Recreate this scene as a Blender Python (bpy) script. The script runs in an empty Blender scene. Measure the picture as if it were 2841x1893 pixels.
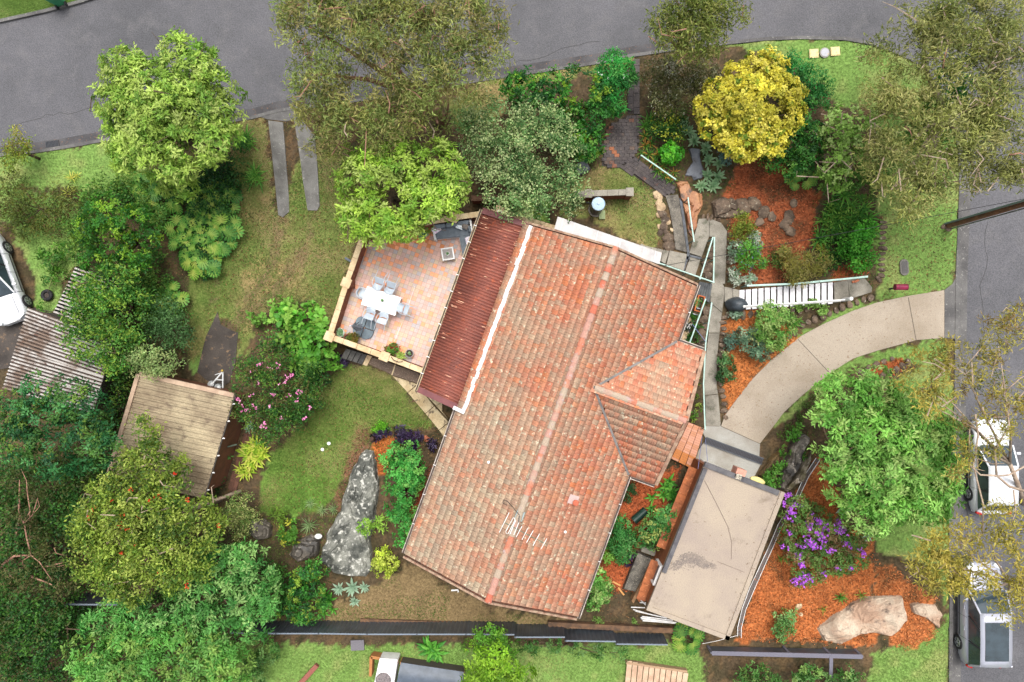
import bpy, math, random
import numpy as np
from mathutils import Vector, Matrix, Euler
from mathutils.geometry import delaunay_2d_cdt
random.seed(7)
RNG = np.random.default_rng(11)
SC = bpy.context.scene
COL = SC.collection
# ------------------------------------------------------------------ camera, sky, sun, exposure
H = 34.0
F = 1921.0
NX, NY = 1470.0, 960.0
cam_d = bpy.data.cameras.new('camera')
cam_d.sensor_width = 36.0
cam_d.lens = F / 2841.0 * 36.0
cam_d.shift_x = -(NX - 1420.5) / 2841.0
cam_d.shift_y = (NY - 946.5) / 2841.0
cam_d.clip_start = 0.5
cam_d.clip_end = 2000.0
cam = bpy.data.objects.new('camera', cam_d)
cam.location = (0, 0, H)
COL.objects.link(cam)
SC.camera = cam
SUN_EL, SUN_AZ = math.radians(72), math.radians(12)
world = bpy.data.worlds.new("World")
SC.world = world
world.use_nodes = True
wnt = world.node_tree
wnt.nodes.clear()
w_out = wnt.nodes.new('ShaderNodeOutputWorld')
w_bg = wnt.nodes.new('ShaderNodeBackground')
w_sky = wnt.nodes.new('ShaderNodeTexSky')
w_sky.sky_type = 'NISHITA'
w_sky.sun_disc = False
w_sky.sun_elevation = SUN_EL
w_sky.sun_rotation = SUN_AZ
w_sky.dust_density = 6.0
w_sky.air_density = 1.0
w_sky.ozone_density = 1.0
w_hs = wnt.nodes.new('ShaderNodeHueSaturation')
w_hs.inputs['Saturation'].default_value = 0.25
wnt.links.new(w_sky.outputs[0], w_hs.inputs['Color'])
wnt.links.new(w_hs.outputs[0], w_bg.inputs['Color'])
w_bg.inputs['Strength'].default_value = 0.15
wnt.links.new(w_bg.outputs[0], w_out.inputs['Surface'])
sun_d = bpy.data.lights.new('sun', 'SUN')
sun_d.energy = 1.15
sun_d.angle = math.radians(28)
sun_d.color = (1.0, 0.96, 0.9)
sun = bpy.data.objects.new('sun', sun_d)
d_sun = Vector((math.sin(SUN_AZ) * math.cos(SUN_EL), math.cos(SUN_AZ) * math.cos(SUN_EL), math.sin(SUN_EL)))
sun.rotation_euler = d_sun.to_track_quat('Z', 'Y').to_euler()
sun.location = (0, 0, 60)
COL.objects.link(sun)
SC.view_settings.view_transform = 'Standard'
SC.view_settings.look = 'None'
SC.view_settings.gamma = 1
SC.view_settings.use_curve_mapping = False
SC.view_settings.exposure = 1.06
SC.render.engine = 'CYCLES'
SC.cycles.max_bounces = 6
SC.cycles.transparent_max_bounces = 6
# ------------------------------------------------------------------ survey helpers
def smooth(t):
 t = np.clip(t, 0, 1)
 return t * t * (3 - 2 * t)
def hgt(X, Y):
 """Height of the natural ground: level round the house, up to the street on the right."""
 return 1.8 * smooth((np.asarray(X) - 8.0) / 11.5)
def P(px, py, z=0.0):
 return Vector(((px - NX) / F * (H - z), -(py - NY) / F * (H - z), z))
def G(px, py, dz=0.0):
 z = 0.0
 for _ in range(14):
  X, Y = (px - NX) / F * (H - z), -(py - NY) / F * (H - z)
  z = float(hgt(X, Y)) + dz
 return Vector((X, Y, z))
CR = {'A': (0, 0, .408), 'B': (700, 0, .408), 'C': (1400, 0, .408), 'D': (2100, 0, .408), 'E': (0, 620, .408),
  'F': (700, 540, .408), 'Q': (1400, 540, .408), 'H': (2000, 540, .408), 'I': (0, 1250, .410), 'J': (640, 1150, .474),
  'K': (1300, 1250, .410), 'L': (1700, 1150, .4147), 'M': (2200, 1150, .4738), 'N': (880, 580, .306),
  'R': (1840, 580, .268), 'S': (1740, 380, .2168), 'T': (1940, 760, .221), 'U': (1900, 1160, .2041),
  'V': (880, 940, .335), 'W': (530, 980, .469), 'X': (2600, 1140, .3795), 'Y': (0, 640, .5137), 'Z': (900, 1720, .221),
  '0': (0, 0, 1)}
def S(c, *pts):
 """Points read off survey tile c, as grid coordinates."""
 x0, y0, s = CR[c]
 r = [(x0 + s * a, y0 + s * b) for a, b in pts]
 return r
def S1(c, a, b):
 return S(c, (a, b))[0]
def lin(r, g, b, k=1.0):
 f = lambda v: (v / 255 / 12.92 if v / 255 <= .04045 else ((v / 255 + .055) / 1.055) ** 2.4)
 return (min(1, f(r) * k), min(1, f(g) * k), min(1, f(b) * k))
def vnoise(x, y, s, seed=0):
 r = np.random.default_rng(seed).random((128, 128))
 x = np.asarray(x) / s; y = np.asarray(y) / s
 xi = np.floor(x).astype(int); yi = np.floor(y).astype(int)
 fx = x - xi; fy = y - yi
 fx = fx * fx * (3 - 2 * fx); fy = fy * fy * (3 - 2 * fy)
 g = lambda a, b: r[a % 128, b % 128]
 return ((g(xi, yi) * (1 - fx) + g(xi + 1, yi) * fx) * (1 - fy) + (g(xi, yi + 1) * (1 - fx) + g(xi + 1, yi + 1) * fx) * fy)
def inpoly(px, py, poly):
 px = np.asarray(px); py = np.asarray(py)
 c = np.zeros(px.shape, bool)
 n = len(poly)
 for i in range(n):
  x1, y1 = poly[i]; x2, y2 = poly[(i + 1) % n]
  if y1 == y2:
   continue
  m = ((y1 > py) != (y2 > py)) & (px < (x2 - x1) * (py - y1) / (y2 - y1) + x1)
  c ^= m
 return c
# ------------------------------------------------------------------ materials
def node(nt, t, ins=None, **props):
 n = nt.nodes.new(t)
 for k, v in props.items():
  setattr(n, k, v)
 for k, v in (ins or {}).items():
  if isinstance(v, bpy.types.NodeSocket):
   nt.links.new(v, n.inputs[k])
  else:
   n.inputs[k].default_value = v
 return n
def mix(nt, f, a, b, mode='MIX'):
 n = nt.nodes.new('ShaderNodeMix')
 n.data_type = 'RGBA'; n.blend_type = mode
 for k, v in ((0, f), (6, a), (7, b)):
  if isinstance(v, bpy.types.NodeSocket):
   nt.links.new(v, n.inputs[k])
  else:
   n.inputs[k].default_value = v if k == 0 else (*v[:3], 1)
 return n.outputs[2]
def rng(nt, v, a, b, c=0.0, d=1.0):
 return node(nt, 'ShaderNodeMapRange', {0: v, 1: a, 2: b, 3: c, 4: d}).outputs[0]
MATS = {}
def M(name, c1, c2=None, rough=.8, scale=2.0, lo=.4, hi=.62, c3=None, s3=12.0, lo3=.6, hi3=.7, fine=.25, fscale=25.0,
  bump=.25, bscale=None, spec=.3, metal=0.0, attr=False, stretch=None, coat=0.0):
 """Procedural surface: a base, a large blotch colour, a small speck colour, fine grain and relief."""
 if name in MATS:
  return MATS[name]
 m = bpy.data.materials.new(name)
 m.use_nodes = True
 nt = m.node_tree
 nt.nodes.clear()
 out = nt.nodes.new('ShaderNodeOutputMaterial')
 pos = node(nt, 'ShaderNodeNewGeometry').outputs['Position']
 if stretch:
  pos = node(nt, 'ShaderNodeMapping', {0: pos, 2: stretch[0], 3: stretch[1]}, vector_type='POINT').outputs[0]
 nz = lambda s, d=5.0: node(nt, 'ShaderNodeTexNoise', {'Vector': pos, 'Scale': s, 'Detail': d, 'Roughness': .6}).outputs['Fac']
 if attr:
  base = node(nt, 'ShaderNodeAttribute', attribute_name='tint').outputs['Color']
 else:
  base = node(nt, 'ShaderNodeRGB').outputs[0]
  base.default_value = (*c1, 1)
 if c2:
  base = mix(nt, rng(nt, nz(scale), lo, hi), base, c2)
 if c3:
  base = mix(nt, rng(nt, nz(s3), lo3, hi3), base, c3)
 f = rng(nt, nz(fscale, 4), .3, .7, 1 - fine, 1 + fine)
 base = mix(nt, 1.0, base, node(nt, 'ShaderNodeCombineColor', {0: f, 1: f, 2: f}).outputs[0], 'MULTIPLY')
 b = node(nt, 'ShaderNodeBsdfPrincipled', {'Base Color': base, 'Roughness': rough, 'Metallic': metal, 'Specular IOR Level': spec, 'Coat Weight': coat})
 if bump:
  bp = node(nt, 'ShaderNodeBump', {'Height': nz(bscale or fscale, 6), 'Strength': bump, 'Distance': .03})
  nt.links.new(bp.outputs[0], b.inputs['Normal'])
 nt.links.new(b.outputs[0], out.inputs[0])
 MATS[name] = m
 return m
def leafmat(name, transl=.3, rough=.5, spec=.25):
 if name in MATS:
  return MATS[name]
 m = bpy.data.materials.new(name); m.use_nodes = True
 nt = m.node_tree; nt.nodes.clear()
 out = nt.nodes.new('ShaderNodeOutputMaterial')
 a = node(nt, 'ShaderNodeAttribute', attribute_name='tint').outputs['Color']
 b = node(nt, 'ShaderNodeBsdfPrincipled', {'Base Color': a, 'Roughness': rough, 'Specular IOR Level': spec})
 t = node(nt, 'ShaderNodeBsdfTranslucent', {'Color': a})
 mx = node(nt, 'ShaderNodeMixShader', {0: transl, 1: b.outputs[0], 2: t.outputs[0]})
 nt.links.new(mx.outputs[0], out.inputs[0])
 MATS[name] = m
 return m
LEAF = leafmat('leaf', .45)
ROUGHLEAF = leafmat('dry_blade', .25, .7, .1)
PETAL = leafmat('petal', .3, .7, .1)
# ------------------------------------------------------------------ mesh building
class MB:
 def __init__(s):
  s.v = []; s.f = []; s.c = []; s.col = None
 def add(s, vs, fs):
  o = len(s.v)
  s.v.extend([tuple(v) for v in vs])
  s.f.extend([tuple(i + o for i in f) for f in fs])
  if s.col is not None:
   s.c.extend([s.col] * len(vs))
  return s
 def box(s, c, size, rot=0.0, tilt=None):
  R = Matrix.Rotation(rot, 3, 'Z')
  if tilt:
   R = R @ Euler(tilt).to_matrix()
  x, y, z = (q / 2 for q in size)
  vs = [Vector(c) + R @ Vector((a * x, b * y, d * z)) for d in (-1, 1) for a, b in ((-1, -1), (1, -1), (1, 1), (-1, 1))]
  return s.add(vs, [(3, 2, 1, 0), (4, 5, 6, 7), (0, 1, 5, 4), (1, 2, 6, 5), (2, 3, 7, 6), (3, 0, 4, 7)])
 def bar(s, a, b, w, h=None, up=(0, 0, 1)):
  a = Vector(a); b = Vector(b); d = (b - a).normalized()
  u = Vector(up)
  if abs(d.dot(u)) > .98:
   u = Vector((0, 1, 0))
  x = d.cross(u).normalized(); y = x.cross(d).normalized()
  w /= 2; h = (h or w * 2) / 2
  vs = [p + x * i * w + y * j * h for p in (a, b) for i, j in ((-1, -1), (1, -1), (1, 1), (-1, 1))]
  return s.add(vs, [(3, 2, 1, 0), (4, 5, 6, 7), (0, 1, 5, 4), (1, 2, 6, 5), (2, 3, 7, 6), (3, 0, 4, 7)])
 def tube(s, pts, r, n=8, cap=True):
  pts = [Vector(p) for p in pts]
  rs = r if isinstance(r, (list, tuple)) else [r] * len(pts)
  vs = []; fs = []
  ref = Vector((0, 0, 1))
  for i, p in enumerate(pts):
   d = (pts[min(i + 1, len(pts) - 1)] - pts[max(i - 1, 0)]).normalized()
   u = ref if abs(d.dot(ref)) < .95 else Vector((1, 0, 0))
   x = d.cross(u).normalized(); y = x.cross(d)
   for k in range(n):
    a = 2 * math.pi * k / n
    vs.append(p + (x * math.cos(a) + y * math.sin(a)) * rs[i])
  for i in range(len(pts) - 1):
   for k in range(n):
    a, b = i * n + k, i * n + (k + 1) % n
    fs.append((a, b, b + n, a + n))
  if cap:
   fs.append(tuple(range(n - 1, -1, -1)))
   fs.append(tuple((len(pts) - 1) * n + k for k in range(n)))
  return s.add(vs, fs)
 def lathe(s, prof, c=(0, 0, 0), n=16, sx=1.0, sy=1.0):
  vs = []; fs = []
  for r, z in prof:
   for k in range(n):
    a = 2 * math.pi * k / n
    vs.append((c[0] + r * sx * math.cos(a), c[1] + r * sy * math.sin(a), c[2] + z))
  for i in range(len(prof) - 1):
   for k in range(n):
    a, b = i * n + k, i * n + (k + 1) % n
    fs.append((a, b, b + n, a + n))
  fs.append(tuple(range(n - 1, -1, -1)))
  fs.append(tuple((len(prof) - 1) * n + k for k in range(n)))
  return s.add(vs, fs)
 def prism(s, pts, z0, z1):
  """pts: xy outline."""
  a = sum(pts[i][0] * pts[(i + 1) % len(pts)][1] - pts[(i + 1) % len(pts)][0] * pts[i][1] for i in range(len(pts)))
  if a < 0:
   pts = pts[::-1]
  n = len(pts)
  vs = [(p[0], p[1], z0) for p in pts] + [(p[0], p[1], z1) for p in pts]
  fs = [tuple(range(n - 1, -1, -1)), tuple(range(n, 2 * n))] + [(i, (i + 1) % n, n + (i + 1) % n, n + i) for i in range(n)]
  return s.add(vs, fs)
 def mesh(s, name, mat=None, smooth_=False, bevel=0):
  me = bpy.data.meshes.new(name)
  me.from_pydata(s.v, [], s.f)
  if s.c:
   at = me.color_attributes.new('tint', 'FLOAT_COLOR', 'POINT')
   at.data.foreach_set('color', np.array([(*c, 1) for c in s.c], np.float32).ravel())
  if mat:
   me.materials.append(mat)
  if smooth_:
   me.polygons.foreach_set('use_smooth', [True] * len(me.polygons))
  me.update()
  return me
 def build(s, name, mat, parent=None, loc=(0, 0, 0), rot=0.0, smooth_=False, bevel=0, **props):
  return link(name, s.mesh(name, mat, smooth_), parent, loc, rot, bevel=bevel, **props)
def link(name, me, parent=None, loc=(0, 0, 0), rot=0.0, bevel=0, **props):
 o = bpy.data.objects.new(name, me)
 COL.objects.link(o)
 o.location = loc
 o.rotation_euler = rot if isinstance(rot, (tuple, list, Euler)) else (0, 0, rot)
 if parent:
  o.parent = parent
 for k, v in props.items():
  o[k] = v
 if bevel:
  b = o.modifiers.new('soft_edge', 'BEVEL'); b.width = bevel; b.segments = 2; b.limit_method = 'ANGLE'
 return o
def thing(name, label, cat, loc=(0, 0, 0), rot=0.0, group=None):
 o = bpy.data.objects.new(name, None)
 COL.objects.link(o)
 o.location = loc
 o.rotation_euler = rot if isinstance(rot, (tuple, list)) else (0, 0, rot)
 o.empty_display_size = .2
 o['label'] = label; o['category'] = cat
 if group:
  o['group'] = group
 return o
def tag(o, label, cat, group=None):
 o['label'] = label; o['category'] = cat
 if group:
  o['group'] = group
 return o
def dup(o, loc=None, rot=None, scale=None, parent=None, label=None):
 c = o.copy()
 COL.objects.link(c)
 if parent:
  c.parent = parent
 if loc is not None:
  c.location = loc
 if rot is not None:
  c.rotation_euler = rot if isinstance(rot, (tuple, list)) else (0, 0, rot)
 if scale is not None:
  c.scale = (scale,) * 3 if not isinstance(scale, (tuple, list)) else scale
 if label:
  c['label'] = label
 for ch in o.children:
  dup(ch, parent=c)
 return c
def npmesh(name, V, T, C=None, mat=None, sm=False):
 """V (n,3) verts, T (m,3|4) faces, C (n,3) tint."""
 me = bpy.data.meshes.new(name)
 V = np.ascontiguousarray(V, np.float32); T = np.ascontiguousarray(T, np.int32)
 k = T.shape[1]
 me.vertices.add(len(V)); me.vertices.foreach_set('co', V.ravel())
 me.loops.add(T.size); me.loops.foreach_set('vertex_index', T.ravel())
 me.polygons.add(len(T))
 me.polygons.foreach_set('loop_start', np.arange(0, T.size, k, dtype=np.int32))
 if sm:
  me.polygons.foreach_set('use_smooth', np.ones(len(T), bool))
 if C is not None:
  at = me.color_attributes.new('tint', 'FLOAT_COLOR', 'POINT')
  at.data.foreach_set('color', np.hstack([C, np.ones((len(C), 1))]).astype(np.float32).ravel())
 if mat:
  me.materials.append(mat)
 me.update(calc_edges=True)
 me.validate()
 return me
def structure(o):
 o['kind'] = 'structure'
 return o
HARD = []
def drape(name, poly, dz, mat, thick=.12, step=.6, parent=None, hard=True, zfun=None, **props):
 """A paved sheet that follows the ground, with a real edge."""
 if hard:
  HARD.append(poly)
 pts = [zfun(*p) if zfun else G(*p, dz) for p in poly]
 out = []
 n = len(pts)
 for i in range(n):
  a, b = pts[i], pts[(i + 1) % n]
  k = max(1, int((b - a).length / step))
  for j in range(k):
   out.append(a.lerp(b, j / k))
 pv = [Vector((p.x, p.y)) for p in out]
 m = len(pv)
 xs = [p.x for p in pv]; ys = [p.y for p in pv]
 gx, gy = np.meshgrid(np.arange(min(xs) + step / 2, max(xs), step), np.arange(min(ys) + step / 2, max(ys), step))
 q = inpoly(gx.ravel(), gy.ravel(), [(p.x, p.y) for p in pv])
 inner = [Vector((a, b)) for a, b, t in zip(gx.ravel(), gy.ravel(), q) if t]
 V, E, Fc, *_ = delaunay_2d_cdt(pv + inner, [(i, (i + 1) % m) for i in range(m)], [list(range(m))], 1, 1e-4)
 zf = (lambda x, y: float(hgt(x, y)) + dz) if not zfun else None
 if zf is None:
  zz = pts[0].z
  zf = lambda x, y: zz
 vs = [(p.x, p.y, zf(p.x, p.y)) for p in V]
 fs = []
 for f in Fc:
  a, b, c = (Vector(vs[i]) for i in f[:3])
  fs.append(tuple(f) if (b - a).cross(c - a).z > 0 else tuple(f)[::-1])
 o = len(vs)
 ccw = sum(pv[i].x * pv[(i + 1) % m].y - pv[(i + 1) % m].x * pv[i].y for i in range(m)) > 0
 sk = [(p.x, p.y, zf(p.x, p.y)) for p in pv] + [(p.x, p.y, zf(p.x, p.y) - thick) for p in pv]
 vs += sk
 for i in range(m):
  j = (i + 1) % m
  fs.append((o + i, o + m + i, o + m + j, o + j) if ccw else (o + j, o + m + j, o + m + i, o + i))
 me = bpy.data.meshes.new(name)
 me.from_pydata(vs, [], fs)
 me.materials.append(mat)
 me.update()
 return link(name, me, parent, **props)
# ------------------------------------------------------------------ materials of the place
ASPH = M('asphalt', lin(118, 117, 122, .43), lin(98, 98, 102, .43), scale=.22, lo=.38, hi=.64, c3=lin(126, 124, 126, .43), s3=1.1, lo3=.5, hi3=.8, fine=.42, fscale=22, rough=.75, spec=.3, bump=.3)
ASPH2 = M('old_asphalt', lin(84, 76, 70, .6), lin(60, 54, 50, .6), scale=1.0, c3=lin(135, 110, 85, .7), s3=3, lo3=.58, hi3=.7, fine=.35, fscale=30, rough=.8)
GUTTER = M('kerb_concrete', lin(112, 110, 108, .65), lin(84, 82, 82, .65), scale=.8, c3=lin(150, 148, 142, .7), s3=9, fine=.3, fscale=35, rough=.8)
CONC = M('weathered_concrete', lin(150, 144, 132, .72), lin(105, 100, 90, .72), scale=.9, lo=.42, hi=.66, c3=lin(85, 88, 70, .7), s3=1.8, lo3=.58, hi3=.72, fine=.28, fscale=28, rough=.85)
CONCL = M('pale_concrete', lin(180, 178, 170, .58), lin(158, 150, 138, .58), scale=.7, c3=lin(120, 105, 85, .75), s3=1.4, lo3=.64, hi3=.75, fine=.14, fscale=30, rough=.8)
AGG = M('pebbled_concrete', lin(190, 176, 158, .56), lin(172, 157, 138, .56), scale=.5, c3=lin(140, 118, 96, .7), s3=10, lo3=.6, hi3=.68, fine=.26, fscale=38, rough=.85, bump=.4)
AGGD = M('dark_pebbled_concrete', lin(122, 116, 106, .7), lin(80, 76, 70, .7), scale=2.5, c3=lin(190, 180, 160, .7), s3=22, lo3=.6, hi3=.68, fine=.4, fscale=30, bump=.5)
GRAVEL = M('brown_gravel', lin(128, 108, 92, .7), lin(108, 92, 80, .7), scale=1.2, c3=lin(190, 175, 155, .7), s3=26, lo3=.6, hi3=.68, fine=.4, fscale=35, bump=.6)
SANDST = M('sandstone', lin(212, 190, 152, .75), lin(188, 160, 122, .75), scale=1.6, c3=lin(130, 110, 86, .7), s3=3, lo3=.62, hi3=.72, fine=.15, fscale=20, bump=.35)
SANDSTP = M('path_sandstone', lin(200, 182, 146, .75), lin(172, 150, 112, .75), scale=1.4, c3=lin(105, 92, 76, .7), s3=3.5, lo3=.56, hi3=.66, fine=.2, fscale=20, bump=.4)
ROCK = M('grey_boulder_rock', lin(140, 140, 130, .62), lin(84, 86, 80, .58), scale=1.0, lo=.42, hi=.6, c3=lin(206, 204, 194, .66), s3=4.5, lo3=.54, hi3=.66, fine=.3, fscale=14, bump=.6)
ROCKP = M('pink_sandstone_rock', lin(202, 184, 162, .66), lin(178, 146, 122, .66), scale=.8, c3=lin(120, 104, 92, .7), s3=2.5, lo3=.58, hi3=.68, fine=.2, fscale=14, bump=.6)
ROCKO = M('wet_orange_sandstone', lin(180, 130, 92, .7), lin(150, 96, 66, .7), scale=1.2, c3=lin(92, 72, 60, .7), s3=2.2, lo3=.55, hi3=.66, fine=.25, fscale=14, bump=.6, rough=.5)
ROCKD = M('dark_wet_rock', lin(112, 104, 94, .6), lin(66, 62, 58, .6), scale=1.4, c3=lin(160, 150, 138, .7), s3=2.6, lo3=.56, hi3=.64, fine=.3, fscale=14, bump=.7, rough=.5)
STONE = M('garden_stone', lin(130, 110, 92, .6), lin(88, 74, 62, .58), scale=2.2, c3=lin(175, 165, 145, .7), s3=6, lo3=.6, hi3=.7, fine=.3, fscale=18, bump=.6)
STONEL = M('pale_garden_stone', lin(205, 180, 145, .72), lin(160, 135, 105, .7), scale=2.6, c3=lin(110, 96, 80, .7), s3=6, lo3=.6, hi3=.7, fine=.25, fscale=18, bump=.5)
PAVER = M('dark_paver', lin(88, 80, 78, .7), lin(66, 60, 60, .7), scale=1.2, c3=lin(120, 108, 98, .7), s3=9, fine=.25, fscale=30, attr=True)
SOILM = M('soil', (1, 1, 1), None, attr=True, fine=.42, fscale=9, bump=.5, bscale=14, rough=.95, spec=.1)
STEEL = M('galvanised_steel', lin(150, 155, 160, .7), lin(120, 124, 128, .7), rough=.35, metal=.6, fine=.1)
DKMETAL = M('dark_grey_metal', lin(74, 78, 84, .7), lin(58, 62, 68, .7), rough=.45, metal=.3, fine=.12, scale=3)
MINT = M('mint_paint', lin(186, 214, 204, .8), lin(170, 198, 188, .8), rough=.45, fine=.06, scale=5, bump=.03)
WHITE = M('white_paint', lin(245, 244, 242, .74), lin(225, 222, 218, .74), rough=.5, fine=.05, scale=3, bump=.04)
WHITEW = M('weathered_white_paint', lin(226, 224, 226, .8), lin(190, 186, 190, .8), scale=3.5, lo=.5, hi=.75, c3=lin(130, 120, 116, .7), s3=16, lo3=.7, hi3=.76, rough=.6, fine=.08)
BLACKP = M('black_rubber', lin(38, 38, 40, .8), lin(26, 26, 28, .8), rough=.7, fine=.15)
# ------------------------------------------------------------------ ground outlines
ROADTOP = S('0', (-900, 80), (-200, 62), (0, 57), (122, 30), (220, 4), (420, -60), (900, -200), (3300, -500), (3900, -500), (3900, 2400), (2638, 2400), (2638, 1893),
   (2640, 1660), (2638, 1406), (2652, 1160), (2657, 760), (2667, 514), (2664, 420), (2640, 300), (2590, 215), (2529, 163), (2460, 132), (2398, 116), (2345, 107), (2222, 104), (2124, 108), (1990, 122), (1860, 138),
   (1747, 155), (1661, 173), (1400, 212), (1369, 216), (1250, 236), (1050, 270), (900, 290), (773, 306), (700, 326), (560, 348), (420, 366), (302, 386), (180, 408), (100, 420), (0, 430), (-200, 450), (-900, 540))
KERB_A = ROADTOP[10:]
DRY = {
 'lawn_upper': S('0', (610, 330), (735, 330), (760, 600), (900, 330), (960, 450), (960, 640), (1000, 640), (960, 760), (920, 900), (870, 830), (760, 850), (700, 900), (670, 1000), (655, 900), (600, 870), (560, 1000), (520, 1000), (515, 760), (560, 780), (640, 640), (660, 540)),
 'lawn_small': S('0', (1610, 480), (1660, 465), (1740, 475), (1800, 520), (1835, 580), (1840, 660), (1810, 690), (1700, 640), (1630, 590), (1560, 600), (1560, 560)),
 'strip_bottom': S('0', (915, 1690), (1010, 1640), (1090, 1600), (1130, 1560), (1350, 1690), (1600, 1730), (1600, 1745), (905, 1742)),
 'verge_mid': S('0', (1240, 300), (1330, 225), (1420, 215), (1660, 175), (1745, 158), (1745, 180), (1600, 205), (1420, 240), (1380, 330), (1280, 370)),
}
GREEN = {
 'verge_left': S('0', (-300, 470), (0, 432), (100, 422), (302, 390), (420, 370), (420, 520), (300, 540), (200, 520), (0, 520), (-300, 560)),
 'verge_topright': S('0', (1990, 124), (2124, 110), (2222, 106), (2345, 109), (2398, 118), (2460, 136), (2529, 165), (2590, 220), (2640, 300), (2662, 420), (2665, 514), (2656, 752), (2640, 790), (2600, 805), (2480, 830), (2440, 850), (2440, 560), (2420, 300), (2330, 280), (2250, 220), (2150, 150)),
 'lawn_lower': S('0', (955, 1005), (1010, 1015), (1080, 1040), (1100, 1060), (1205, 1180), (1150, 1190), (1060, 1195), (1000, 1240), (960, 1300), (930, 1380), (880, 1420), (800, 1425), (715, 1420), (730, 1330), (770, 1240), (850, 1180), (900, 1060)),
 'verge_drive': S('0', (2430, 852), (2360, 870), (2250, 925), (2220, 950), (2215, 930), (2330, 860), (2420, 830)),
 'verge_lower': S('0', (2300, 1030), (2440, 970), (2620, 940), (2650, 1100), (2640, 1406), (2640, 1700), (2560, 1560), (2430, 1530), (2440, 1400), (2440, 1100), (2560, 1010), (2380, 1020), (2250, 1100), (2150, 1180), (2150, 1160)),
 'verge_bottom': S('0', (2440, 1800), (2560, 1780), (2640, 1700), (2640, 2300), (2400, 2300), (2400, 1893)),
 'yard_bottom': S('0', (600, 1790), (1900, 1790), (1960, 1830), (1960, 2300), (300, 2300), (600, 1893)),
 'car_lawn': S('0', (0, 520), (220, 560), (240, 700), (190, 760), (150, 860), (100, 860), (90, 760), (40, 640), (0, 620)),
 'far_verge': S('0', (-900, -900), (600, -900), (220, 0), (122, 26), (0, 53), (-900, 76)),
 'patch_shed': S('0', (515, 1000), (560, 970), (575, 1010), (540, 1035)),
}
MULCH = {
 'litter': S('0', (955, 1310), (1000, 1190), (1040, 1185), (1012, 1245), (975, 1315), (945, 1400), (925, 1410)),
 'upper': S('0', (2015, 555), (2040, 500), (2050, 450), (2110, 440), (2200, 470), (2240, 520), (2270, 540), (2260, 600), (2255, 660), (2230, 720), (2200, 780), (2090, 795), (2040, 780), (2030, 700), (2020, 620)),
 'strip': S('0', (2305, 760), (2330, 740), (2400, 722), (2405, 765), (2320, 772)),
 'middle': S('0', (2015, 880), (2060, 870), (2120, 860), (2200, 905), (2215, 935), (2110, 1020), (2050, 1110), (2018, 1160), (2015, 1060)),
 'kerbside': S('0', (2205, 930), (2222, 928), (2222, 945), (2105, 1050), (2060, 1110), (2050, 1112), (2100, 1040)),
 'right': S('0', (2258, 1270), (2290, 1270), (2325, 1380), (2330, 1460), (2420, 1480), (2425, 1790), (2050, 1775), (2105, 1610), (2160, 1470), (2210, 1390)),
 'outer': S('0', (2430, 1570), (2470, 1575), (2600, 1660), (2560, 1700), (2600, 1760), (2520, 1800), (2470, 1780), (2430, 1700)),
 'house': S('0', (1755, 1320), (1830, 1330), (1880, 1290), (1890, 1300), (1830, 1420), (1760, 1520), (1745, 1640), (1690, 1650), (1660, 1580), (1700, 1450)),
 'rock_top': S('0', (1036, 1230), (1060, 1212), (1100, 1208), (1112, 1225), (1080, 1250), (1066, 1320), (1050, 1300)),
 'eave': S('0', (1185, 1300), (1210, 1290), (1160, 1450), (1135, 1500), (1130, 1440), (1165, 1380)),
 'drive_right': S('0', (2400, 1020), (2500, 995), (2540, 1010), (2440, 1050), (2410, 1035)),
}
MULCH_COL = {'upper': lin(170, 96, 62, .7), 'litter': lin(140, 102, 78, .55), 'strip': lin(174, 94, 58, .72), 'middle': lin(200, 122, 68, .62), 'kerbside': lin(200, 128, 74, .62), 'right': lin(198, 118, 68, .62),
    'outer': lin(200, 122, 72, .62), 'house': lin(172, 92, 56, .72), 'rock_top': lin(200, 116, 60, .62), 'eave': lin(146, 74, 48, .6), 'drive_right': lin(184, 102, 60, .62)}
# ------------------------------------------------------------------ terrain
def px_of(X, Y, Z):
 return NX + X * F / (H - Z), NY - Y * F / (H - Z)
fine_x = np.arange(-28, 29, .14); fine_y = np.arange(-19, 19.5, .14)
out = np.array([2, 5, 10, 20, 45, 90, 180, 320.])
gx = np.concatenate([fine_x[0] - out[::-1], fine_x, fine_x[-1] + out])
gy = np.concatenate([fine_y[0] - out[::-1], fine_y, fine_y[-1] + out])
TX, TY = np.meshgrid(gx, gy)
tx, ty = TX.ravel(), TY.ravel()
tz = hgt(tx, ty)
tpx, tpy = px_of(tx, ty, tz)
jx = tpx + (vnoise(tx, ty, .5, 1) - .5) * 26 + (vnoise(tx, ty, .17, 2) - .5) * 18
jy = tpy + (vnoise(tx, ty, .5, 3) - .5) * 26 + (vnoise(tx, ty, .17, 4) - .5) * 18
n1 = vnoise(tx, ty, 1.7, 5)[:, None]; n2 = vnoise(tx, ty, .45, 6)[:, None]; n3 = vnoise(tx, ty, .2, 7)[:, None]
def blend(*a):
 return a
soil = np.array(lin(98, 82, 64, .6)) * (1 - n2) + np.array(lin(66, 62, 42, .6)) * n2
litter = np.array(lin(120, 96, 68, .6))
tcol = soil * (1 - .5 * (n3 > .62)) + litter * (.5 * (n3 > .62))
far = (np.abs(tx) > 28.5) | (np.abs(ty) > 19)
grass_g = np.array(lin(112, 138, 68, .68)); grass_d = np.array(lin(164, 144, 98, .62)); grass_o = np.array(lin(126, 128, 74, .6))
tcol[far] = grass_g
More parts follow.
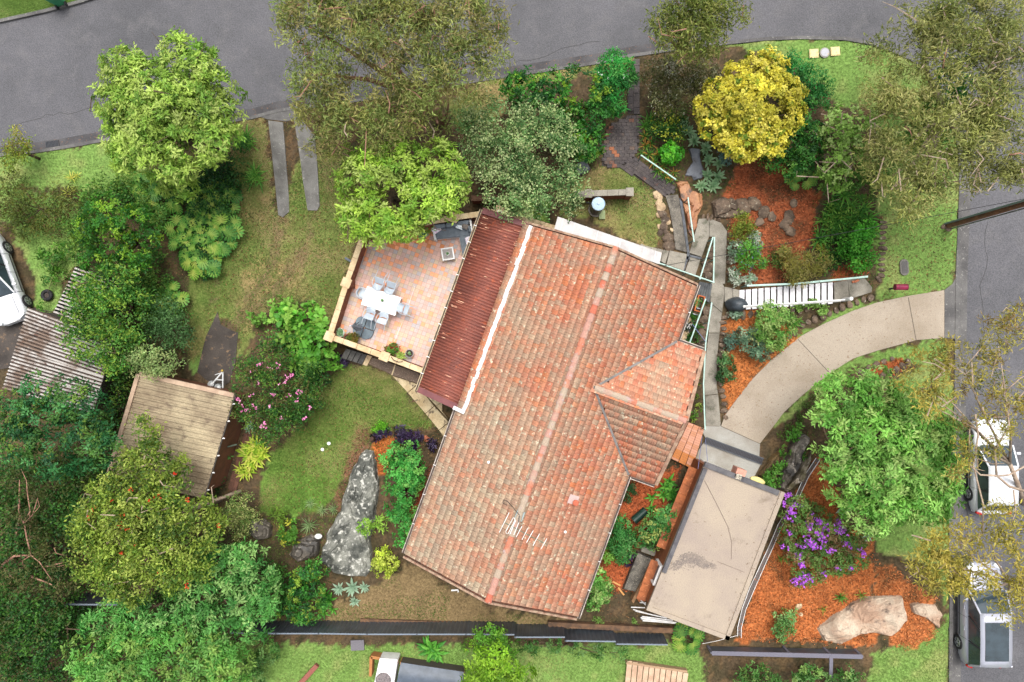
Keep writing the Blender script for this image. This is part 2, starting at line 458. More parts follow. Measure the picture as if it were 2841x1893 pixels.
for k, poly in DRY.items():
 q = inpoly(jx, jy, poly)
 w = smooth((n1 * .6 + n2 * .4 - .42) / .4)
 c = grass_d * w + (grass_o * (1 - n2 * .8) + grass_g * n2 * .8) * (1 - w)
 if k == 'strip_bottom':
  c = np.array(lin(150, 128, 92, .6)) * (.7 + .3 * n2) * np.ones_like(w)
 tcol[q] = c[q]
for k, poly in GREEN.items():
 q = inpoly(jx, jy, poly)
 w = smooth((n1 * .5 + n2 * .5 - .45) / .4)
 a, b = grass_g, grass_o
 if k in ('lawn_lower',):
  g = smooth((tpy[:, None] - 1060) / 330)
  c = (grass_o * (1 - g) + np.array(lin(104, 138, 60, .68)) * g) * (.85 + .3 * n2)
 else:
  c = np.array(lin(112, 142, 72, .7)) * (1 - w) + np.array(lin(136, 146, 86, .7)) * w
 tcol[q] = c[q]
for k, poly in MULCH.items():
 q = inpoly(jx, jy, poly)
 w = smooth((n1 * .5 + n2 * .5 - .62) / .2)
 tcol[q] = (np.array(MULCH_COL[k]) * (.75 + .4 * n3) * (1 - .75 * w) + soil * .75 * w)[q]
for ln in (((786, 605), (760, 700), (690, 850), (640, 905)), ((868, 590), (850, 680), (770, 800), (700, 880)), ((590, 770), (600, 830), (588, 842))):
 dd = np.full(tpx.shape, 1e9)
 for (x0, y0), (x1, y1) in zip(ln[:-1], ln[1:]):
  t = np.clip(((jx - x0) * (x1 - x0) + (jy - y0) * (y1 - y0)) / ((x1 - x0) ** 2 + (y1 - y0) ** 2), 0, 1)
  dd = np.minimum(dd, np.hypot(jx - x0 - t * (x1 - x0), jy - y0 - t * (y1 - y0)))
 w = (smooth((20 - dd) / 12) * smooth((n1[:, 0] * .4 + n2[:, 0] * .6 - .2) / .3))[:, None] * .9
 tcol = tcol * (1 - w) + np.array(lin(128, 108, 82, .6)) * w
road_m = inpoly(tpx, tpy, ROADTOP)
tz = tz - .03 * vnoise(tx, ty, .6, 9) - .008
tz[road_m] -= .3
nx_, ny_ = len(gx), len(gy)
idx = np.arange(nx_ * ny_).reshape(ny_, nx_)
quads = np.stack([idx[:-1, :-1], idx[:-1, 1:], idx[1:, 1:], idx[1:, :-1]], -1).reshape(-1, 4)
structure(link('ground', npmesh('ground', np.stack([tx, ty, tz], 1), quads, tcol, SOILM, True)))
# ------------------------------------------------------------------ roads and kerbs
structure(drape('road', ROADTOP, -.10, ASPH, .3, 1.5, hard=True))
def strip(name, line, w, dz, mat, thick=.15, closed=False, **kw):
 """A band of constant width along a polyline on the ground."""
 pts = [G(*p, dz) for p in line]
 mb = MB(); L = []; Rr = []
 for i, p in enumerate(pts):
  d = (pts[min(i + 1, len(pts) - 1)] - pts[max(i - 1, 0)]); d.z = 0; d.normalize()
  nrm = Vector((-d.y, d.x, 0)) * w / 2
  L.append(p + nrm); Rr.append(p - nrm)
 vs = L + Rr + [p - Vector((0, 0, thick)) for p in L] + [p - Vector((0, 0, thick)) for p in Rr]
 n = len(pts); fs = []
 for i in range(n - 1):
  fs += [(n + i, n + i + 1, i + 1, i), (2 * n + i + 1, 2 * n + i, i, i + 1)[::-1], (3 * n + i, 3 * n + i + 1, n + i + 1, n + i)]
 fs += [(0, n, 3 * n, 2 * n)[::-1], (n - 1, 2 * n - 1, 4 * n - 1, 3 * n - 1)]
 mb.add(vs, fs)
 return mb.build(name, mat, **kw)
structure(strip('kerb', ROADTOP[11:-1], .16, .02, GUTTER, .3))
structure(strip('kerb', ROADTOP[0:7], .16, .02, GUTTER, .3))
structure(strip('gutter', [(x + 15, y) for x, y in ROADTOP[11:18]], .42, -.092, GUTTER, .1))
structure(strip('gutter', [(x, y - 13) for x, y in ROADTOP[26:-1]], .42, -.092, M('dark_gutter', lin(92, 90, 92, .62), lin(74, 72, 74, .6), scale=1, c3=lin(150, 110, 80, .6), s3=9, fine=.3, fscale=35), .1))
ck = M('road_crack', lin(88, 86, 88, .4), fine=.2)
for x, y, n_, dx, dy in ((20, 360, 12, 22, -3), (1420, 180, 10, 26, -5), (2740, 620, 14, -2, 24), (2690, 1150, 16, 2, 24)):
 mb = MB(); p = Vector((x, y, 0)); line = [p.copy()]
 for i in range(n_):
  p = p + Vector((dx + random.uniform(-9, 9), dy + random.uniform(-9, 9), 0)); line.append(p.copy())
 structure(strip('road_crack', [(q.x, q.y) for q in line], (.025), -.095, ck, .01))
# ------------------------------------------------------------------ driveways and paths
UP = S('H', (30, 1500), (110, 1390), (210, 1260), (350, 1120), (550, 960), (700, 880), (900, 790), (1060, 735), (1270, 690), (1520, 650))
LO = S('H', (1520, 975), (1330, 990), (1070, 1060), (900, 1115), (740, 1215), (560, 1360), (430, 1480), (370, 1560))
DB = S('L', (985, 195), (725, 78))
drive = UP + LO + DB
structure(drape('driveway', drive, .03, AGG))
structure(drape('driveway_apron', S('H', (1522, 650), (1575, 608), (1600, 560), (1640, 560), (1630, 985), (1522, 975)), .0, GUTTER, .2))
for a, b in ((S1('H', 525, 985), S1('H', 738, 1212)), (S1('H', 1275, 700), S1('H', 1328, 990))):
 structure(strip('driveway_joint', [a, ((a[0] + b[0]) / 2, (a[1] + b[1]) / 2), b], .03, .034, M('joint_filler', lin(105, 95, 84, .6), fine=.2), .01))
structure(drape('garage_forecourt', S('L', (630, 68), (718, 64), (722, 80), (985, 198), (980, 288), (622, 158), (600, 120)), .035, CONCL))
structure(drape('garage_forecourt', S('L', (612, 186), (995, 326), (935, 440), (620, 330), (540, 350), (575, 240)), .02, CONCL))
HARD.append(S('L', (500, 60), (1000, 60), (1000, 460), (500, 460)))
dr = thing('trench_drain', 'dark metal grated drain channel across the concrete before the flat roofed garage', 'drain', G(*S1('L', 812, 240), .04))
a, b = G(*S1('L', 618, 172), .05), G(*S1('L', 1003, 315), .05)
off = dr.location
mb = MB().bar(a - off - Vector((0, 0, .02)), b - off - Vector((0, 0, .02)), .28, .05); mb.build('channel', BLACKP, dr)
dn = (b - a).normalized(); pn = Vector((-dn.y, dn.x, 0))
for s in (-1, 1):
 MB().bar(a + pn * .15 * s - off, b + pn * .15 * s - off, .045, .05).build('edge_rail', DKMETAL, dr)
mb = MB(); L_ = (b - a).length; n = 40
for i in range(n):
 c = a + dn * (i + .5) / n * L_ - off
 mb.bar(c - pn * .13, c + pn * .13, .05, .03)
mb.build('grate', M('drain_grate', lin(66, 66, 72, .7), rough=.5, metal=.4), dr)
structure(drape('concrete_path', S('R', (370, 102), (480, 98), (474, 285), (398, 496), (272, 455), (330, 250)), .05, CONC, .2))
structure(drape('concrete_path', S('R', (483, 99), (600, 145), (660, 230), (650, 560), (640, 775), (522, 765), (528, 290), (478, 285)), .05, CONC, .2))
structure(drape('concrete_path', S('Q', (1402, 600), (1480, 600), (1498, 640), (1480, 800), (1400, 735)), .05, CONC, .2))
structure(drape('concrete_path', S('Q', (1400, 740), (1478, 804), (1462, 940), (1388, 940)), .05, CONC, .2))
structure(drape('concrete_path', S('Q', (1388, 944), (1462, 944), (1445, 1100), (1442, 1300), (1450, 1355), (1362, 1365), (1350, 1290), (1370, 1100)), .05, CONC, .2))
structure(drape('concrete_path', S('Q', (1364, 1369), (1452, 1360), (1470, 1560), (1460, 1580), (1370, 1575)), .05, CONC, .2))
structure(drape('concrete_landing', S('R', (68, 430), (245, 468), (212, 640), (35, 575)), .12, CONC, .3))
structure(drape('concrete_landing', S('R', (282, 500), (385, 528), (332, 690), (228, 645)), .08, CONC, .3))
structure(drape('concrete_landing', S('T', (320, 165), (418, 180), (425, 330), (400, 345), (318, 350)), .1, CONC, .2))
structure(drape('concrete_landing', S('T', (422, 184), (500, 205), (502, 400), (428, 332)), .16, CONC, .2))
structure(drape('concrete_landing', S('T', (1692, 108), (1865, 80), (1885, 318), (1700, 360)), .08, CONC, .2))
structure(drape('concrete_landing', S('T', (1869, 79), (2080, 60), (2170, 170), (2165, 230), (1890, 316)), .08, CONC, .2))
steps = thing('garden_steps', 'grey concrete steps beside the white awning leading up from the landing', 'steps', G(*S1('Q', 1010, 385)))
st = S('Q', (930, 335), (960, 348), (1000, 358), (1040, 366), (1080, 376), (1122, 385)); sb = S('Q', (900, 380), (930, 395), (975, 412), (1020, 432), (1065, 455), (1095, 470))
for i in range(5):
 z = .45 - i * .07
 q = [P(*st[i], z), P(st[i + 1][0] - 1.2, st[i + 1][1], z), P(sb[i + 1][0] - 1.2, sb[i + 1][1], z), P(*sb[i], z)]
 MB().prism([(p.x - steps.location.x, p.y - steps.location.y) for p in q], -.05, z).build('step', CONC, steps)
HARD.append(S('Q', (880, 320), (1130, 380), (1100, 475), (860, 380)))
structure(drape('pebbled_path', S('S', (490, 752), (650, 738), (665, 790), (700, 1000), (770, 1478), (620, 1440), (590, 1180), (540, 920)), .05, AGGD, .15))
dk = thing('drain_cover', 'long dark grey metal drain cover running beside the pebbled path', 'drain cover', G(*S1('S', 720, 1130)))
for pl in (S('S', (668, 785), (700, 790), (750, 1130), (800, 1480), (770, 1490), (715, 1130)), S('S', (765, 1490), (800, 1490), (805, 1568), (760, 1568)),
   S('R', (272, 472), (400, 503), (392, 522), (266, 494)), S('R', (244, 490), (266, 494), (212, 660), (200, 640))):
 pw = [G(*p, .085) - dk.location for p in pl]
 MB().prism([(p.x, p.y) for p in pw], 0.03, .1).build('cover_plate', DKMETAL, dk)
 HARD.append(pl)
structure(drape('wheel_strip', S('B', (108, 820), (208, 832), (236, 1180), (247, 1330), (250, 1440), (207, 1478), (176, 1462), (150, 1200)), .04, M('strip_concrete', lin(122, 120, 116, .68), lin(96, 94, 90, .68), scale=1.2, c3=lin(150, 148, 140, .7), s3=6, fine=.25, fscale=30), .12))
structure(drape('wheel_strip', S('B', (280, 790), (335, 815), (425, 925), (440, 1100), (458, 1400), (440, 1432), (376, 1430), (345, 1240), (325, 1080)), .04, MATS['strip_concrete'], .12))
structure(drape('crossover', S('B', (50, 792), (250, 735), (330, 800), (230, 826), (100, 812)), .0, GUTTER, .2))
structure(drape('asphalt_patch', S('E', (1480, 600), (1500, 690), (1590, 735), (1620, 740), (1600, 950), (1560, 1080), (1490, 1130), (1440, 1100), (1340, 1010), (1400, 770)), .006, ASPH2, .05))
structure(drape('neighbour_driveway', S('Y', (-60, 380), (140, 470), (170, 430), (290, 440), (150, 410), (110, 560), (60, 740), (-60, 760)), .006, ASPH2, .05))
rows = thing('brick_paver_path', 'dark brick paver path running in from the street past the clipped ball shrub', 'paver path', G(1740, 400))
PV = []
for cvar in range(7):
 mb = MB(); mb.col = [lin(88, 80, 79, .7), lin(78, 72, 72, .7), lin(98, 90, 86, .7), lin(84, 78, 78, .7), lin(112, 92, 80, .7), lin(156, 98, 68, .7), lin(92, 85, 82, .7)][cvar]
 mb.box((0, 0, 0), (1, 1, .08)); PV.append(mb.mesh('paver', PAVER))
def lay(poly, ang, w, h, red):
 wp = [G(*p, 0) for p in poly]; c = sum(wp, Vector()) / len(wp)
 e = Vector((math.cos(ang), math.sin(ang), 0)); f = Vector((-e.y, e.x, 0))
 loc = [((p - c).dot(e), (p - c).dot(f)) for p in wp]
 us = [l[0] for l in loc]; vs = [l[1] for l in loc]
 v = min(vs); r = 0
 while v < max(vs):
  u = min(us) - (r % 2) * w / 2
  while u < max(us):
   if inpoly(np.array([u + w / 2]), np.array([v + h / 2]), loc)[0]:
    p = c + e * (u + w / 2) + f * (v + h / 2)
    pr = red(p) if callable(red) else red
    k = random.choice((4, 5, 5)) if random.random() < pr else random.choice((0, 0, 1, 2, 3, 6))
    z = float(hgt(p.x, p.y)) + .02 + random.uniform(-.006, .006)
    o = link('paver', PV[k], rows, (p.x - rows.location.x, p.y - rows.location.y, z - rows.location.z), (random.uniform(-.02, .02), random.uniform(-.02, .02), ang + random.uniform(-.02, .02)))
    o.scale = (w * .955, h * .955, 1)
   u += w
  v += h; r += 1
P1 = S('C', (862, 425), (905, 425), (918, 560), (918, 770), (838, 780), (836, 560))
P2 = S('C', (690, 870), (838, 786), (918, 776), (912, 1010), (880, 1060), (780, 1142), (660, 1130), (675, 980))
P3 = S('C', (784, 1140), (882, 1062), (1040, 1180), (1165, 1272), (1160, 1310), (1092, 1330), (1000, 1270))
lay(P1, math.pi / 2, .34, .30, .04)
lay(P2, .02, .25, .17, lambda p: .5 if p.x < (1712 - NX) / 56 and random.random() < .8 else .12)
lay(P3, math.radians(-37), .25, .17, .04)
for p_ in (P1, P2, P3):
 HARD.append(p_)
 structure(drape('paver_bed', p_, -.012, M('paver_sand', lin(52, 46, 42, .7), fine=.3), .05, .4, hard=False))
structure(drape('gravel_path', S('V', (432, 148), (640, 215), (620, 300), (560, 270), (415, 205)), .03, GRAVEL, .1))
structure(drape('gravel_path', S('V', (650, 220), (850, 290), (828, 370), (626, 302)), .03, GRAVEL, .1))
structure(strip('path_edging', S('V', (645, 215), (632, 260), (617, 303)), .06, .06, SANDST, .1))
sl = thing('terrace_steps', 'dark stone steps with one pale tread below the terrace wall by the gravel path', 'steps', G(*S1('V', 340, 150)))
for i in range(5):
 x0 = 240 + i * 43; y0 = 82 + i * 13
 z = .62 - i * .12
 q = [P(*p, z) for p in S('V', (x0, y0), (x0 + 41, y0 + 12), (x0 + 1, y0 + 92), (x0 - 42, y0 + 78))]
 o = MB().prism([(p.x - sl.location.x, p.y - sl.location.y) for p in q], -.05, z).build('step', SANDST if i == 4 else M('dark_step_stone', lin(98, 96, 92, .65), lin(74, 72, 70, .65), scale=3, fine=.25), sl)
HARD.append(S('V', (200, 80), (450, 130), (440, 250), (190, 180)))
sp = thing('sandstone_path', 'buff sandstone slab path cutting diagonally past the corner of the rust red roof', 'stone path', G(*S1('V', 870, 530)))
for q in ([(622, 306), (830, 376), (752, 445)], [(754, 447), (828, 388), (908, 478), (968, 556), (898, 618)], [(900, 621), (972, 560), (1090, 690), (1010, 754)], [(1012, 757), (1093, 694), (1112, 702), (1062, 830)],
   [(914, 478), (1040, 520), (986, 554)], [(988, 557), (1038, 524), (1036, 600), (1085, 664)]):
 pw = [G(*p, 0) - sp.location for p in S('V', *q)]
 MB().prism([(p.x, p.y) for p in pw], -.05, .07 + random.uniform(0, .015)).build('slab', SANDSTP, sp, bevel=.012)
 HARD.append(S('V', *q))
pb = thing('paver_strip', 'narrow red brown paver path between the tan roofed shed and the yellow green lily clump', 'paver path', G(*S1('W', 280, 580)))
qa = S('W', (330, 392), (375, 440)); qb = S('W', (250, 680), (190, 680))
for i in range(18):
 t = i / 18
 for j in range(2):
  w0 = j / 2
  def pt(t, w):
   a_ = Vector((*S1('W', 338 - 118 * t, 400 + 400 * t), 0)); b_ = Vector((*S1('W', 378 - 113 * t, 432 + 400 * t), 0))
   return a_.lerp(b_, w)
  q = [pt(t, w0), pt(t + 1 / 18.6, w0), pt(t + 1 / 18.6, w0 + .48), pt(t, w0 + .48)]
  pw = [G(p.x, p.y) - pb.location for p in q]
  MB().prism([(p.x, p.y) for p in pw], -.03, .04 + random.uniform(0, .012)).build('paver', M('brown_paver', lin(120, 82, 66, .68), lin(96, 66, 54, .68), scale=4, fine=.25), pb)
HARD.append(S('W', (335, 392), (380, 432), (262, 820), (218, 800)))
# ------------------------------------------------------------------ the house
TILE = M('terracotta_tile', (1, 1, 1), lin(170, 150, 128, .64), scale=.6, lo=.5, hi=.74, c3=lin(206, 194, 168, .75), s3=6, lo3=.6, hi3=.66, fine=.24, fscale=16, bump=.3, attr=True, rough=.85)
UNDER = M('tile_underlay', lin(120, 66, 48, .5), lin(90, 56, 44, .5), scale=2, fine=.2)
CAPM = M('ridge_tile_clay', (1, 1, 1), lin(180, 162, 142, .62), scale=.9, lo=.45, hi=.62, c3=lin(184, 160, 154, .62), s3=5, lo3=.58, hi3=.66, fine=.2, fscale=18, attr=True, rough=.85)
LEAD = M('painted_flashing', lin(222, 222, 222, .75), lin(190, 190, 188, .75), scale=2, rough=.5, fine=.08)
LEADD = M('lead_flashing', lin(128, 122, 118, .7), lin(100, 96, 94, .7), scale=3, rough=.6, fine=.15)
RUST = M('rust_red_iron', lin(156, 90, 74, .62), lin(130, 78, 68, .6), scale=1.3, lo=.35, hi=.65, c3=lin(184, 98, 68, .62), s3=3.2, lo3=.58, hi3=.7, fine=.2, fscale=18, rough=.55, bump=.1)
RUSTP = M('maroon_barge', lin(128, 74, 74, .62), lin(112, 64, 66, .62), scale=3, rough=.5, fine=.1)
PEEL = M('peeled_streak', lin(222, 178, 148, .7), lin(190, 110, 84, .65), scale=6, fine=.2)
BRICK = M('red_brick_wall', lin(150, 92, 66, .66), lin(128, 76, 56, .66), scale=3, c3=lin(190, 165, 140, .66), s3=9, fine=.25, fscale=14)
GUTM = M('gutter_paint', lin(206, 196, 184, .7), lin(150, 138, 128, .7), scale=3, rough=.5, fine=.1)
DARKW = M('dark_wall', lin(88, 80, 74, .6), fine=.2)
ZE, ZR = 2.9, 4.68
A_ = P(1456, 616, ZE); B_ = P(1935, 789, ZE); C_ = P(1601, 1715, ZE); D_ = P(1121, 1543, ZE)
eu = (B_ - A_).normalized(); ev = Vector((-eu.y, eu.x, 0))
Wd = (B_ - A_).dot(eu); Ln = (A_ - D_).dot(ev)
house = thing('house', 'tile roofed house with a rust red iron verandah roof along its left side', 'house', (D_.x, D_.y, 0))
HO = Vector((D_.x, D_.y, 0))
def hp(u, v, z):
 return eu * u + ev * v + Vector((0, 0, z))
mid = Wd / 2
slope = (ZR - ZE) / mid
wv0 = (P(1745, 1318, ZE) - D_).dot(ev); wv1 = (P(1880, 948, ZE) - D_).dot(ev); wu1 = (P(1953, 972, ZE) - D_).dot(eu)
wmid = (wv0 + wv1) / 2; wh = (wv1 - wv0) / 2
ZW = ZE + wh * slope * .92
def zmain(u):
 return ZR - abs(u - mid) * slope
def zwing(v):
 return ZW - abs(v - wmid) * slope * .92
for q in ([(.5, .5), (Wd - .5, .5), (Wd - .5, Ln - .4), (.5, Ln - .4)], [(Wd - .6, wv0 + .4), (wu1 - .4, wv0 + .4), (wu1 - .4, wv1 - .4), (Wd - .6, wv1 - .4)]):
 MB().prism([(hp(u, v, 0).x, hp(u, v, 0).y) for u, v in q], -.3, ZE - .12).build('wall', BRICK, house)
for v0 in (.52, Ln - .42):
 MB().add([hp(.4, v0, ZE - .12), hp(Wd - .4, v0, ZE - .12), hp(mid, v0, ZR - .2), hp(.4, v0 - .1, ZE - .12), hp(Wd - .4, v0 - .1, ZE - .12), hp(mid, v0 - .1, ZR - .2)],
    [(0, 1, 2), (5, 4, 3), (0, 3, 4, 1), (1, 4, 5, 2), (2, 5, 3, 0)]).build('gable', BRICK, house)
MB().add([hp(wu1 - .4, wv0 + .3, ZE - .12), hp(wu1 - .4, wv1 - .3, ZE - .12), hp(wu1 - .4, wmid, ZW - .25), hp(wu1 - .5, wv0 + .3, ZE - .12), hp(wu1 - .5, wv1 - .3, ZE - .12), hp(wu1 - .5, wmid, ZW - .25)],
   [(0, 1, 2), (5, 4, 3), (0, 3, 4, 1), (1, 4, 5, 2), (2, 5, 3, 0)]).build('gable', BRICK, house)
dz = -.045
mb = MB()
def slab4(q, t=.07):
 mb.add(q + [p - Vector((0, 0, t)) for p in q], [(0, 1, 2, 3), (7, 6, 5, 4), (0, 4, 5, 1), (1, 5, 6, 2), (2, 6, 7, 3), (3, 7, 4, 0)])
slab4([hp(.03, .03, ZE + dz), hp(mid, .03, ZR + dz), hp(mid, Ln - .03, ZR + dz), hp(.03, Ln - .03, ZE + dz)])
slab4([hp(mid, .03, ZR + dz), hp(Wd - .03, .03, ZE + dz), hp(Wd - .03, Ln - .03, ZE + dz), hp(mid, Ln - .03, ZR + dz)])
uap = mid + (ZR - ZW) / slope
slab4([hp(uap - .2, wmid, ZW + dz), hp(Wd - .3, wv0 + .03, ZE + dz - .01), hp(wu1 - .03, wv0 + .03, ZE + dz - .01), hp(wu1 - .03, wmid, ZW + dz)])
slab4([hp(uap - .2, wmid, ZW + dz), hp(wu1 - .03, wmid, ZW + dz), hp(wu1 - .03, wv1 - .03, ZE + dz - .01), hp(Wd - .3, wv1 - .03, ZE + dz - .01)])
roof = mb.build('roof', UNDER, house)
TW, TL, TE = .222, .345, .303
xs_ = [0, .022, .045, .068, .1, .125, .15, .185, .216]
pz_ = [.002, .015, .017, .01, .001, .012, .012, .002, .0]
def tile_geo():
 vs = []; fs = []
 n = len(xs_)
 for y, lift in ((0, .024), (TL, .002)):
  for x, z in zip(xs_, pz_):
   vs.append((x, y, z + lift))
 for x, z in zip(xs_, pz_):
  vs.append((x, 0.002, -.005))
 for i in range(n - 1):
  fs.append((i, i + 1, n + i + 1, n + i))
  fs.append((2 * n + i, 2 * n + i + 1, i + 1, i))
 return np.array(vs), np.array(fs)
TV, TF = tile_geo()
TPAL = [lin(*q, .66) for q in ((200, 122, 88), (196, 119, 88), (204, 124, 84), (188, 120, 94), (194, 130, 102), (192, 116, 88), (192, 134, 106), (184, 138, 112))]
TGREY = [lin(182, 160, 134, .66), lin(170, 148, 126, .66), lin(188, 168, 142, .66), lin(184, 144, 118, .66)]
TM = []
for i, c in enumerate(TPAL + TGREY):
 c = np.array(c) * (.62 if i < 8 else .75) + np.array(TGREY[i % 4]) * (.38 if i < 8 else 0) + np.array(TPAL[3]) * (0 if i < 8 else .25)
 me = npmesh('roof_tile', TV, TF, np.tile(np.array(c), (len(TV), 1)), TILE)
 TM.append(me)
bulkV, bulkF, bulkC = [], [], []
n_ind = 0
def tile_at(org, e, s, prefer, grey, xs=1.0):
 """One tile at its eave-side left corner."""
 global n_ind
 nrm = e.cross(s).normalized()
 k = (8 + random.randrange(4)) if random.random() < grey else random.randrange(8)
 rz = random.uniform(-.012, .012)
 lift = random.uniform(0, .008)
 Mx = Matrix((e, s, nrm)).transposed() @ Matrix.Rotation(rz, 3, 'Z') @ Matrix.Diagonal((xs, 1, 1))
 org = org + nrm * lift
 if prefer and n_ind < 300:
  n_ind += 1
  o = bpy.data.objects.new('roof_tile', TM[k]); COL.objects.link(o); o.parent = roof
  o.matrix_local = Matrix.Translation(org) @ Mx.to_4x4()
 else:
  m = np.array(Mx)
  v = TV @ m.T + np.array(org)
  bulkF.append(TF + sum(len(b) for b in bulkV) if False else TF + tile_at.off); tile_at.off += len(v)
  bulkV.append(v); w = min(1, max(0, grey * .9 + random.uniform(-.28, .22)))
  bulkC.append(np.tile((np.array(random.choice(TPAL)) * (1 - w) + np.array(random.choice(TGREY)) * w) * random.uniform(.93, 1.08), (len(v), 1)))
tile_at.off = 0
sl_len = math.hypot(mid, ZR - ZE); ns = int(sl_len / TE)
for side in (0, 1):
 if side == 0:
  e = -ev; s = Vector((eu.x * mid, eu.y * mid, ZR - ZE)).normalized(); base = lambda a: hp(-.02, Ln - a, ZE)
 else:
  e = ev; s = Vector((-eu.x * mid, -eu.y * mid, ZR - ZE)).normalized(); base = lambda a: hp(Wd + .02, a, ZE)
 for i in range(ns, -1, -1):
  nt_ = int(Ln / TW)
  for j in range(-1, nt_ + 1):
   odd = i % 2
   a = (j + .5 * odd) * TW + (Ln - nt_ * TW) / 2
   if j == -1 and not odd or j == nt_ - 1 and odd or j == nt_ and not odd:
    continue
   xs = 1.0
   if j == -1: a += TW / 2; xs = .5
   if j == nt_: a -= TW; xs = .5
   o = base(a) + s * (i * TE)
   c = o + e * TW / 2 + s * TE / 2
   u = c.dot(eu); v = c.dot(ev)
   if side == 1 and wv0 - .1 < v < wv1 + .1 and zwing(v) > zmain(u) + .03:
    continue
   if side == 0:
    g = .95 - .065 * v + (.2 if u < mid * .6 else 0) + (vnoise(u, v, 1.6, 31) - .5) * .9
   else:
    g = .48 - .02 * v + (vnoise(u, v, 1.3, 32) - .5) * .7
   tile_at(o, e, s, i >= ns - 1, max(0.03, min(.93, float(g))), xs)
wl = math.hypot(wh, ZW - ZE)
for side in (0, 1):
 if side == 0:
  e = eu; s = Vector((ev.x * wh, ev.y * wh, ZW - ZE)).normalized(); base = lambda a: hp(uap - .3 + a, wv0 - .02, ZE)
 else:
  e = -eu; s = Vector((-ev.x * wh, -ev.y * wh, ZW - ZE)).normalized(); base = lambda a: hp(wu1 - a, wv1 + .02, ZE)
 ln = wu1 - uap + .3
 for i in range(int(wl / TE), -1, -1):
  for j in range(int(ln / TW)):
   o = base(j * TW + (TW * .5 if i % 2 else 0)) + s * (i * TE)
   c = o + e * TW / 2 + s * TE / 2
   u = c.dot(eu); v = c.dot(ev)
   if u > wu1 + .02 or (u < Wd and zmain(u) > zwing(v) + .02):
    continue
   tile_at(o, e, s, i >= int(wl / TE) - 1, .16 + .5 * float(vnoise(u, v, .9, 33) > .7))
o = link('roof_tiles', npmesh('roof_tiles', np.concatenate(bulkV), np.concatenate(bulkF), np.concatenate(bulkC), TILE), roof); o['kind'] = 'stuff'
def cap_mesh(c):
 mb = MB(); mb.col = c
 vs = []; n = 7
 for y in (0, .40):
  for k in range(n):
   a = math.pi * k / (n - 1)
   r = .15 if y == 0 else .115
   vs.append((math.cos(a) * r * 1.1, y, math.sin(a) * r * .8))
 vs += [(math.cos(math.pi * k / (n - 1)) * .11, 0.0, math.sin(math.pi * k / (n - 1)) * .085) for k in range(n)]
 fs = [(i + 1, i, n + i, n + i + 1) for i in range(n - 1)] + [(2 * n + i + 1, 2 * n + i, i, i + 1)[::-1] for i in range(n - 1)]
 mb.add(vs, fs)
 return mb.mesh('ridge_tile', CAPM)
CM = [cap_mesh(c) for c in (lin(196, 124, 98, .62), lin(190, 142, 126, .62), lin(180, 160, 140, .62), lin(196, 110, 86, .62))]
def caps(a, b):
 d = (b - a); L_ = d.length; d.normalize()
 x = d.cross(Vector((0, 0, 1))).normalized()
 n = int(L_ / .37)
 for i in range(n):
  o = bpy.data.objects.new('ridge_tile', CM[random.choice((0, 1, 1, 2, 2, 3))]); COL.objects.link(o); o.parent = roof
  o.matrix_local = Matrix.Translation(a + d * (i * L_ / n)) @ (Matrix((x, d, x.cross(d))).transposed() @ Matrix.Rotation(random.uniform(-.02, .02), 3, 'Z')).to_4x4() @ Matrix.Translation((0, 0, random.uniform(0, .01)))
caps(hp(mid, 0, ZR + .0), hp(mid, Ln, ZR + .0))
caps(hp(wu1, wmid, ZW + .0), hp(uap + .05, wmid, ZW + .03))
for a, b in ((hp(uap, wmid, ZW + .05), hp(Wd, wv1, ZE + .05)), (hp(uap, wmid, ZW + .05), hp(Wd, wv0, ZE + .05))):
 MB().bar(a, b, .10, .03).build('valley_flashing', LEADD, roof)
for v in (-.04, Ln + .0):
 for u0, u1, z0, z1 in ((0, mid, ZE, ZR), (Wd, mid, ZE, ZR)):
  MB().bar(hp(u0, v, z0 - .04), hp(u1, v, z1 - .04), .09, .14).build('verge', M('verge_mortar', lin(176, 150, 126, .66), lin(140, 104, 86, .66), scale=4, fine=.2), roof)
for v0, v1 in ((wv0, wmid), (wv1, wmid)):
 MB().bar(hp(wu1 + .02, v0, ZE), hp(wu1 + .02, v1, ZW), .16, .13).build('verge', MATS['verge_mortar'], roof)
def gutter(a, b):
 g = MB().bar(a, b, .13, .09).build('gutter', GUTM, house)
 d = (b - a).normalized(); x = d.cross(Vector((0, 0, 1)))
 t = MB()
 MB().bar(a + Vector((0, 0, .046)), b + Vector((0, 0, .046)), .075, .006).build('channel', M('gutter_channel', lin(84, 70, 62, .6), fine=.3), g)
 n = int((b - a).length / 1.2)
 for i in range(1, n):
  c = a + (b - a) * i / n + Vector((0, 0, .055)); t.bar(c - x * .07, c + x * .07, .025, .01)
 if n > 1:
  t.build('bracket', WHITE, g)
gutter(hp(-.09, .1, ZE - .08), hp(-.09, Ln * .445, ZE - .08))
gutter(hp(Wd + .09, 0, ZE - .08), hp(Wd + .09, wv0 - .02, ZE - .08))
gutter(hp(Wd + .09, wv1 + .1, ZE - .08), hp(Wd + .09, Ln, ZE - .08))
gutter(hp(Wd + .1, wv0 - .09, ZE - .09), hp(wu1, wv0 - .09, ZE - .09))
gutter(hp(Wd + .1, wv1 + .09, ZE - .09), hp(wu1, wv1 + .09, ZE - .09))
ZV0, ZV1 = 2.93, 2.45
va, vb = P(1472, 624, ZV0), P(1284, 1140, ZV0); vc, vd = P(1159, 1083, ZV1), P(1339, 582, ZV1)
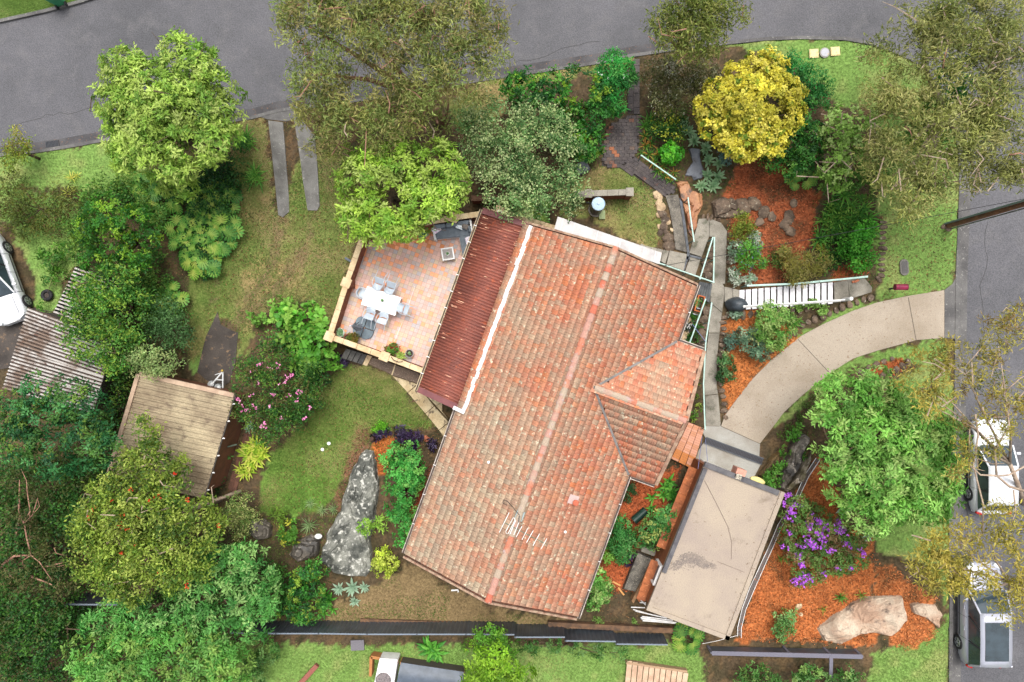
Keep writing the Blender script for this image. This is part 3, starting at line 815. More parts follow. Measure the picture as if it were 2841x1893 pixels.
def corrug(name, p00, p10, p01, pitch, amp, mat, parent, off, crease=6):
 """Corrugated sheet; ridges run p00->p01, pitch measured along p00->p10."""
 L_ = (p10 - p00).length; n = int(L_ / pitch) * crease
 d = (p10 - p00) / n; w = p01 - p00; nr = (p10 - p00).cross(w).normalized()
 if nr.z < 0: nr = -nr
 vs = []
 for t in (0, 1):
  for i in range(n + 1):
   ph = 2 * math.pi * i / crease
   vs.append(p00 + d * i + w * t + nr * (amp * math.cos(ph)) - off)
 fs = [(i, i + 1, n + 2 + i, n + 1 + i) for i in range(n)]
 me = MB().add(vs, fs).mesh(name, mat, True)
 o = link(name, me, parent)
 so = o.modifiers.new('thickness', 'SOLIDIFY'); so.thickness = .012; so.offset = -1
 return o
vr = thing('verandah_roof', '', '', (0, 0, 0)); del vr['label']; del vr['category']; vr.parent = house
nsh = 7
for i in range(nsh):
 t0, t1 = i / nsh, (i + 1) / nsh
 o = corrug('roof_sheet', vd.lerp(vc, t0) + Vector((0, 0, .004 * (i % 2))), vd.lerp(vc, t1) + Vector((0, 0, .004 * (i % 2))), va.lerp(vb, t0) + Vector((0, 0, .004 * (i % 2))), (vc - vd).length / nsh / 9.0001, .04, RUST, vr, HO)
for a, b in ((vd, va), (vc, vb)):
 k = Vector((0, 0, .045))
 dd = (b - a).normalized(); side = Vector((dd.y, -dd.x, 0)) * (.13 if a is vd else -.13)
 MB().bar(a + k - side * -.4 - HO, b + k - side * -.4 - HO, .27, .02).build('barge_cap', RUSTP, vr)
 MB().bar(a + side * .0 + side * -.55 - HO - Vector((0, 0, .08)), b + side * -.55 - HO - Vector((0, 0, .08)), .02, .2).build('barge_board', RUSTP, vr)
ou = -eu * .075
g = MB().bar(vd + ou - HO - Vector((0, 0, .07)), vc + ou - HO - Vector((0, 0, .07)), .12, .09).build('gutter', M('cream_gutter', lin(214, 196, 160, .72), lin(170, 150, 118, .7), scale=3, fine=.1), vr)
MB().bar(vd + ou - HO - Vector((0, 0, .022)), vc + ou - HO - Vector((0, 0, .022)), .07, .006).build('gutter_channel', MATS['gutter_channel'], vr)
t = MB()
for i in range(1, 11):
 c = vd.lerp(vc, i / 11) + ou - HO; t.bar(c - eu * .07, c + eu * .07, .03, .02)
t.build('bracket', WHITE, vr)
mb = MB()
fl0, fl1 = P(1472, 626, 3.12) - HO, P(1284, 1140, 3.12) - HO
for i in range(28):
 p, q = fl0.lerp(fl1, i / 28), fl0.lerp(fl1, (i + 1) / 28)
 mb.bar(p + eu * .06 * random.random(), q + eu * .06 * random.random(), .17 + random.uniform(-.02, .02), .03)
mb.build('flashing', LEAD, vr)
MB().bar(fl1 - eu * .45, fl1 + eu * .1 - ev * .05, .16, .05).build('flashing', LEAD, vr)
mb = MB()
for i in range(70):
 t = random.random(); s_ = random.choice((.12, .2, .5, .62, .86)) + random.uniform(-.02, .02)
 p = vd.lerp(vc, t).lerp(va.lerp(vb, t), s_) - HO + Vector((0, 0, .032))
 L_ = random.choice((.04, .05, .08, .18, .3)) if t > .12 else random.choice((.3, .5, .2))
 dd = eu * L_ / 2 + Vector((0, 0, (ZV0 - ZV1) / 2.3 * L_ / 2))
 mb.bar(p - dd, p + dd, .028, .006)
mb.build('peeled_paint', PEEL, vr)['kind'] = 'stuff'
for v in np.linspace(3, 9, 4):
 pass
nposts = 4
for i in range(nposts):
 p = vd.lerp(vc, (i + .15) / (nposts - .7)) - HO + eu * .12
 MB().bar(Vector((p.x, p.y, -.2)), Vector((p.x, p.y, ZV1 - .08)), .1).build('post', WHITE, vr)
aw = MATS['painted_flashing']
q = [P(*p, 3.03) - HO for p in S('Q', (362, 150), (1068, 396), (1052, 474), (338, 232))]
wa = MB().prism([(p.x, p.y) for p in q], 2.99, 3.03).build('awning', M('awning_sheet', lin(210, 208, 206, .6), lin(176, 170, 168, .6), scale=1.2, lo=.42, hi=.7, c3=lin(206, 186, 182, .74), s3=3, fine=.08, rough=.5), house)
for i in range(9):
 a = q[0].lerp(q[1], (i + .5) / 9); b = q[3].lerp(q[2], (i + .5) / 9)
 MB().bar(Vector((a.x, a.y, 3.04)), Vector((b.x, b.y, 3.04)), .03, .025).build('rib', aw, wa)
vp = P(*S1('K', 725, 355), 3.9) - HO
u0, v0 = vp.dot(eu), vp.dot(ev); vp.z = zmain(u0)
vent = MB().lathe([(.07, -.15), (.07, .16), (.13, .18), (.14, .2), (.12, .25), (.05, .28), (.045, .3)], vp, 14).build('vent_pipe', M('vent_clay', lin(196, 104, 78, .68), fine=.15), house)
p2 = P(*S1('K', 710, 335), 3.9) - HO; p2.z = zmain(p2.dot(eu)) + .05
MB().bar(p2 - eu * .22 + Vector((0, 0, slope * .22)), p2 + eu * .22 - Vector((0, 0, slope * .22)), .4, .02).build('patch', M('pink_lead', lin(196, 170, 164, .7), fine=.15), vent)
for c in ((655, 555), (135, 80)):
 p2 = P(*S1('K', *c), 3.9) - HO; p2.z = zmain(p2.dot(eu)) + .07
 MB().lathe([(.06, 0), (.06, .03), (.03, .05)], p2, 8).build('skylight_cap', WHITE, house)
ap = P(*S1('K', 345, 445), ZR + .1); ap.z = zmain((ap - HO).dot(eu)) + .0
top = P(*S1('K', 330, 535), 6.6)
an = thing('tv_aerial', 'white comb shaped television aerial on a thin mast at the tiled ridge', 'tv aerial', ap)
MB().tube([Vector((0, 0, -.1)), Vector((top.x - ap.x, top.y - ap.y, 1.7))], .022, 8).build('mast', STEEL, an)
MB().box((0, 0, .02), (.36, .42, .04), -.35, (0, .2, 0)).build('base_plate', M('grey_base', lin(150, 165, 165, .7), fine=.1), an)
b0, b1 = P(*S1('K', 245, 490), 6.55) - ap, P(*S1('K', 525, 635), 6.55) - ap
MB().tube([b0, b1], .016, 6).build('boom', M('green_boom', lin(110, 128, 110, .7), metal=.3), an)
for x, y, x1, y1 in ((275, 420, 208, 556), (318, 475, 280, 566), (340, 488, 306, 572), (362, 512, 322, 586), (402, 524, 362, 604), (438, 542, 392, 624), (480, 564, 436, 644), (530, 596, 490, 668)):
 MB().tube([P(*S1('K', x, y), 6.6) - ap, P(*S1('K', x1, y1), 6.6) - ap], .013, 6).build('element', WHITE, an)
lo_ = [P(*S1('K', *c), 6.6) - ap for c in ((302, 456), (312, 460), (314, 472), (268, 562), (256, 562), (252, 548), (302, 456))]
MB().tube(lo_, .012, 6).build('dipole', WHITE, an)
cab = tag(MB().tube([P(*S1('K', *c), z) for c, z in (((345, 440), 5.0), ((300, 385), 4.75), ((265, 345), 4.65), ((235, 335), 4.62), ((232, 358), 4.6), ((262, 372), 4.62))], .014, 5).build('aerial_cable', BLACKP), 'black cable looping over the tiles beside the aerial mast', 'cable')
# ------------------------------------------------------------------ terrace
ZT, ZP = 1.0, 1.9
TO = P(1150, 830, 0)
TO.z = 0
ter = thing('terrace', 'raised terrace paved in square terracotta tiles with sandstone capped parapet walls', 'terrace', TO)
def tp(c, x, y, z):
 return P(*S1(c, x, y), z) - TO
TILEP = M('patio_tile', (1, 1, 1), None, attr=True, fine=.1, fscale=10, rough=.5, spec=.4, bump=.05)
edge_px = [(918, 930), (1012, 655), (1060, 636), (1255, 608), (1378, 588), (1500, 630), (1290, 1140), (1150, 1085), (1160, 1028)]
foot = [P(*p, ZP) - TO for p in [(914, 936), (1009, 652), (1058, 634), (1255, 604), (1378, 586), (1480, 620), (1300, 1110), (1172, 1030)]]
MB().prism([(p.x, p.y) for p in foot], -.1, ZT - .03).build('base', BRICK, ter)
flo = [P(*p, ZT) for p in [(922, 926), (1014, 664), (1064, 650), (1255, 620), (1376, 602), (1480, 640), (1300, 1110), (1176, 1020)]]
TPV = []
pt_cols = [lin(198, 158, 142, .82), lin(186, 152, 140, .82), lin(178, 160, 152, .82), lin(168, 158, 156, .82), lin(214, 152, 120, .82), lin(228, 150, 104, .82), lin(190, 164, 138, .82), lin(206, 166, 152, .82), lin(216, 134, 78, .7)]
for c in pt_cols:
 mb = MB(); mb.col = c
 mb.box((0, 0, 0), (.192, .192, .02)); TPV.append(mb.mesh('floor_tile', TILEP))
MB().prism([((p - TO).x, (p - TO).y) for p in flo], ZT - .03, ZT - .012).build('grout_bed', M('grout', lin(150, 116, 102, .66), fine=.15), ter)
cen = flo[0]
cand = []
fl2 = [(p.x, p.y) for p in flo]
g0 = P(1200, 860, ZT)
for i in range(-40, 40):
 for j in range(-45, 45):
  c = g0 + eu * (i * .2) + ev * (j * .2)
  if inpoly(np.array([c.x]), np.array([c.y]), fl2)[0]:
   cand.append((c.length, c, i, j))
roofq = [(p.x, p.y) for p in (P(1339, 582, ZT), P(1472, 624, ZT), P(1284, 1140, ZT), P(1159, 1083, ZT))]
cv = [c for c in cand if not inpoly(np.array([c[1].x]), np.array([c[1].y]), roofq)[0]]
cv.sort(key=lambda t: t[0])
mbs = MB(); mbs.col = (1, 1, 1)
for n, (d, c, i, j) in enumerate(cv):
 px, py = px_of(c.x, c.y, ZT)
 wet = py < 690 and px < 1230
 r = random.random()
 k = (8 if r < .35 else 5 if r < .6 else random.randrange(9)) if wet else (random.choice((4, 5)) if r < .15 + .12 * (px < 1060) else random.choice((0, 0, 1, 2, 2, 3, 6, 6, 7)))
 zc = ZT - .008 + random.uniform(-.002, .002)
 if n < 300:
  link('floor_tile', TPV[k], ter, (c.x - TO.x, c.y - TO.y, zc), math.atan2(eu.y, eu.x))
 else:
  mbs.col = pt_cols[k]
  mbs.box((c.x - TO.x, c.y - TO.y, zc), (.192, .192, .02), math.atan2(eu.y, eu.x))
mbs.build('floor_tiles', TILEP, ter)['kind'] = 'stuff'
def parapet(a, b, n, w=.26):
 a = Vector((a.x, a.y, 0)); b = Vector((b.x, b.y, 0))
 MB().bar(a + Vector((0, 0, (ZT + ZP) / 2 - .06)), b + Vector((0, 0, (ZT + ZP) / 2 - .06)), .2, ZP - ZT + .02).build('parapet_wall', BRICK, ter)
 for i in range(n):
  g = .006
  p, q = a.lerp(b, i / n), a.lerp(b, (i + 1) / n); d = (q - p).normalized()
  z = ZP + random.uniform(-.004, .004)
  MB().bar(p + d * g + Vector((0, 0, z - .03)), q - d * g + Vector((0, 0, z - .03)), w + random.uniform(-.01, .01), .06).build('coping_stone', SANDST, ter, bevel=.01)
def pillar(p, s=.44):
 MB().bar(Vector((p.x, p.y, -.1)), Vector((p.x, p.y, ZP)), s * .85).build('pillar', BRICK, ter)
 o = MB().box((p.x, p.y, ZP + .03), (s, s, .07), math.atan2(eu.y, eu.x) + random.uniform(-.04, .04)).build('pillar_cap', SANDST, ter, bevel=.015)
c0, c1, c2, c3, c4, c5 = (P(*p, ZP) - TO for p in [(914, 934), (1009, 648), (1056, 632), (1258, 604), (1386, 586), (1542, 634)])
cb, ce = (P(*p, ZP) - TO for p in [(1067, 989), (1172, 1029)])
cl = P(961, 785, ZP) - TO
parapet(c0, cl, 4); parapet(cl, c1, 4); parapet(c1, c3, 7); parapet(c3, c4, 3); parapet(c4, c5, 5); parapet(c0, cb, 4); parapet(cb, ce, 3)
for p in (c0, c1, c3, c4, cb, cl):
 pillar(p)
MB().tube([tp('N', 885, 700, ZT + .012), tp('N', 820, 895, ZT + .012)], .008, 4).build('joint_strip', WHITE, ter)
MB().tube([tp('N', 768, 1035, ZT + .012), tp('N', 700, 1200, ZT + .012)], .008, 4).build('joint_strip', WHITE, ter)
lm = thing('pillar_lamp', 'white globe lamp on the terrace corner pillar beside the lime green tree', 'lamp', P(1007, 644, ZP + .06))
MB().lathe([(.11, 0), (.11, .03), (.05, .05), (.04, .12)], n=12).build('base', BLACKP, lm)
MB().lathe([(.03, .1), (.1, .14), (.13, .22), (.1, .3), (.03, .33)], n=12).build('globe', WHITE, lm, smooth_=True)
mug = thing('ring_bowl', 'small pale ring shaped bowl on the parapet pillar by the red iron roof', 'bowl', P(1386, 590, ZP + .06))
MB().lathe([(.06, 0), (.11, .03), (.12, .06), (.10, .06), (.05, .03)], n=14).build('bowl', WHITE, mug)
MB().lathe([(.05, .031), (.06, .045), (.02, .046)], n=12).build('inside', M('dark_red_inside', lin(90, 40, 36, .7)), mug)
# ------------------------------------------------------------------ garage
ZG = 2.6
gq = [P(1957, 1281, ZG), P(2177, 1367, ZG), P(2021, 1777, ZG), P(1793, 1692, ZG)]
gc = sum(gq, Vector()) / 4; gc.z = 0
gar = thing('garage', 'flat roofed garage with a tan concrete roof and dark grey parapet edge', 'garage', gc)
ROOFC = M('tan_roof_concrete', lin(192, 176, 156, .52), lin(174, 158, 146, .52), scale=.35, lo=.4, hi=.65, c3=lin(146, 130, 114, .52), s3=1.1, lo3=.6, hi3=.74, fine=.15, fscale=22, rough=.85)
ins = lambda k: [((p - gc) * (1 - k)) for p in gq]
i1 = [(p.x, p.y) for p in ins(.05)]
MB().prism(i1, -.1, ZG - .12).build('wall', M('timber_cladding', lin(160, 98, 60, .66), lin(136, 82, 52, .66), scale=2.5, c3=lin(190, 120, 78, .66), s3=8, fine=.2, fscale=10), gar)
MB().prism([((p - gc).x, (p - gc).y) for p in gq], ZG - .12, ZG - .01).build('roof', ROOFC, gar)
DGR = M('charcoal_edge', lin(104, 102, 104, .66), lin(84, 82, 86, .66), scale=3, fine=.3, fscale=30)
g4 = [p - gc for p in gq]
def edge(a, b, w, z0, z1, mat, inset):
 d = (b - a).normalized(); s = Vector((d.y, -d.x, 0))
 if s.dot(-(a + b) / 2) < 0: s = -s
 aa, bb = a + s * inset, b + s * inset
 MB().bar(Vector((aa.x, aa.y, (z0 + z1) / 2)), Vector((bb.x, bb.y, (z0 + z1) / 2)), w, z1 - z0).build('parapet_edge', mat, gar)
dv = (g4[3] - g4[0])
edge(g4[0] + (g4[1] - g4[0]) * .0, g4[0] + (g4[1] - g4[0]) * .93, .24, ZG - .02, ZG + .10, DGR, .12)
edge(g4[0] + dv * .0405 * 1.0, g4[0] + dv * .74, .2, ZG - .02, ZG + .10, DGR, .1)
edge(g4[1], g4[2], .2, ZG - .02, ZG + .05, ROOFC, .1)
edge(g4[2] - (g4[2] - g4[3]) * .0, g4[3], .2, ZG - .02, ZG + .05, ROOFC, .1)
edge(g4[0] + dv * .745, g4[3], .2, ZG - .02, ZG + .045, ROOFC, .1)
STAIN = M('roof_stain', lin(142, 130, 122, .5), lin(160, 146, 134, .5), scale=2.2, lo=.45, hi=.62, fine=.25, fscale=20)
def blob(pts, z, name, mat, parent, off, jag=.12):
 pp = []
 for i in range(len(pts)):
  a, b = Vector(pts[i]), Vector(pts[(i + 1) % len(pts)])
  for t in (0, .25, .5, .75):
   p = a.lerp(b, t); pp.append((p.x - off.x + random.uniform(-jag, jag), p.y - off.y + random.uniform(-jag, jag)))
 return MB().prism(pp, z - .004, z).build(name, mat, parent)
st_ = [P(*p, ZG) for p in S('L', (375, 1040), (395, 990), (470, 930), (520, 918), (580, 945), (640, 985), (700, 1010), (690, 1035), (600, 1030), (540, 995), (480, 1000), (430, 1050))]
sxy = [(p.x, p.y) for p in st_]
mb = MB()
for i in range(2200):
 p = random.choice(st_).lerp(random.choice(st_), random.random()).lerp(random.choice(st_), random.random() * .6) + Vector((random.gauss(0, .1), random.gauss(0, .1), 0))
 if inpoly(np.array([p.x]), np.array([p.y]), sxy)[0] or random.random() < .12:
  r = random.uniform(.012, .03); n = 6; a0 = random.random()
  mb.add([Vector((p.x + r * math.cos(a0 + k) * random.uniform(.6, 1.3), p.y + r * math.sin(a0 + k) * random.uniform(.6, 1.3), ZG - .006 + i * 1e-6)) - gc for k in range(n)], [tuple(range(n))])
mb.build('stain', STAIN, gar)['kind'] = 'stuff'
MB().tube([P(*p, ZG) - gc for p in S('L', (615, 445), (690, 590), (770, 750), (795, 850), (793, 970))], .012, 4).build('crack', M('crack_dark', lin(130, 114, 104, .66), fine=.2), gar)
MB().tube([P(*p, ZG) - gc for p in S('L', (700, 985), (790, 1020), (882, 1058))], .008, 4).build('crack', MATS['crack_dark'], gar)
wa_, wb_ = P(*S1('L', 290, 1085), 1.7) - gc, P(*S1('L', 240, 1195), 1.7) - gc
w = thing('window', 'x', 'x'); del w['label']; del w['category']; w.parent = gar
dwn = (wb_ - wa_).normalized(); nw = Vector((dwn.y, -dwn.x, 0));
if nw.dot(wa_) < 0: nw = -nw
wl0 = ins(.05)[0].lerp(ins(.05)[3], .74); wl1 = ins(.05)[0].lerp(ins(.05)[3], .87)
for z in (1.1, 2.1):
 MB().bar(Vector((wl0.x, wl0.y, z)) + nw * .03, Vector((wl1.x, wl1.y, z)) + nw * .03, .16, .07).build('frame', WHITE, w)
for p in (wl0, wl1):
 MB().bar(Vector((p.x, p.y, 1.05)) + nw * .03, Vector((p.x, p.y, 2.15)) + nw * .03, .16, .07).build('frame', WHITE, w)
MB().bar(Vector((wl0.x, wl0.y, 1.6)) + nw * .02, Vector((wl1.x, wl1.y, 1.6)) + nw * .02, .02, .95).build('pane', M('window_glass', lin(120, 130, 136, .6), rough=.1, spec=.6), w)
mbd = MB()
ga, gb = ins(.05)[0].lerp(ins(.05)[1], .1), ins(.05)[0].lerp(ins(.05)[1], .9)
fn = Vector((-(gb - ga).y, (gb - ga).x, 0)).normalized()
if fn.dot(ga) < 0: fn = -fn
door = MB().bar(Vector((ga.x, ga.y, 1.1)) + fn * .02, Vector((gb.x, gb.y, 1.1)) + fn * .02, .06, 2.1).build('garage_door', WHITE, gar)
tf = thing('timber_fence', 'brown timber plank fence standing close along the left side of the garage', 'fence', G(*S1('L', 450, 620)))
for (x0, y0, x1, y1, n, zt) in ((572, 368, 352, 905, 9, 1.5), (318, 990, 218, 1255, 5, 1.5)):
 for i in range(n):
  a = P(*S1('L', x0 + (x1 - x0) * i / n, y0 + (y1 - y0) * i / n), zt); b = P(*S1('L', x0 + (x1 - x0) * (i + .97) / n, y0 + (y1 - y0) * (i + .97) / n), zt)
  h = zt + random.uniform(-.06, .06)
  for k in range(3):
   za = h * (k + .5) / 3
   aa = Vector((a.x, a.y, za)) - tf.location - Vector((.16, 0, 0)) * 0; bb = Vector((b.x, b.y, za)) - tf.location
   MB().bar(aa, bb, .05, h / 3 - .02).build('plank', M('fence_timber', lin(178, 104, 62, .66), lin(140, 82, 52, .66), scale=1.6, c3=lin(205, 140, 96, .66), s3=6, fine=.22, fscale=12), tf)
  MB().bar(a - tf.location - eu * .25 + Vector((0, 0, random.uniform(-.03, .03))), b - tf.location - eu * .25, .42, .04).build('top_board', MATS['fence_timber'], tf)
pk = thing('planter_block', 'pink square block holding pale pebbles on the top edge of the garage roof', 'planter', P(*S1('L', 850, 400), ZG))
MB().box((0, 0, -.25), (.44, .5, .7), math.radians(-20)).build('block', M('pink_render', lin(206, 150, 130, .7), lin(190, 136, 118, .7), scale=5, fine=.12), pk)
MB().box(tuple(P(*S1('L', 842, 418), ZG + .1) - pk.location), (.26, .26, .04), math.radians(-20)).build('pebble_bed', M('pebbles', lin(196, 188, 170, .7), lin(90, 80, 70, .7), scale=14, fine=.4, fscale=20, bump=.8), pk)
yb = thing('cushion', 'pale yellow cushion like bag lying at the top right edge of the garage roof', 'cushion', P(*S1('L', 965, 440), ZG - .1))
MB().lathe([(.05, 0), (.28, .03), (.32, .08), (.28, .14), (.05, .17)], n=14, sx=1.15, sy=.5).build('bag', M('yellow_cloth', lin(226, 214, 140, .72), lin(206, 190, 120, .7), scale=6, fine=.12), yb, rot=math.radians(-20), smooth_=True)
ts = thing('tiled_steps', 'three terracotta tiled steps between the tiled roof wing and the garage forecourt', 'steps', G(*S1('L', 510, 230)))
CLAY = [M('step_clay_%s' % n, c, fine=.15) for n, c in (('pink', lin(206, 150, 124, .7)), ('tan', lin(196, 138, 106, .7)), ('amber', lin(190, 120, 66, .7)))]
s0, s1, s2, s3 = (508, 55), (615, 95), (535, 368), (392, 296)
for k in range(3):
 z = .62 - .17 * k
 a0, a1 = (s0[0] + (s1[0] - s0[0]) * k / 3, s0[1] + (s1[1] - s0[1]) * k / 3), (s0[0] + (s1[0] - s0[0]) * (k + .93) / 3, s0[1] + (s1[1] - s0[1]) * (k + .93) / 3)
 b0, b1 = (s3[0] + (s2[0] - s3[0]) * k / 3, s3[1] + (s2[1] - s3[1]) * k / 3), (s3[0] + (s2[0] - s3[0]) * (k + .93) / 3, s3[1] + (s2[1] - s3[1]) * (k + .93) / 3)
 q = [P(*S1('L', *c), z) - ts.location for c in (a0, a1, b1, b0)]
 st1 = MB().prism([(p.x, p.y) for p in q], -.05, z - .02).build('step', BRICK, ts)
 n = 18
 for i in range(n):
  t0, t1 = i / n, (i + .93) / n
  qq = [q[0].lerp(q[3], t0), q[1].lerp(q[2], t0), q[1].lerp(q[2], t1), q[0].lerp(q[3], t1)]
  MB().prism([(p.x, p.y) for p in qq], z - .02, z + random.uniform(0, .004)).build('tile', CLAY[2] if i > 12 and random.random() < .8 else random.choice(CLAY[:2]), st1)
HARD.append(S('L', (500, 50), (620, 95), (540, 375), (390, 300)))
# ------------------------------------------------------------------ sheds
SHEDR = M('cream_iron_roof', lin(190, 174, 142, .6), lin(140, 122, 98, .58), scale=.5, lo=.38, hi=.62, c3=lin(112, 96, 80, .66), s3=2.0, lo3=.56, hi3=.7, fine=.2, fscale=14, rough=.7)
ZS = 2.5
sq = [P(390, 1038, ZS), P(651, 1097, ZS), P(566, 1383, ZS - .1), P(305, 1324, ZS - .1)]
sc_ = sum(sq, Vector()) / 4; sc_.z = 0
shed = thing('shed', 'cream ribbed iron roofed shed under the red flowering tree on the left', 'shed', sc_)
MB().prism([((p - sc_) * .93).xy[:] for p in sq], -.1, ZS - .2).build('wall', M('shed_wall', lin(132, 84, 62, .62), lin(110, 72, 54, .62), scale=2, fine=.2), shed)
def ribbed(name, p00, p10, p01, pitch, amp, mat, parent, off):
 """Pan and rib sheet; ribs run p00->p10, pitch along p00->p01."""
 L_ = (p01 - p00).length; k = int(L_ / pitch); d = (p01 - p00) / k; w = p10 - p00
 prof = [(0, .35), (.06, 1), (.3, 1), (.36, .35), (.4, 0), (.5, 0), (.55, .3), (1, .3)]
 vs = []
 for t in (0, 1):
  for i in range(k):
   for f, z in prof[:-1]:
    vs.append(p00 + d * (i + f) + w * t + Vector((0, 0, amp * z)) - off)
  vs.append(p01 + w * t + Vector((0, 0, amp * .3)) - off)
 n = len(vs) // 2
 fs = [(i + 1, i, n + i, n + i + 1) for i in range(n - 1)]
 o = link(name, MB().add(vs, fs).mesh(name, mat), parent)
 m = o.modifiers.new('thickness', 'SOLIDIFY'); m.thickness = .01
 return o
for i in range(5):
 ribbed('roof_sheet', sq[0].lerp(sq[3], i / 5), sq[1].lerp(sq[2], i / 5), sq[0].lerp(sq[3], (i + .995) / 5), .2, .07, SHEDR, shed, sc_)
FASC = M('tan_fascia', lin(190, 164, 140, .7), lin(168, 142, 120, .7), scale=2, fine=.1)
MB().bar(sq[0] - sc_ + Vector((0, 0, .04)), sq[1] - sc_ + Vector((0, 0, .04)), .2, .16).build('fascia', FASC, shed)
MB().bar(sq[0] - sc_ + Vector((-.05, 0, .05)), sq[3] - sc_ + Vector((-.05, 0, .05)), .18, .16).build('fascia', FASC, shed)
t = MB()
for i in range(6):
 c = sq[1].lerp(sq[2], (i + .5) / 6) - sc_ + Vector((.08, 0, 0)); t.box(c, (.1, .05, .04))
t.build('bracket', WHITE, shed)
MB().bar(sq[1] - sc_ + Vector((.02, 0, -.02)), sq[2] - sc_ + Vector((.02, 0, -.02)), .05, .08).build('gutter', DARKW, shed)
for i in (0, 1):
 a = P(*S1('W', 215, 415 + i * 140), 1.1); b = P(*S1('W', 270, 400 + i * 140), .9)
 MB().bar(a - sc_, b - sc_, .07, .12).build('brace', M('green_timber', lin(96, 110, 92, .6), fine=.2), shed)
OLDIRON = M('rusty_white_iron', lin(196, 190, 184, .6), lin(128, 108, 94, .6), scale=1.1, lo=.46, hi=.6, c3=lin(92, 58, 46, .66), s3=3.0, lo3=.60, hi3=.66, fine=.15, fscale=12, rough=.6, stretch=((0, 0, -.4), (1, 1, 1)))
RSTV = M('rust_valley', lin(116, 96, 84, .58), lin(86, 76, 70, .58), scale=2.5, fine=.25)
def old_shed(label, q, zz, n):
 c = sum(q, Vector()) / 4; c.z = 0
 t = thing('neighbour_shed', label, 'shed', c)
 MB().prism([((p - c) * .92).xy[:] for p in q], -.1, zz - .15).build('wall', DARKW, t)
 k = int((q[3] - q[0]).length / .3)
 for i in range(n):
  a, b = q[0].lerp(q[3], i / n), q[0].lerp(q[3], (i + 1) / n)
  a2 = q[1].lerp(q[2], i / n)
  kk = max(3, int((b - a).length / .15))
  d = (b - a) / kk; w = a2 - a
  pans = MB(); ribs = MB()
  for j in range(kk):
   p = a + d * j - c
   pans.add([p, p + w, p + w + d * .42, p + d * .42], [(0, 1, 2, 3), (3, 2, 1, 0)])
   r0 = p + d * .42
   ribs.add([r0, r0 + d * .1 + Vector((0, 0, .045)), r0 + d * .46 + Vector((0, 0, .045)), r0 + d * .58,
      r0 + w, r0 + w + d * .1 + Vector((0, 0, .045)), r0 + w + d * .46 + Vector((0, 0, .045)), r0 + w + d * .58], [(0, 4, 5, 1), (1, 5, 6, 2), (2, 6, 7, 3), (0, 1, 2, 3), (7, 6, 5, 4)])
  s_ = pans.build('roof_sheet', RSTV, t)
  ribs.build('rib', OLDIRON, s_)
 return t
old_shed('large neighbour shed with a rusty white corrugated roof just below the parked white car', [P(79, 852, 2.4), P(318, 942, 2.4), P(262, 1140, 2.3), P(8, 1078, 2.3)], 2.4, 4)
old_shed('smaller white and rust ribbed roof half hidden by shrubs beside the black tyre', [P(212, 738, 2.1), P(330, 780, 2.1), P(268, 910, 2.1), P(149, 868, 2.1)], 2.1, 2)
# ------------------------------------------------------------------ fences
COLB = M('charcoal_fence_sheet', lin(84, 92, 100, .68), lin(66, 72, 80, .68), scale=1.0, rough=.35, spec=.5, metal=.1, fine=.08, bump=.02)
fen = thing('steel_fence', 'charcoal ribbed steel panel fence along the bottom boundary behind the house', 'fence', P(1300, 1728, 0))
tops = [(640, 1756), (766, 1758), (884, 1758), (1019, 1760), (1157, 1760), (1293, 1760), (1429, 1761), (1569, 1772), (1710, 1780), (1854, 1780)]
for i in range(len(tops) - 1):
 zt = 1.5 - (.0 if i < 7 else .12 * (i - 6))
 a, b = P(*tops[i], zt), P(*tops[i + 1], zt)
 if i >= 6:
  b = P(tops[i + 1][0], tops[i][1] + 2 if i == 6 else tops[i + 1][1], zt)
 if i == 7: a = P(tops[i][0], 1778, zt)
 if i == 6: a, b = P(1429, 1768, zt), P(1569, 1768, zt)
 if i == 8: a, b = P(1710, 1787, zt), P(1854, 1789, zt)
 d = (b - a); L_ = d.length; d.normalize(); nrm = Vector((d.y, -d.x, 0))
 k = int(L_ / .2) * 4
 vs = []
 for z in (.02, zt - .03):
  for j in range(k + 1):
   o_ = (.0, .028, .028, .0)[j % 4]
   p = a + d * (L_ * j / k) - nrm * o_; vs.append(Vector((p.x, p.y, z)) - fen.location)
 fs = [(j, j + 1, k + 2 + j, k + 1 + j) for j in range(k)]
 me = MB().add(vs, fs).mesh('panel', COLB)
 o = link('panel', me, fen); m = o.modifiers.new('thickness', 'SOLIDIFY'); m.thickness = .006
 MB().bar(a - fen.location + d * .03, b - fen.location - d * .03, .06, .045).build('top_rail', M('fence_rail', lin(120, 130, 142, .7), rough=.4, fine=.08), fen)
 MB().bar(Vector((a.x, a.y, -.1)) - fen.location, Vector((a.x, a.y, zt + .03)) - fen.location, .07).build('post', COLB, fen)
MB().bar(P(1000, 1722, .05) - fen.location, P(1290, 1732, .05) - fen.location, .2, .12).build('plinth', M('plinth_timber', lin(120, 90, 66, .66), lin(90, 70, 56, .6), scale=3, fine=.25), fen)
MB().bar(P(1520, 1730, .2) - fen.location, P(1880, 1748, .2) - fen.location, .25, .3).build('plinth', MATS['plinth_timber'], fen)
f2 = thing('steel_fence', 'short dark sheet fence half buried in shrubs under the red flowering tree', 'fence', P(255, 1672, 0))
a, b = P(182, 1677, 1.5), P(330, 1678, 1.5)
for i in range(2):
 p, q = a.lerp(b, i / 2), a.lerp(b, (i + .98) / 2)
 MB().bar(Vector((p.x, p.y, .75)) - f2.location, Vector((q.x, q.y, .75)) - f2.location, .03, 1.45).build('panel', M('near_black_sheet', lin(58, 64, 72, .66), rough=.6, fine=.15), f2)
MB().bar(a - f2.location, b - f2.location, .07, .05).build('top_rail', MATS['fence_rail'], f2)
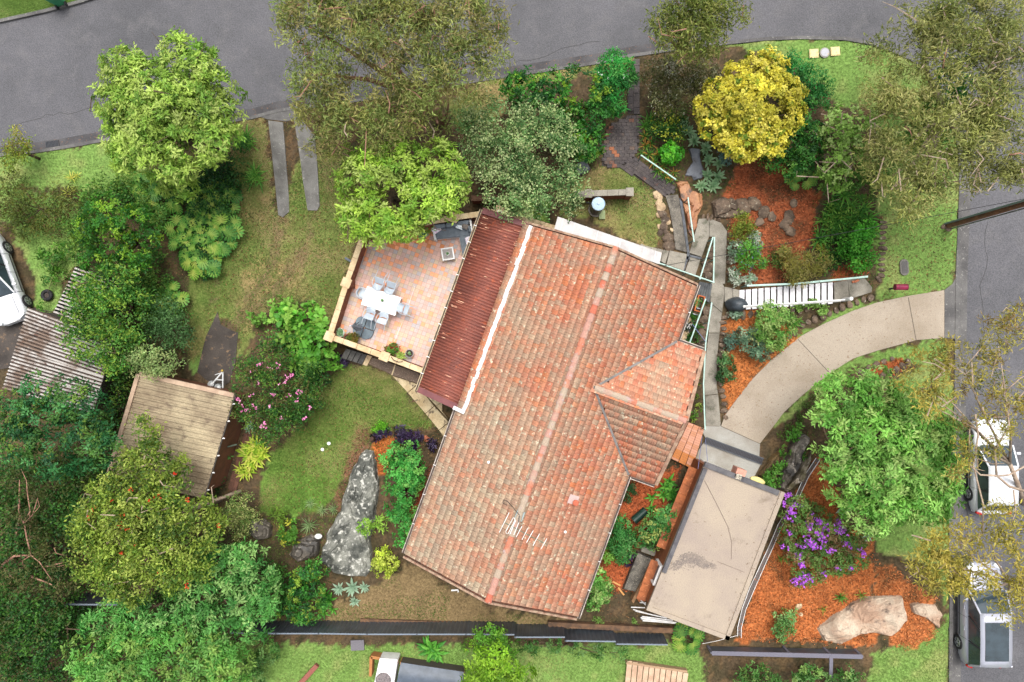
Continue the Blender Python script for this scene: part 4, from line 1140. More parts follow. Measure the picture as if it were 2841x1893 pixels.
f3 = thing('steel_fence', 'grey steel rail fence at the lower right boundary below the orange mulch bed', 'fence', P(2180, 1800, .9))
a, b = G(1975, 1812, .75), G(2392, 1822, .75)
for i in range(3):
 p, q = a.lerp(b, i / 3), a.lerp(b, (i + 1) / 3)
 MB().bar(Vector((p.x, p.y, p.z - .35)) - f3.location, Vector((q.x, q.y, q.z - .35)) - f3.location, .04, .7).build('panel', COLB, f3)
 MB().bar(p - f3.location, q - f3.location, .2, .06).build('top_rail', M('grey_fence_rail', lin(112, 110, 122, .7), fine=.1), f3)
for t in (.0, .53, .8, 1):
 p = a.lerp(b, t)
 MB().bar(Vector((p.x, p.y, p.z - .9)) - f3.location, p - f3.location, .1).build('post', MATS['grey_fence_rail'], f3)
a = a.lerp(b, .8)
MB().bar(a - f3.location, a + Vector((.0, -1.9, -.1)) - f3.location, .16, .06).build('top_rail', MATS['grey_fence_rail'], f3)
# ------------------------------------------------------------------ terrace furniture
CHAIRM = M('grey_chair_metal', lin(206, 212, 220, .74), lin(186, 194, 202, .74), rough=.4, fine=.05, bump=.02)
SEATM = M('grey_chair_seat', lin(196, 206, 214, .74), lin(176, 186, 196, .74), rough=.5, fine=.06, bump=.03)
GREYF = M('grey_cushion_fabric', lin(128, 136, 144, .68), lin(114, 122, 130, .68), scale=5, fine=.14, fscale=60, bump=.2, rough=.95)
zt = ZT + .76
cor = [P(*S1('N', *c), zt) for c in ((455, 700), (762, 805), (705, 970), (395, 865))]
tc = sum(cor, Vector()) / 4
tl = ((cor[1] - cor[0]).length + (cor[2] - cor[3]).length) / 2; tw = ((cor[3] - cor[0]).length + (cor[2] - cor[1]).length) / 2
ta = math.atan2((cor[1] - cor[0]).y, (cor[1] - cor[0]).x)
tab = thing('dining_table', 'long white outdoor dining table ringed by grey chairs on the tiled terrace', 'table', (tc.x, tc.y, ZT), ta)
MB().box((0, 0, .745), (tl, tw, .035)).build('tabletop', WHITE, tab, bevel=.008)
for x in (-1, 1):
 for y in (-1, 1):
  MB().box((x * (tl / 2 - .1), y * (tw / 2 - .08), .365), (.07, .07, .73)).build('leg', WHITE, tab)
MB().box((0, 0, .69), (tl - .2, tw - .16, .07)).build('apron', WHITE, tab)
def pot_plant(name, label, p, r, h, leafs, col, potmat, n=14, ll=.3, lw=.07, tilt=.6, cat='potted plant', soil_=True):
 t = thing(name, label, cat, p)
 MB().lathe([(r * .7, 0), (r * .98, h * .92), (r * 1.06, h * .93), (r * 1.06, h), (r * .9, h), (r * .88, h * .86)], n=18).build('pot', potmat, t, smooth_=False)
 if soil_:
  MB().lathe([(r * .3, h * .86), (r * .9, h * .88)][::-1], n=14).build('potting_soil', M('potting_soil', lin(58, 44, 36, .7), fine=.4), t)
 leafs(t, h * .9, n, ll, lw, tilt, col)
 return t
def leaf_mesh(name, L, W, mat, c, curl=.15, seg=4, vfold=.12, c2=None):
 """A broad tapered blade with a midrib fold, root at the origin, growing along +Y."""
 mb = MB(); vs = []; cs = []
 for i in range(seg + 1):
  t = i / seg
  w = W * (math.sin(math.pi * min(1, .12 + t * .88)) ** .8) / 2 if i < seg else .002
  z = curl * L * (t - t * t * 1.3)
  y = L * t * (1 - .1 * t)
  for k, x in ((-1, -w), (0, 0), (1, w)):
   vs.append((x, y, z + (abs(k) * vfold * w)))
   cs.append(c if k else (c2 or c))
 fs = []
 for i in range(seg):
  a = i * 3
  fs += [(a, a + 1, a + 4, a + 3), (a + 1, a + 2, a + 5, a + 4)]
 mb.v = vs; mb.f = fs; mb.c = cs
 return mb.mesh(name, mat)
LC = {}
def leafset(key, L, W, cols, curl=.2, vfold=.25, lite=1.25):
 if key not in LC:
  LC[key] = [leaf_mesh('leaf', L, W, LEAF, c, curl, 4, vfold, tuple(min(1, q * lite) for q in c)) for c in cols]
 return LC[key]
def rosette(t, z, key, n, scale=1.0, tilt=(.15, 1.2), jitter=.25):
 """Leaves spiralling out of one point, inner ones steep, outer ones flat."""
 ms = LC[key]
 a0 = random.random() * 6.28
 for i in range(n):
  f = i / max(1, n - 1)
  a = a0 + i * 2.39996 + random.uniform(-jitter, jitter) * .4
  el = tilt[1] + (tilt[0] - tilt[1]) * f + random.uniform(-jitter, jitter) * .4
  s = scale * (.7 + .3 * f) * random.uniform(.88, 1.1)
  o = link('leaf', random.choice(ms), t, (0, 0, z), Euler((el, 0, a), 'XYZ'))
  o.scale = (s, s, s)
leafset('agave', .42, .11, [lin(150, 186, 140, .86), lin(170, 200, 156, .86), lin(130, 168, 124, .86)], .05, .35, 1.12)
leafset('agave_blue', .42, .1, [lin(150, 178, 150, .86), lin(168, 196, 168, .86)], .05, .35, 1.1)
leafset('hosta', .26, .16, [lin(96, 140, 90, .86), lin(150, 180, 130, .86), lin(110, 150, 96, .86)], .3, .3, 1.3)
leafset('strap', .55, .045, [lin(70, 128, 50, .86), lin(92, 150, 58, .86), lin(120, 168, 70, .86)], .35, .4, 1.2)
leafset('lily', .62, .095, [lin(170, 196, 60, .86), lin(196, 210, 84, .86), lin(140, 176, 52, .86), lin(206, 204, 100, .86)], .3, .35, 1.15)
leafset('broad', .62, .15, [lin(66, 130, 46, .86), lin(90, 156, 56, .86), lin(112, 174, 70, .86)], .35, .35, 1.3)
leafset('yucca', .45, .022, [lin(150, 176, 120, .86), lin(176, 196, 140, .86), lin(120, 156, 100, .86)], .05, .5, 1.1)
leafset('yucca_gold', .45, .04, [lin(200, 200, 96, .86), lin(216, 208, 110, .86), lin(170, 186, 80, .86)], .1, .4, 1.1)
leafset('spear', .34, .07, [lin(160, 190, 90, .86), lin(180, 204, 110, .86)], .1, .4, 1.1)
leafset('bromeliad', .4, .045, [lin(80, 130, 50, .86), lin(110, 150, 60, .86), lin(170, 130, 60, .86), lin(60, 108, 44, .86)], .3, .3, 1.2)
WPOT = M('white_pot', lin(226, 222, 216, .76), lin(200, 192, 184, .76), scale=5, fine=.08)
CPOT = M('clay_pot', lin(176, 106, 76, .68), lin(150, 92, 70, .68), scale=5, fine=.15)
GPOT = M('grey_pot', lin(150, 150, 150, .7), fine=.12)
def ros_pot(name, label, c, r, h, key, n, sc, tilt=(.1, 1.1), mat=WPOT, z=ZT, cat='potted plant'):
 t = thing(name, label, cat, P(*S1(*c), z))
 MB().lathe([(r * .7, 0), (r * .98, h * .92), (r * 1.08, h * .93), (r * 1.08, h), (r * .9, h), (r * .88, h * .86), (r * .1, h * .85)], n=18).build('pot', mat, t)
 MB().lathe([(r * .89, h * .868), (r * .2, h * .89)], n=14).build('potting_soil', M('potting_soil', lin(58, 44, 36, .7), fine=.4), t)
 rosette(t, h * .88, key, n, sc, tilt)
 return t
ros_pot('potted_hosta', 'leafy grey green potted plant between the lime tree and the corner sofa', ('N', 965, 240), .2, .3, 'hosta', 26, 1.35, (.05, 1.0))
ros_pot('potted_agave', 'pale green agave in a white pot in the lower left terrace corner', ('N', 222, 1122), .2, .32, 'agave', 20, .85, (.1, 1.2))
ros_pot('potted_seedlings', 'small round clay pot of dark soil with sparse seedlings beside the agave pot', ('N', 287, 1168), .17, .24, 'hosta', 7, .5, (.1, 1.2), CPOT)
ros_pot('potted_spear_plant', 'spiky yellow green plant in the middle of three pots at the lower parapet', ('N', 768, 1328), .17, .3, 'spear', 20, 1.15, (.0, 1.1), CPOT)
ros_pot('potted_succulent', 'round grey pot of speckled succulents, rightmost of three by the lower parapet', ('N', 845, 1310), .19, .28, 'hosta', 16, .45, (.1, 1.3), GPOT)
ros_pot('potted_bowl_plant', 'white bowl pot peeking out under the lime green tree at the terrace edge', ('N', 575, 285), .2, .26, 'hosta', 10, .5, (.1, 1.2))
c_ = P(*S1('N', 594, 830), zt)
cp = thing('table_plant', 'small potted grey green succulent centred on the white dining table', 'potted plant', (c_.x, c_.y, zt + .003))
MB().lathe([(.05, 0), (.07, .1), (.06, .1), (.055, .08)], n=12).build('pot', GPOT, cp)
rosette(cp, .1, 'hosta', 16, .36, (.1, 1.3))
def make_chair(label):
 t = thing('garden_chair', label, 'chair', (0, 0, ZT), 0, 'grey chairs round the white table')
 MB().prism([(-.2, -.2), (.2, -.2), (.23, .1), (.2, .22), (-.2, .22), (-.23, .1)], .44, .465).build('seat', SEATM, t, bevel=.01)
 for x in (-1, 1):
  for y, yy in ((.2, .24), (-.18, -.3)):
   MB().tube([Vector((x * .2, y, .45)), Vector((x * .24, yy, 0))], .014, 6).build('leg', CHAIRM, t)
 hoop = [Vector((.26 * math.cos(a), .02 - .27 * math.sin(a), .68 + .06 * math.sin(a))) for a in np.linspace(0, math.pi, 13)]
 MB().tube([Vector((.25, .2, .46))] + [Vector((.26, .12, .66))] + hoop + [Vector((-.26, .12, .66)), Vector((-.25, .2, .46))], .014, 6).build('arm_hoop', CHAIRM, t)
 mbk = MB()
 n = 9
 vs = []
 for z in (.5, .82):
  for i in range(n):
   a = math.pi * (.22 + .56 * i / (n - 1)); k = 1 + (z - .5) * .25
   vs.append((.25 * math.cos(a) * k, .02 - .26 * math.sin(a) * k, z))
 mbk.add(vs, [(i, i + 1, n + i + 1, n + i) for i in range(n - 1)])
 b = mbk.build('backrest', SEATM, t); m = b.modifiers.new('thickness', 'SOLIDIFY'); m.thickness = .012
 return t
ch0 = make_chair('grey tub chair standing upright at the left end of the white table')
def tcl(u, v):
 return Vector((tc.x, tc.y, ZT)) + Vector((math.cos(ta) * u - math.sin(ta) * v, math.sin(ta) * u + math.cos(ta) * v, 0))
p = tcl(-tl / 2 - .12, .06)
ch0.location = p; ch0.rotation_euler = (0, 0, ta - math.pi / 2)
for (u, v, a, lab) in ((-.36, tw / 2, math.pi, 'tipped grey chair leaning on the upper table edge next to the upright chair'),
      (.22, tw / 2, math.pi, 'tipped grey chair leaning on the upper table edge nearer the tiled roof'),
      (-.28, -tw / 2, 0, 'tipped grey chair with its feet over the dark umbrella base'),
      (.36, -tw / 2, 0, 'tipped grey chair at the lower table edge, right of the umbrella base'),
      (tl / 2, .0, math.pi / 2, 'tipped grey chair leaning on the right end of the white table')):
 out_ = Vector((math.cos(a + ta - math.pi / 2), math.sin(a + ta - math.pi / 2), 0))
 e = tcl(u, v)
 tiltb = math.radians(52)
 o = dup(ch0, label=lab)
 yaw = math.atan2(out_.y, out_.x) - math.pi / 2
 o.rotation_euler = (Matrix.Rotation(yaw, 3, 'Z') @ Matrix.Rotation(tiltb, 3, 'X')).to_euler()
 piv = Matrix.Rotation(yaw, 3, 'Z') @ Matrix.Rotation(tiltb, 3, 'X') @ Vector((0, -.22, .60))
 tgt = e + out_ * .16; tgt.z = zt + .0
 o.location = tgt - piv
ub = P(*S1('N', 430, 1078), ZT)
um = thing('cantilever_umbrella', 'closed grey umbrella over a rounded square base of four slate weights', 'umbrella', ub, ta)
BASEM = M('slate_weight', lin(112, 128, 136, .66), lin(92, 106, 116, .66), scale=4, rough=.5, fine=.08)
R_ = .50
def sq_round(a, k=3.4):
 c, s = math.cos(a), math.sin(a)
 r = R_ / ((abs(c) ** k + abs(s) ** k) ** (1 / k))
 return r * c, r * s
for q in range(4):
 pts = [(.015 * (1 if q in (0, 3) else -1), .015 * (1 if q < 2 else -1))]
 for i in range(9):
  a = q * math.pi / 2 + .03 + (math.pi / 2 - .06) * i / 8
  pts.append(sq_round(a))
 MB().prism(pts, .0, .1 + .008 * q).build('base_weight', BASEM, um, bevel=.015)
MB().tube([Vector((-.1, .0, .08)), Vector((-.1, .0, 2.3))], .03, 8).build('pole', CHAIRM, um)
CANV = M('grey_canvas', lin(150, 158, 166, .68), lin(124, 132, 142, .66), scale=7, fine=.1, rough=.9)
for k in range(8):
 a = k * math.pi / 4
 c, s = math.cos(a), math.sin(a)
 vs = [Vector((-.1, 0, 2.2)), Vector((-.1 + c * .10, s * .10, 1.6)), Vector((-.1 + c * .26, s * .26, .85)), Vector((-.1 + c * .12 - s * .1, s * .12 + c * .1, .8)), Vector((-.1 + math.cos(a + .5) * .05, math.sin(a + .5) * .05, 1.6))]
 f = MB().add(vs, [(0, 1, 4), (1, 2, 3, 4)]).build('canopy_fold', CANV, um); m = f.modifiers.new('thickness', 'SOLIDIFY'); m.thickness = .02
zs = ZT + .42
def sp_(x, y, z=zs): return P(*S1('N', x, y), z)
so = P(*S1('N', 1240, 230), ZT)
sofa = thing('corner_sofa', 'white framed corner sofa with charcoal grey cushions in the upper terrace corner', 'sofa', so)
def pr(pts, z0, z1, name, mat, par=None, bevel=.0):
 mz = (z0 + z1) / 2
 q = [P(*S1('N', *c), z1) - so for c in pts]
 return MB().prism([(p.x, p.y) for p in q], z0 - ZT, z1 - ZT).build(name, mat, par or sofa, bevel=bevel)
pr([(1050, 175), (1385, 118), (1400, 245), (1076, 278)], ZT + .1, ZT + .26, 'frame', WHITE)
pr([(1285, 250), (1398, 240), (1430, 440), (1322, 440)], ZT + .1, ZT + .26, 'frame', WHITE)
pr([(1036, 168), (1052, 165), (1082, 280), (1064, 284)], ZT, ZT + .52, 'arm', WHITE)
pr([(1378, 96), (1394, 94), (1412, 208), (1398, 212)], ZT, ZT + .60, 'arm', WHITE)
pr([(1060, 186), (1372, 142), (1388, 240), (1078, 274)], ZT + .26, ZT + .42, 'seat_cushion', GREYF, bevel=.04)
pr([(1288, 246), (1392, 240), (1424, 440), (1322, 440)], ZT + .26, ZT + .42, 'seat_cushion', GREYF, bevel=.04)
pr([(1046, 140), (1160, 128), (1164, 165), (1060, 186)], ZT + .4, ZT + .72, 'back_cushion', GREYF, bevel=.05)
pr([(1164, 127), (1262, 112), (1268, 152), (1168, 166)], ZT + .4, ZT + .72, 'back_cushion', GREYF, bevel=.05)
pr([(1266, 111), (1378, 96), (1372, 140), (1272, 150)], ZT + .4, ZT + .72, 'back_cushion', GREYF, bevel=.05)
pr([(1366, 150), (1390, 148), (1398, 210), (1376, 212)], ZT + .4, ZT + .7, 'back_cushion', GREYF, bevel=.05)
pr([(1376, 215), (1400, 212), (1410, 270), (1386, 272)], ZT + .4, ZT + .7, 'back_cushion', GREYF, bevel=.05)
def pillow(label, pts, mat, z):
 q = [P(*S1('N', *c), z) for c in pts]
 c = sum(q, Vector()) / 4
 t = thing('throw_pillow', label, 'pillow', (c.x, c.y, zs), 0)
 n = 8; vs = []
 for s in (1, -1):
  for i in range(n + 1):
   for j in range(n + 1):
    u, v = i / n, j / n
    p = q[0].lerp(q[1], u).lerp(q[3].lerp(q[2], u), v) - t.location
    b = (16 * u * (1 - u) * v * (1 - v)) ** .6
    vs.append(Vector((p.x * (1 - .06 * b * 0), p.y, z - zs + s * .075 * b)))
 k = (n + 1) ** 2; fs = []
 for i in range(n):
  for j in range(n):
   a = i * (n + 1) + j
   f = (a, a + n + 1, a + n + 2, a + 1)
   fs.append(f[::-1]); fs.append(tuple(x + k for x in f))
 MB().add(vs, fs).build('cover', mat, t, smooth_=True)
 return t
PINKP = M('pink_floral', lin(236, 226, 234, .78), lin(222, 150, 196, .7), scale=9, lo=.54, hi=.62, c3=lin(190, 200, 220, .74), s3=14, lo3=.6, hi3=.66, fine=.06)
BLUEP = M('blue_floral', lin(232, 238, 240, .78), lin(84, 92, 110, .7), scale=11, lo=.55, hi=.6, c3=lin(60, 160, 180, .7), s3=9, lo3=.6, hi3=.64, fine=.06)
pillow('pink floral white pillow at the left end of the corner sofa', [(1028, 190), (1098, 140), (1130, 190), (1070, 228)], PINKP, zs + .2)
pillow('white pillow with dark and turquoise flowers beside the taupe pillow', [(1252, 130), (1322, 142), (1318, 192), (1256, 172)], BLUEP, zs + .2)
pillow('plain taupe pillow in the corner of the grey sofa', [(1312, 114), (1376, 148), (1356, 192), (1308, 168)], M('taupe_fabric', lin(140, 130, 122, .66), lin(124, 114, 106, .66), scale=6, fine=.12), zs + .24)
pillow('pink and white pillow on the sofa arm half under the red roof edge', [(1340, 262), (1382, 246), (1398, 300), (1352, 324)], PINKP, zs + .16)
zc_ = ZT + .40
cc = [P(*S1('N', *c), zc_) for c in ((1117, 358), (1228, 340), (1250, 455), (1140, 472))]
ccm = sum(cc, Vector()) / 4; cs = (cc[1] - cc[0]).length; ca = math.atan2((cc[1] - cc[0]).y, (cc[1] - cc[0]).x)
ct = thing('coffee_table', 'square white framed coffee table with grey slats in front of the sofa', 'table', (ccm.x, ccm.y, ZT), ca)
for s in (-1, 1):
 MB().box((0, s * (cs / 2 - .03), .37), (cs, .06, .07)).build('frame_rail', WHITE, ct)
 MB().box((s * (cs / 2 - .03), 0, .37), (.06, cs - .124, .07)).build('frame_rail', WHITE, ct)
 for r in (-1, 1):
  MB().box((s * (cs / 2 - .035), r * (cs / 2 - .035), .165), (.06, .06, .33)).build('leg', WHITE, ct)
ns_ = 8
for i in range(ns_):
 MB().box((-cs / 2 + .06 + (cs - .12) * (i + .5) / ns_, 0, .385), ((cs - .12) / ns_ - .012, cs - .122, .02)).build('slat', M('grey_slat', lin(176, 172, 168, .7), lin(160, 156, 152, .7), scale=6, fine=.1), ct)
cpp = thing('coffee_table_plant', 'small green plant in a white bowl on the slatted coffee table', 'potted plant', (ccm.x, ccm.y, zc_ + .0))
MB().lathe([(.06, 0), (.1, .07), (.085, .07), (.07, .05), (.02, .05)], n=14).build('pot', WPOT, cpp)
rosette(cpp, .06, 'hosta', 14, .4, (.2, 1.3))
hose_ = tag(MB().tube([P(*S1('N', *c), z) for c, z in (((672, 1340), 2.0), ((690, 1370), 2.0), ((735, 1388), 2.02), ((770, 1386), 2.0), ((772, 1376), 1.98))], .018, 6).build('garden_hose', M('brown_hose', lin(70, 46, 36, .7))), 'dark brown hose end draped over the lower parapet coping', 'hose')
# ------------------------------------------------------------------ handrails
def rail(label, pts, posts, h=.95, r=.035, mat=MINT, dz0=0):
 pw = [G(*p, h) for p in pts]
 c = pw[0].copy(); c.z -= h
 t = thing('handrail', label, 'handrail', c)
 for a, b in zip(pw[:-1], pw[1:]):
  MB().tube([a - c, b - c], r, 8).build('rail', mat, t)
 tot = len(pw) - 1
 for f in posts:
  k = min(int(f * tot), tot - 1); p = pw[k].lerp(pw[k + 1], f * tot - k)
  b = Vector((p.x, p.y, float(hgt(p.x, p.y)) - .05))
  MB().tube([b - c, p - c - Vector((0, 0, .01))], .026, 8).build('post', M('dark_green_post', lin(120, 146, 138, .7), fine=.1), t)
 return t
rail('mint handrail beside the dark pavers by the clipped ball shrub', S('C', (926, 1055), (1165, 1222)), (0.02, .98))
rail('mint handrail over the orange wet rock beside the drain cover', S('S', (778, 775), (855, 1342)), (.03, .97))
rail('mint rail forming the left side of the narrow V over the concrete ramp', S('R', (515, 292), (378, 730)), (.03, .5, .97))
rail('mint rail forming the right side of the narrow V over the concrete ramp', S('R', (530, 292), (521, 755)), (.03, .5))
rail('long mint rail crossing the landing from the white awning to the path', S('R', (-40, 562), (530, 762)), (.05, .5, .98))
rail('short mint rail along the dark deck edge beside the pale stones', S('R', (440, 930), (266, 1408)), (.02, .5, .97))
rail('tall mint rail along the concrete path down to the garage', [S1('R', 503, 970), S1('R', 470, 1180), S1('Q', 1368, 1000), S1('Q', 1352, 1290), S1('Q', 1363, 1600)], (.0, .25, .5, .75, 1))
rail('mint handrail along the top side of the white slatted stairs', S('T', (600, 150), (1190, 127), (1865, 62), (2115, 35)), (.0, .33, .66, 1), .9, .05)
st_r = rail('white double handrail along the lower side of the white slatted stairs', S('T', (550, 408), (1830, 326)), (.02, .3, .6, .97), .85, .035, WHITE)
a, b = (G(*p, .78) for p in S('T', (552, 420), (1780, 342)))
MB().tube([a - st_r.location, b - st_r.location], .03, 8).build('rail', WHITE, st_r)
x_, y_ = S1('T', 1800, 328)
MB().lathe([(.09, 0), (.09, .9), (.06, .93)], tuple(G(x_, y_) - st_r.location), 10).build('post', WHITE, st_r)
# ------------------------------------------------------------------ white stairs
stp = thing('white_stairs', 'white slatted outdoor stairs with fifteen planks climbing towards the street', 'stairs', G(*S1('T', 560, 330)))
HARD.append(S('T', (500, 195), (1700, 100), (1700, 375), (500, 460)))
n = 15
for i in range(n):
 x0 = 503 + i * 79.2; x1 = x0 + 67
 yt = 205 - 100 * i / n; yb = 455 - 80 * i / n
 pa, pb_, pc, pd_ = (G(*S1('T', *c), .16 + .05 * (i % 2) * 0) for c in ((x0, yt), (x1, yt - 6), (x1 - 2, yb - 5), (x0, yb)))
 z = (pa.z + pc.z) / 2 + .02
 MB().prism([((p - stp.location).x, (p - stp.location).y) for p in (pa, pb_, pc, pd_)], z - .045 - stp.location.z, z - stp.location.z).build('tread', WHITEW, stp, bevel=.008)
for ya, yb in ((225, 130), (430, 352)):
 q0, q1 = G(*S1('T', 520, ya), .06), G(*S1('T', 1680, yb), .06)
 mb = MB()
 for k in range(12):
  u, v = q0.lerp(q1, k / 12), q0.lerp(q1, (k + 1) / 12)
  u.z = float(hgt(u.x, u.y)) + .07; v.z = float(hgt(v.x, v.y)) + .07
  mb.bar(u - stp.location, v - stp.location, .05, .16)
 mb.build('stringer', M('purple_grey_paint', lin(140, 128, 146, .66), fine=.12), stp)
 for k in range(3):
  u = q0.lerp(q1, (k + .5) / 3); MB().box(tuple(u - stp.location - Vector((0, 0, .15))), (.08, .08, .3)).build('bearer', DARKW, stp)
bc = G(*S1('T', 465, 395), .1)
bq = thing('barbecue_cover', 'dark grey fabric cover over a low round object at the foot of the white stairs', 'cover', bc)
vs = []; fs = []; nn = 20
for k, (rr, zz) in enumerate(((.46, 0), (.44, .25), (.40, .5), (.34, .66), (.16, .74), (.0, .76))):
 for i in range(nn):
  a = 6.283 * i / nn
  f = 1 + (.07 * math.sin(5 * a + k) if k < 3 else .02 * math.sin(5 * a)) + (.22 * max(0, math.cos(a - 2.7)) if k < 2 else 0)
  vs.append((rr * f * math.cos(a), rr * .78 * f * math.sin(a), zz))
for k in range(5):
 for i in range(nn):
  fs.append((k * nn + i, k * nn + (i + 1) % nn, (k + 1) * nn + (i + 1) % nn, (k + 1) * nn + i))
MB().add(vs, fs).build('fabric', M('cover_fabric', lin(72, 80, 86, .66), lin(56, 62, 68, .66), scale=5, rough=.45, fine=.1), bq, smooth_=True)
bl = thing('loose_bricks', 'two broken orange bricks lying on the concrete landing above the white stairs', 'bricks', G(*S1('T', 1950, 95), .08))
for x, y, a in ((1945, 98, .25), (1978, 88, .5)):
 MB().box(tuple(G(*S1('T', x, y), .12) - bl.location), (.2, .1, .075), a).build('brick', M('orange_brick', lin(200, 120, 84, .7), lin(176, 104, 76, .7), scale=14, fine=.2), bl)
# ------------------------------------------------------------------ deck on the right of the house
DECKM = M('charcoal_deck_board', lin(86, 90, 92, .66), lin(66, 70, 72, .66), scale=3, fine=.18, fscale=20, rough=.6)
dck = thing('timber_deck', 'dark charcoal timber deck beside the right eave of the tiled roof', 'deck', G(*S1('R', 400, 850)))
n = 6
for i in range(n):
 t0, t1 = i / n, (i + .9) / n
 f = lambda t, top: (378 + 132 * t, 752 + 26 * t) if top else (318 + 162 * t, 905 + 62 * t)
 q = [P(*S1('R', *f(t0, 1)), .22) , P(*S1('R', *f(t1, 1)), .22), P(*S1('R', *f(t1, 0)), .22), P(*S1('R', *f(t0, 0)), .22)]
 MB().prism([((p - dck.location).x, (p - dck.location).y) for p in q], .17, .22).build('board', DECKM, dck)
n = 24
for i in range(n):
 t0, t1 = i / n, (i + .88) / n
 l = lambda t: (318 - 178 * t, 910 + 460 * t); r = lambda t: (400 - 170 * t, 935 + 470 * t)
 q = [P(*S1('R', *l(t0)), .2), P(*S1('R', *r(t0)), .2), P(*S1('R', *r(t1)), .2), P(*S1('R', *l(t1)), .2)]
 MB().prism([((p - dck.location).x, (p - dck.location).y) for p in q], .15, .2).build('board', DECKM, dck)
HARD.append(S('R', (378, 750), (515, 780), (480, 970), (400, 935), (230, 1405), (130, 1370), (318, 905)))
pb2 = P(*S1('R', 360, 985), .2)
pl = thing('planter_box', 'orange framed planter trough of pale green seedlings on the dark deck', 'planter', pb2, math.radians(-16))
for x, y, sx, sy in ((0, .37, .34, .05), (0, -.37, .34, .05), (.15, 0, .05, .70), (-.15, 0, .05, .70)):
 MB().box((x, y, .2), (sx, sy, .36)).build('side', M('orange_timber', lin(206, 112, 58, .7), lin(180, 96, 54, .7), scale=6, fine=.12), pl)
MB().box((0, 0, .25), (.25, .68, .1)).build('potting_soil', M('potting_soil', (.03, .02, .015), fine=.4), pl)
t2 = thing('plant_stand', 'small dark wire stand on the deck between the orange trough and the green tuft', 'stand', P(*S1('R', 330, 1062), .2), math.radians(-16))
for x, y in ((-.12, -.15), (.12, -.15), (.12, .15), (-.12, .15)):
 MB().box((x, y, .15), (.025, .025, .3)).build('leg', BLACKP, t2)
MB().box((0, .16, .3), (.28, .03, .03)).build('frame', STEEL, t2); MB().box((0, -.16, .3), (.28, .03, .03)).build('frame', STEEL, t2)
MB().box((0, 0, .28), (.24, .28, .02)).build('tray', M('brown_tray', lin(90, 60, 46, .7)), t2)
def rock_mesh(name, mat, seed, n=2):
 import bmesh
 bm = bmesh.new()
 bmesh.ops.create_icosphere(bm, subdivisions=n, radius=1)
 r = np.random.default_rng(seed)
 ax = [Vector(r.normal(size=3)).normalized() for _ in range(9)]
 d = [r.uniform(.55, .9) for _ in ax]
 for v in bm.verts:
  for a, k in zip(ax, d):
   s = v.co.dot(a)
   if s > k:
    v.co -= a * (s - k) * .85
  v.co *= 1 + r.normal() * .05
 me = bpy.data.meshes.new(name); bm.to_mesh(me); bm.free()
 me.materials.append(mat)
 return me
RK = {m.name: [rock_mesh('stone', m, 40 + i) for i in range(4)] for m in (STONE, STONEL, ROCKP, ROCKD)}
def stones(name, label, cat, pts, mat=STONE, dz=.0, flat=.5):
 """A thing made of separate stones: pts = (x, y, size in metres[, stretch, angle])."""
 c = G(pts[0][0], pts[0][1])
 t = thing(name, label, cat, c)
 for p in pts:
  s = p[2]; st = p[3] if len(p) > 3 else random.uniform(.9, 1.3); an_ = p[4] if len(p) > 4 else random.uniform(0, 3)
  q = G(p[0], p[1], dz + s * flat * .1)
  o = link('stone', random.choice(RK[mat.name]), t, q - c, (random.uniform(-.15, .15), random.uniform(-.15, .15), an_))
  o.scale = (s * .46 * st, s * .46, s * .46 * flat)
 return t
def along(line, n, size, jit=.12):
 L = [Vector((*p, 0)) for p in line]
 seg = [(b - a).length for a, b in zip(L[:-1], L[1:])]; tot = sum(seg)
 r = []
 for i in range(n):
  d = (i + .5) / n * tot; k = 0
  while k < len(seg) - 1 and d > seg[k]:
   d -= seg[k]; k += 1
  p = L[k].lerp(L[k + 1], d / seg[k])
  an_ = -math.atan2((L[k + 1] - L[k]).y, (L[k + 1] - L[k]).x)
  r.append((p.x + random.uniform(-jit, jit) * 20, p.y + random.uniform(-jit, jit) * 20, size * random.uniform(.8, 1.2), tot / n / 56 / size * .95, an_ + random.uniform(-.15, .15)))
 return r
stones('stone_edging', 'row of grey block stones edging the upper side of the curved driveway', 'stone edging', along(S('T', (760, 1080), (960, 940), (1090, 820), (1230, 740)), 8, .34, .02) , STONE)
stones('stone_edging', 'rough dark and tan stones below the white stairs beside the driveway grass', 'stone edging', along(S('T', (1260, 690), (1360, 610), (1530, 540), (1690, 470), (1890, 380), (2060, 330), (2200, 290)), 11, .42, .05), STONE)
stones('stone_wall', 'low lichen covered stone wall along the right side of the strappy garden bed', 'stone wall', along(S('H', (1102, 170), (1100, 300), (1095, 430), (1090, 560), (1060, 590)), 12, .44, .04), STONE)
stones('stone_wall', 'dark stacked stones along the right side of the concrete path', 'stone wall', along(S('R', (690, 250), (690, 420), (690, 560), (690, 700)), 8, .42, .1) + along(S('R', (630, 1090), (625, 1250), (610, 1420), (610, 1560)), 8, .42, .1), STONE)
stones('stone_wall', 'mossy stones edging the concrete path beside the middle mulch bed', 'stone wall', along([S1('Q', 1470, 1080), S1('Q', 1470, 1300), S1('Q', 1490, 1420), S1('Q', 1500, 1540)], 10, .4, .1), STONE)
stones('stone_wall', 'row of boulders across the top of the middle mulch bed under the stairs', 'stone wall', along(S('T', (330, 510), (470, 520), (600, 520), (740, 500), (900, 470), (1060, 470), (1230, 460), (1400, 440)), 12, .5, .1), STONE)
stones('stone_edging', 'pale yellow stones lining the small lawn beside the pebbled path', 'stone edging', [(*S1('S', *c), s) for *c, s in ((385, 750, .5), (415, 775, .4), (410, 840, .45), (440, 905, .6), (400, 1000, .35), (530, 1090, .3), (415, 1150, .3), (570, 1190, .25), (365, 730, .35))], STONEL)
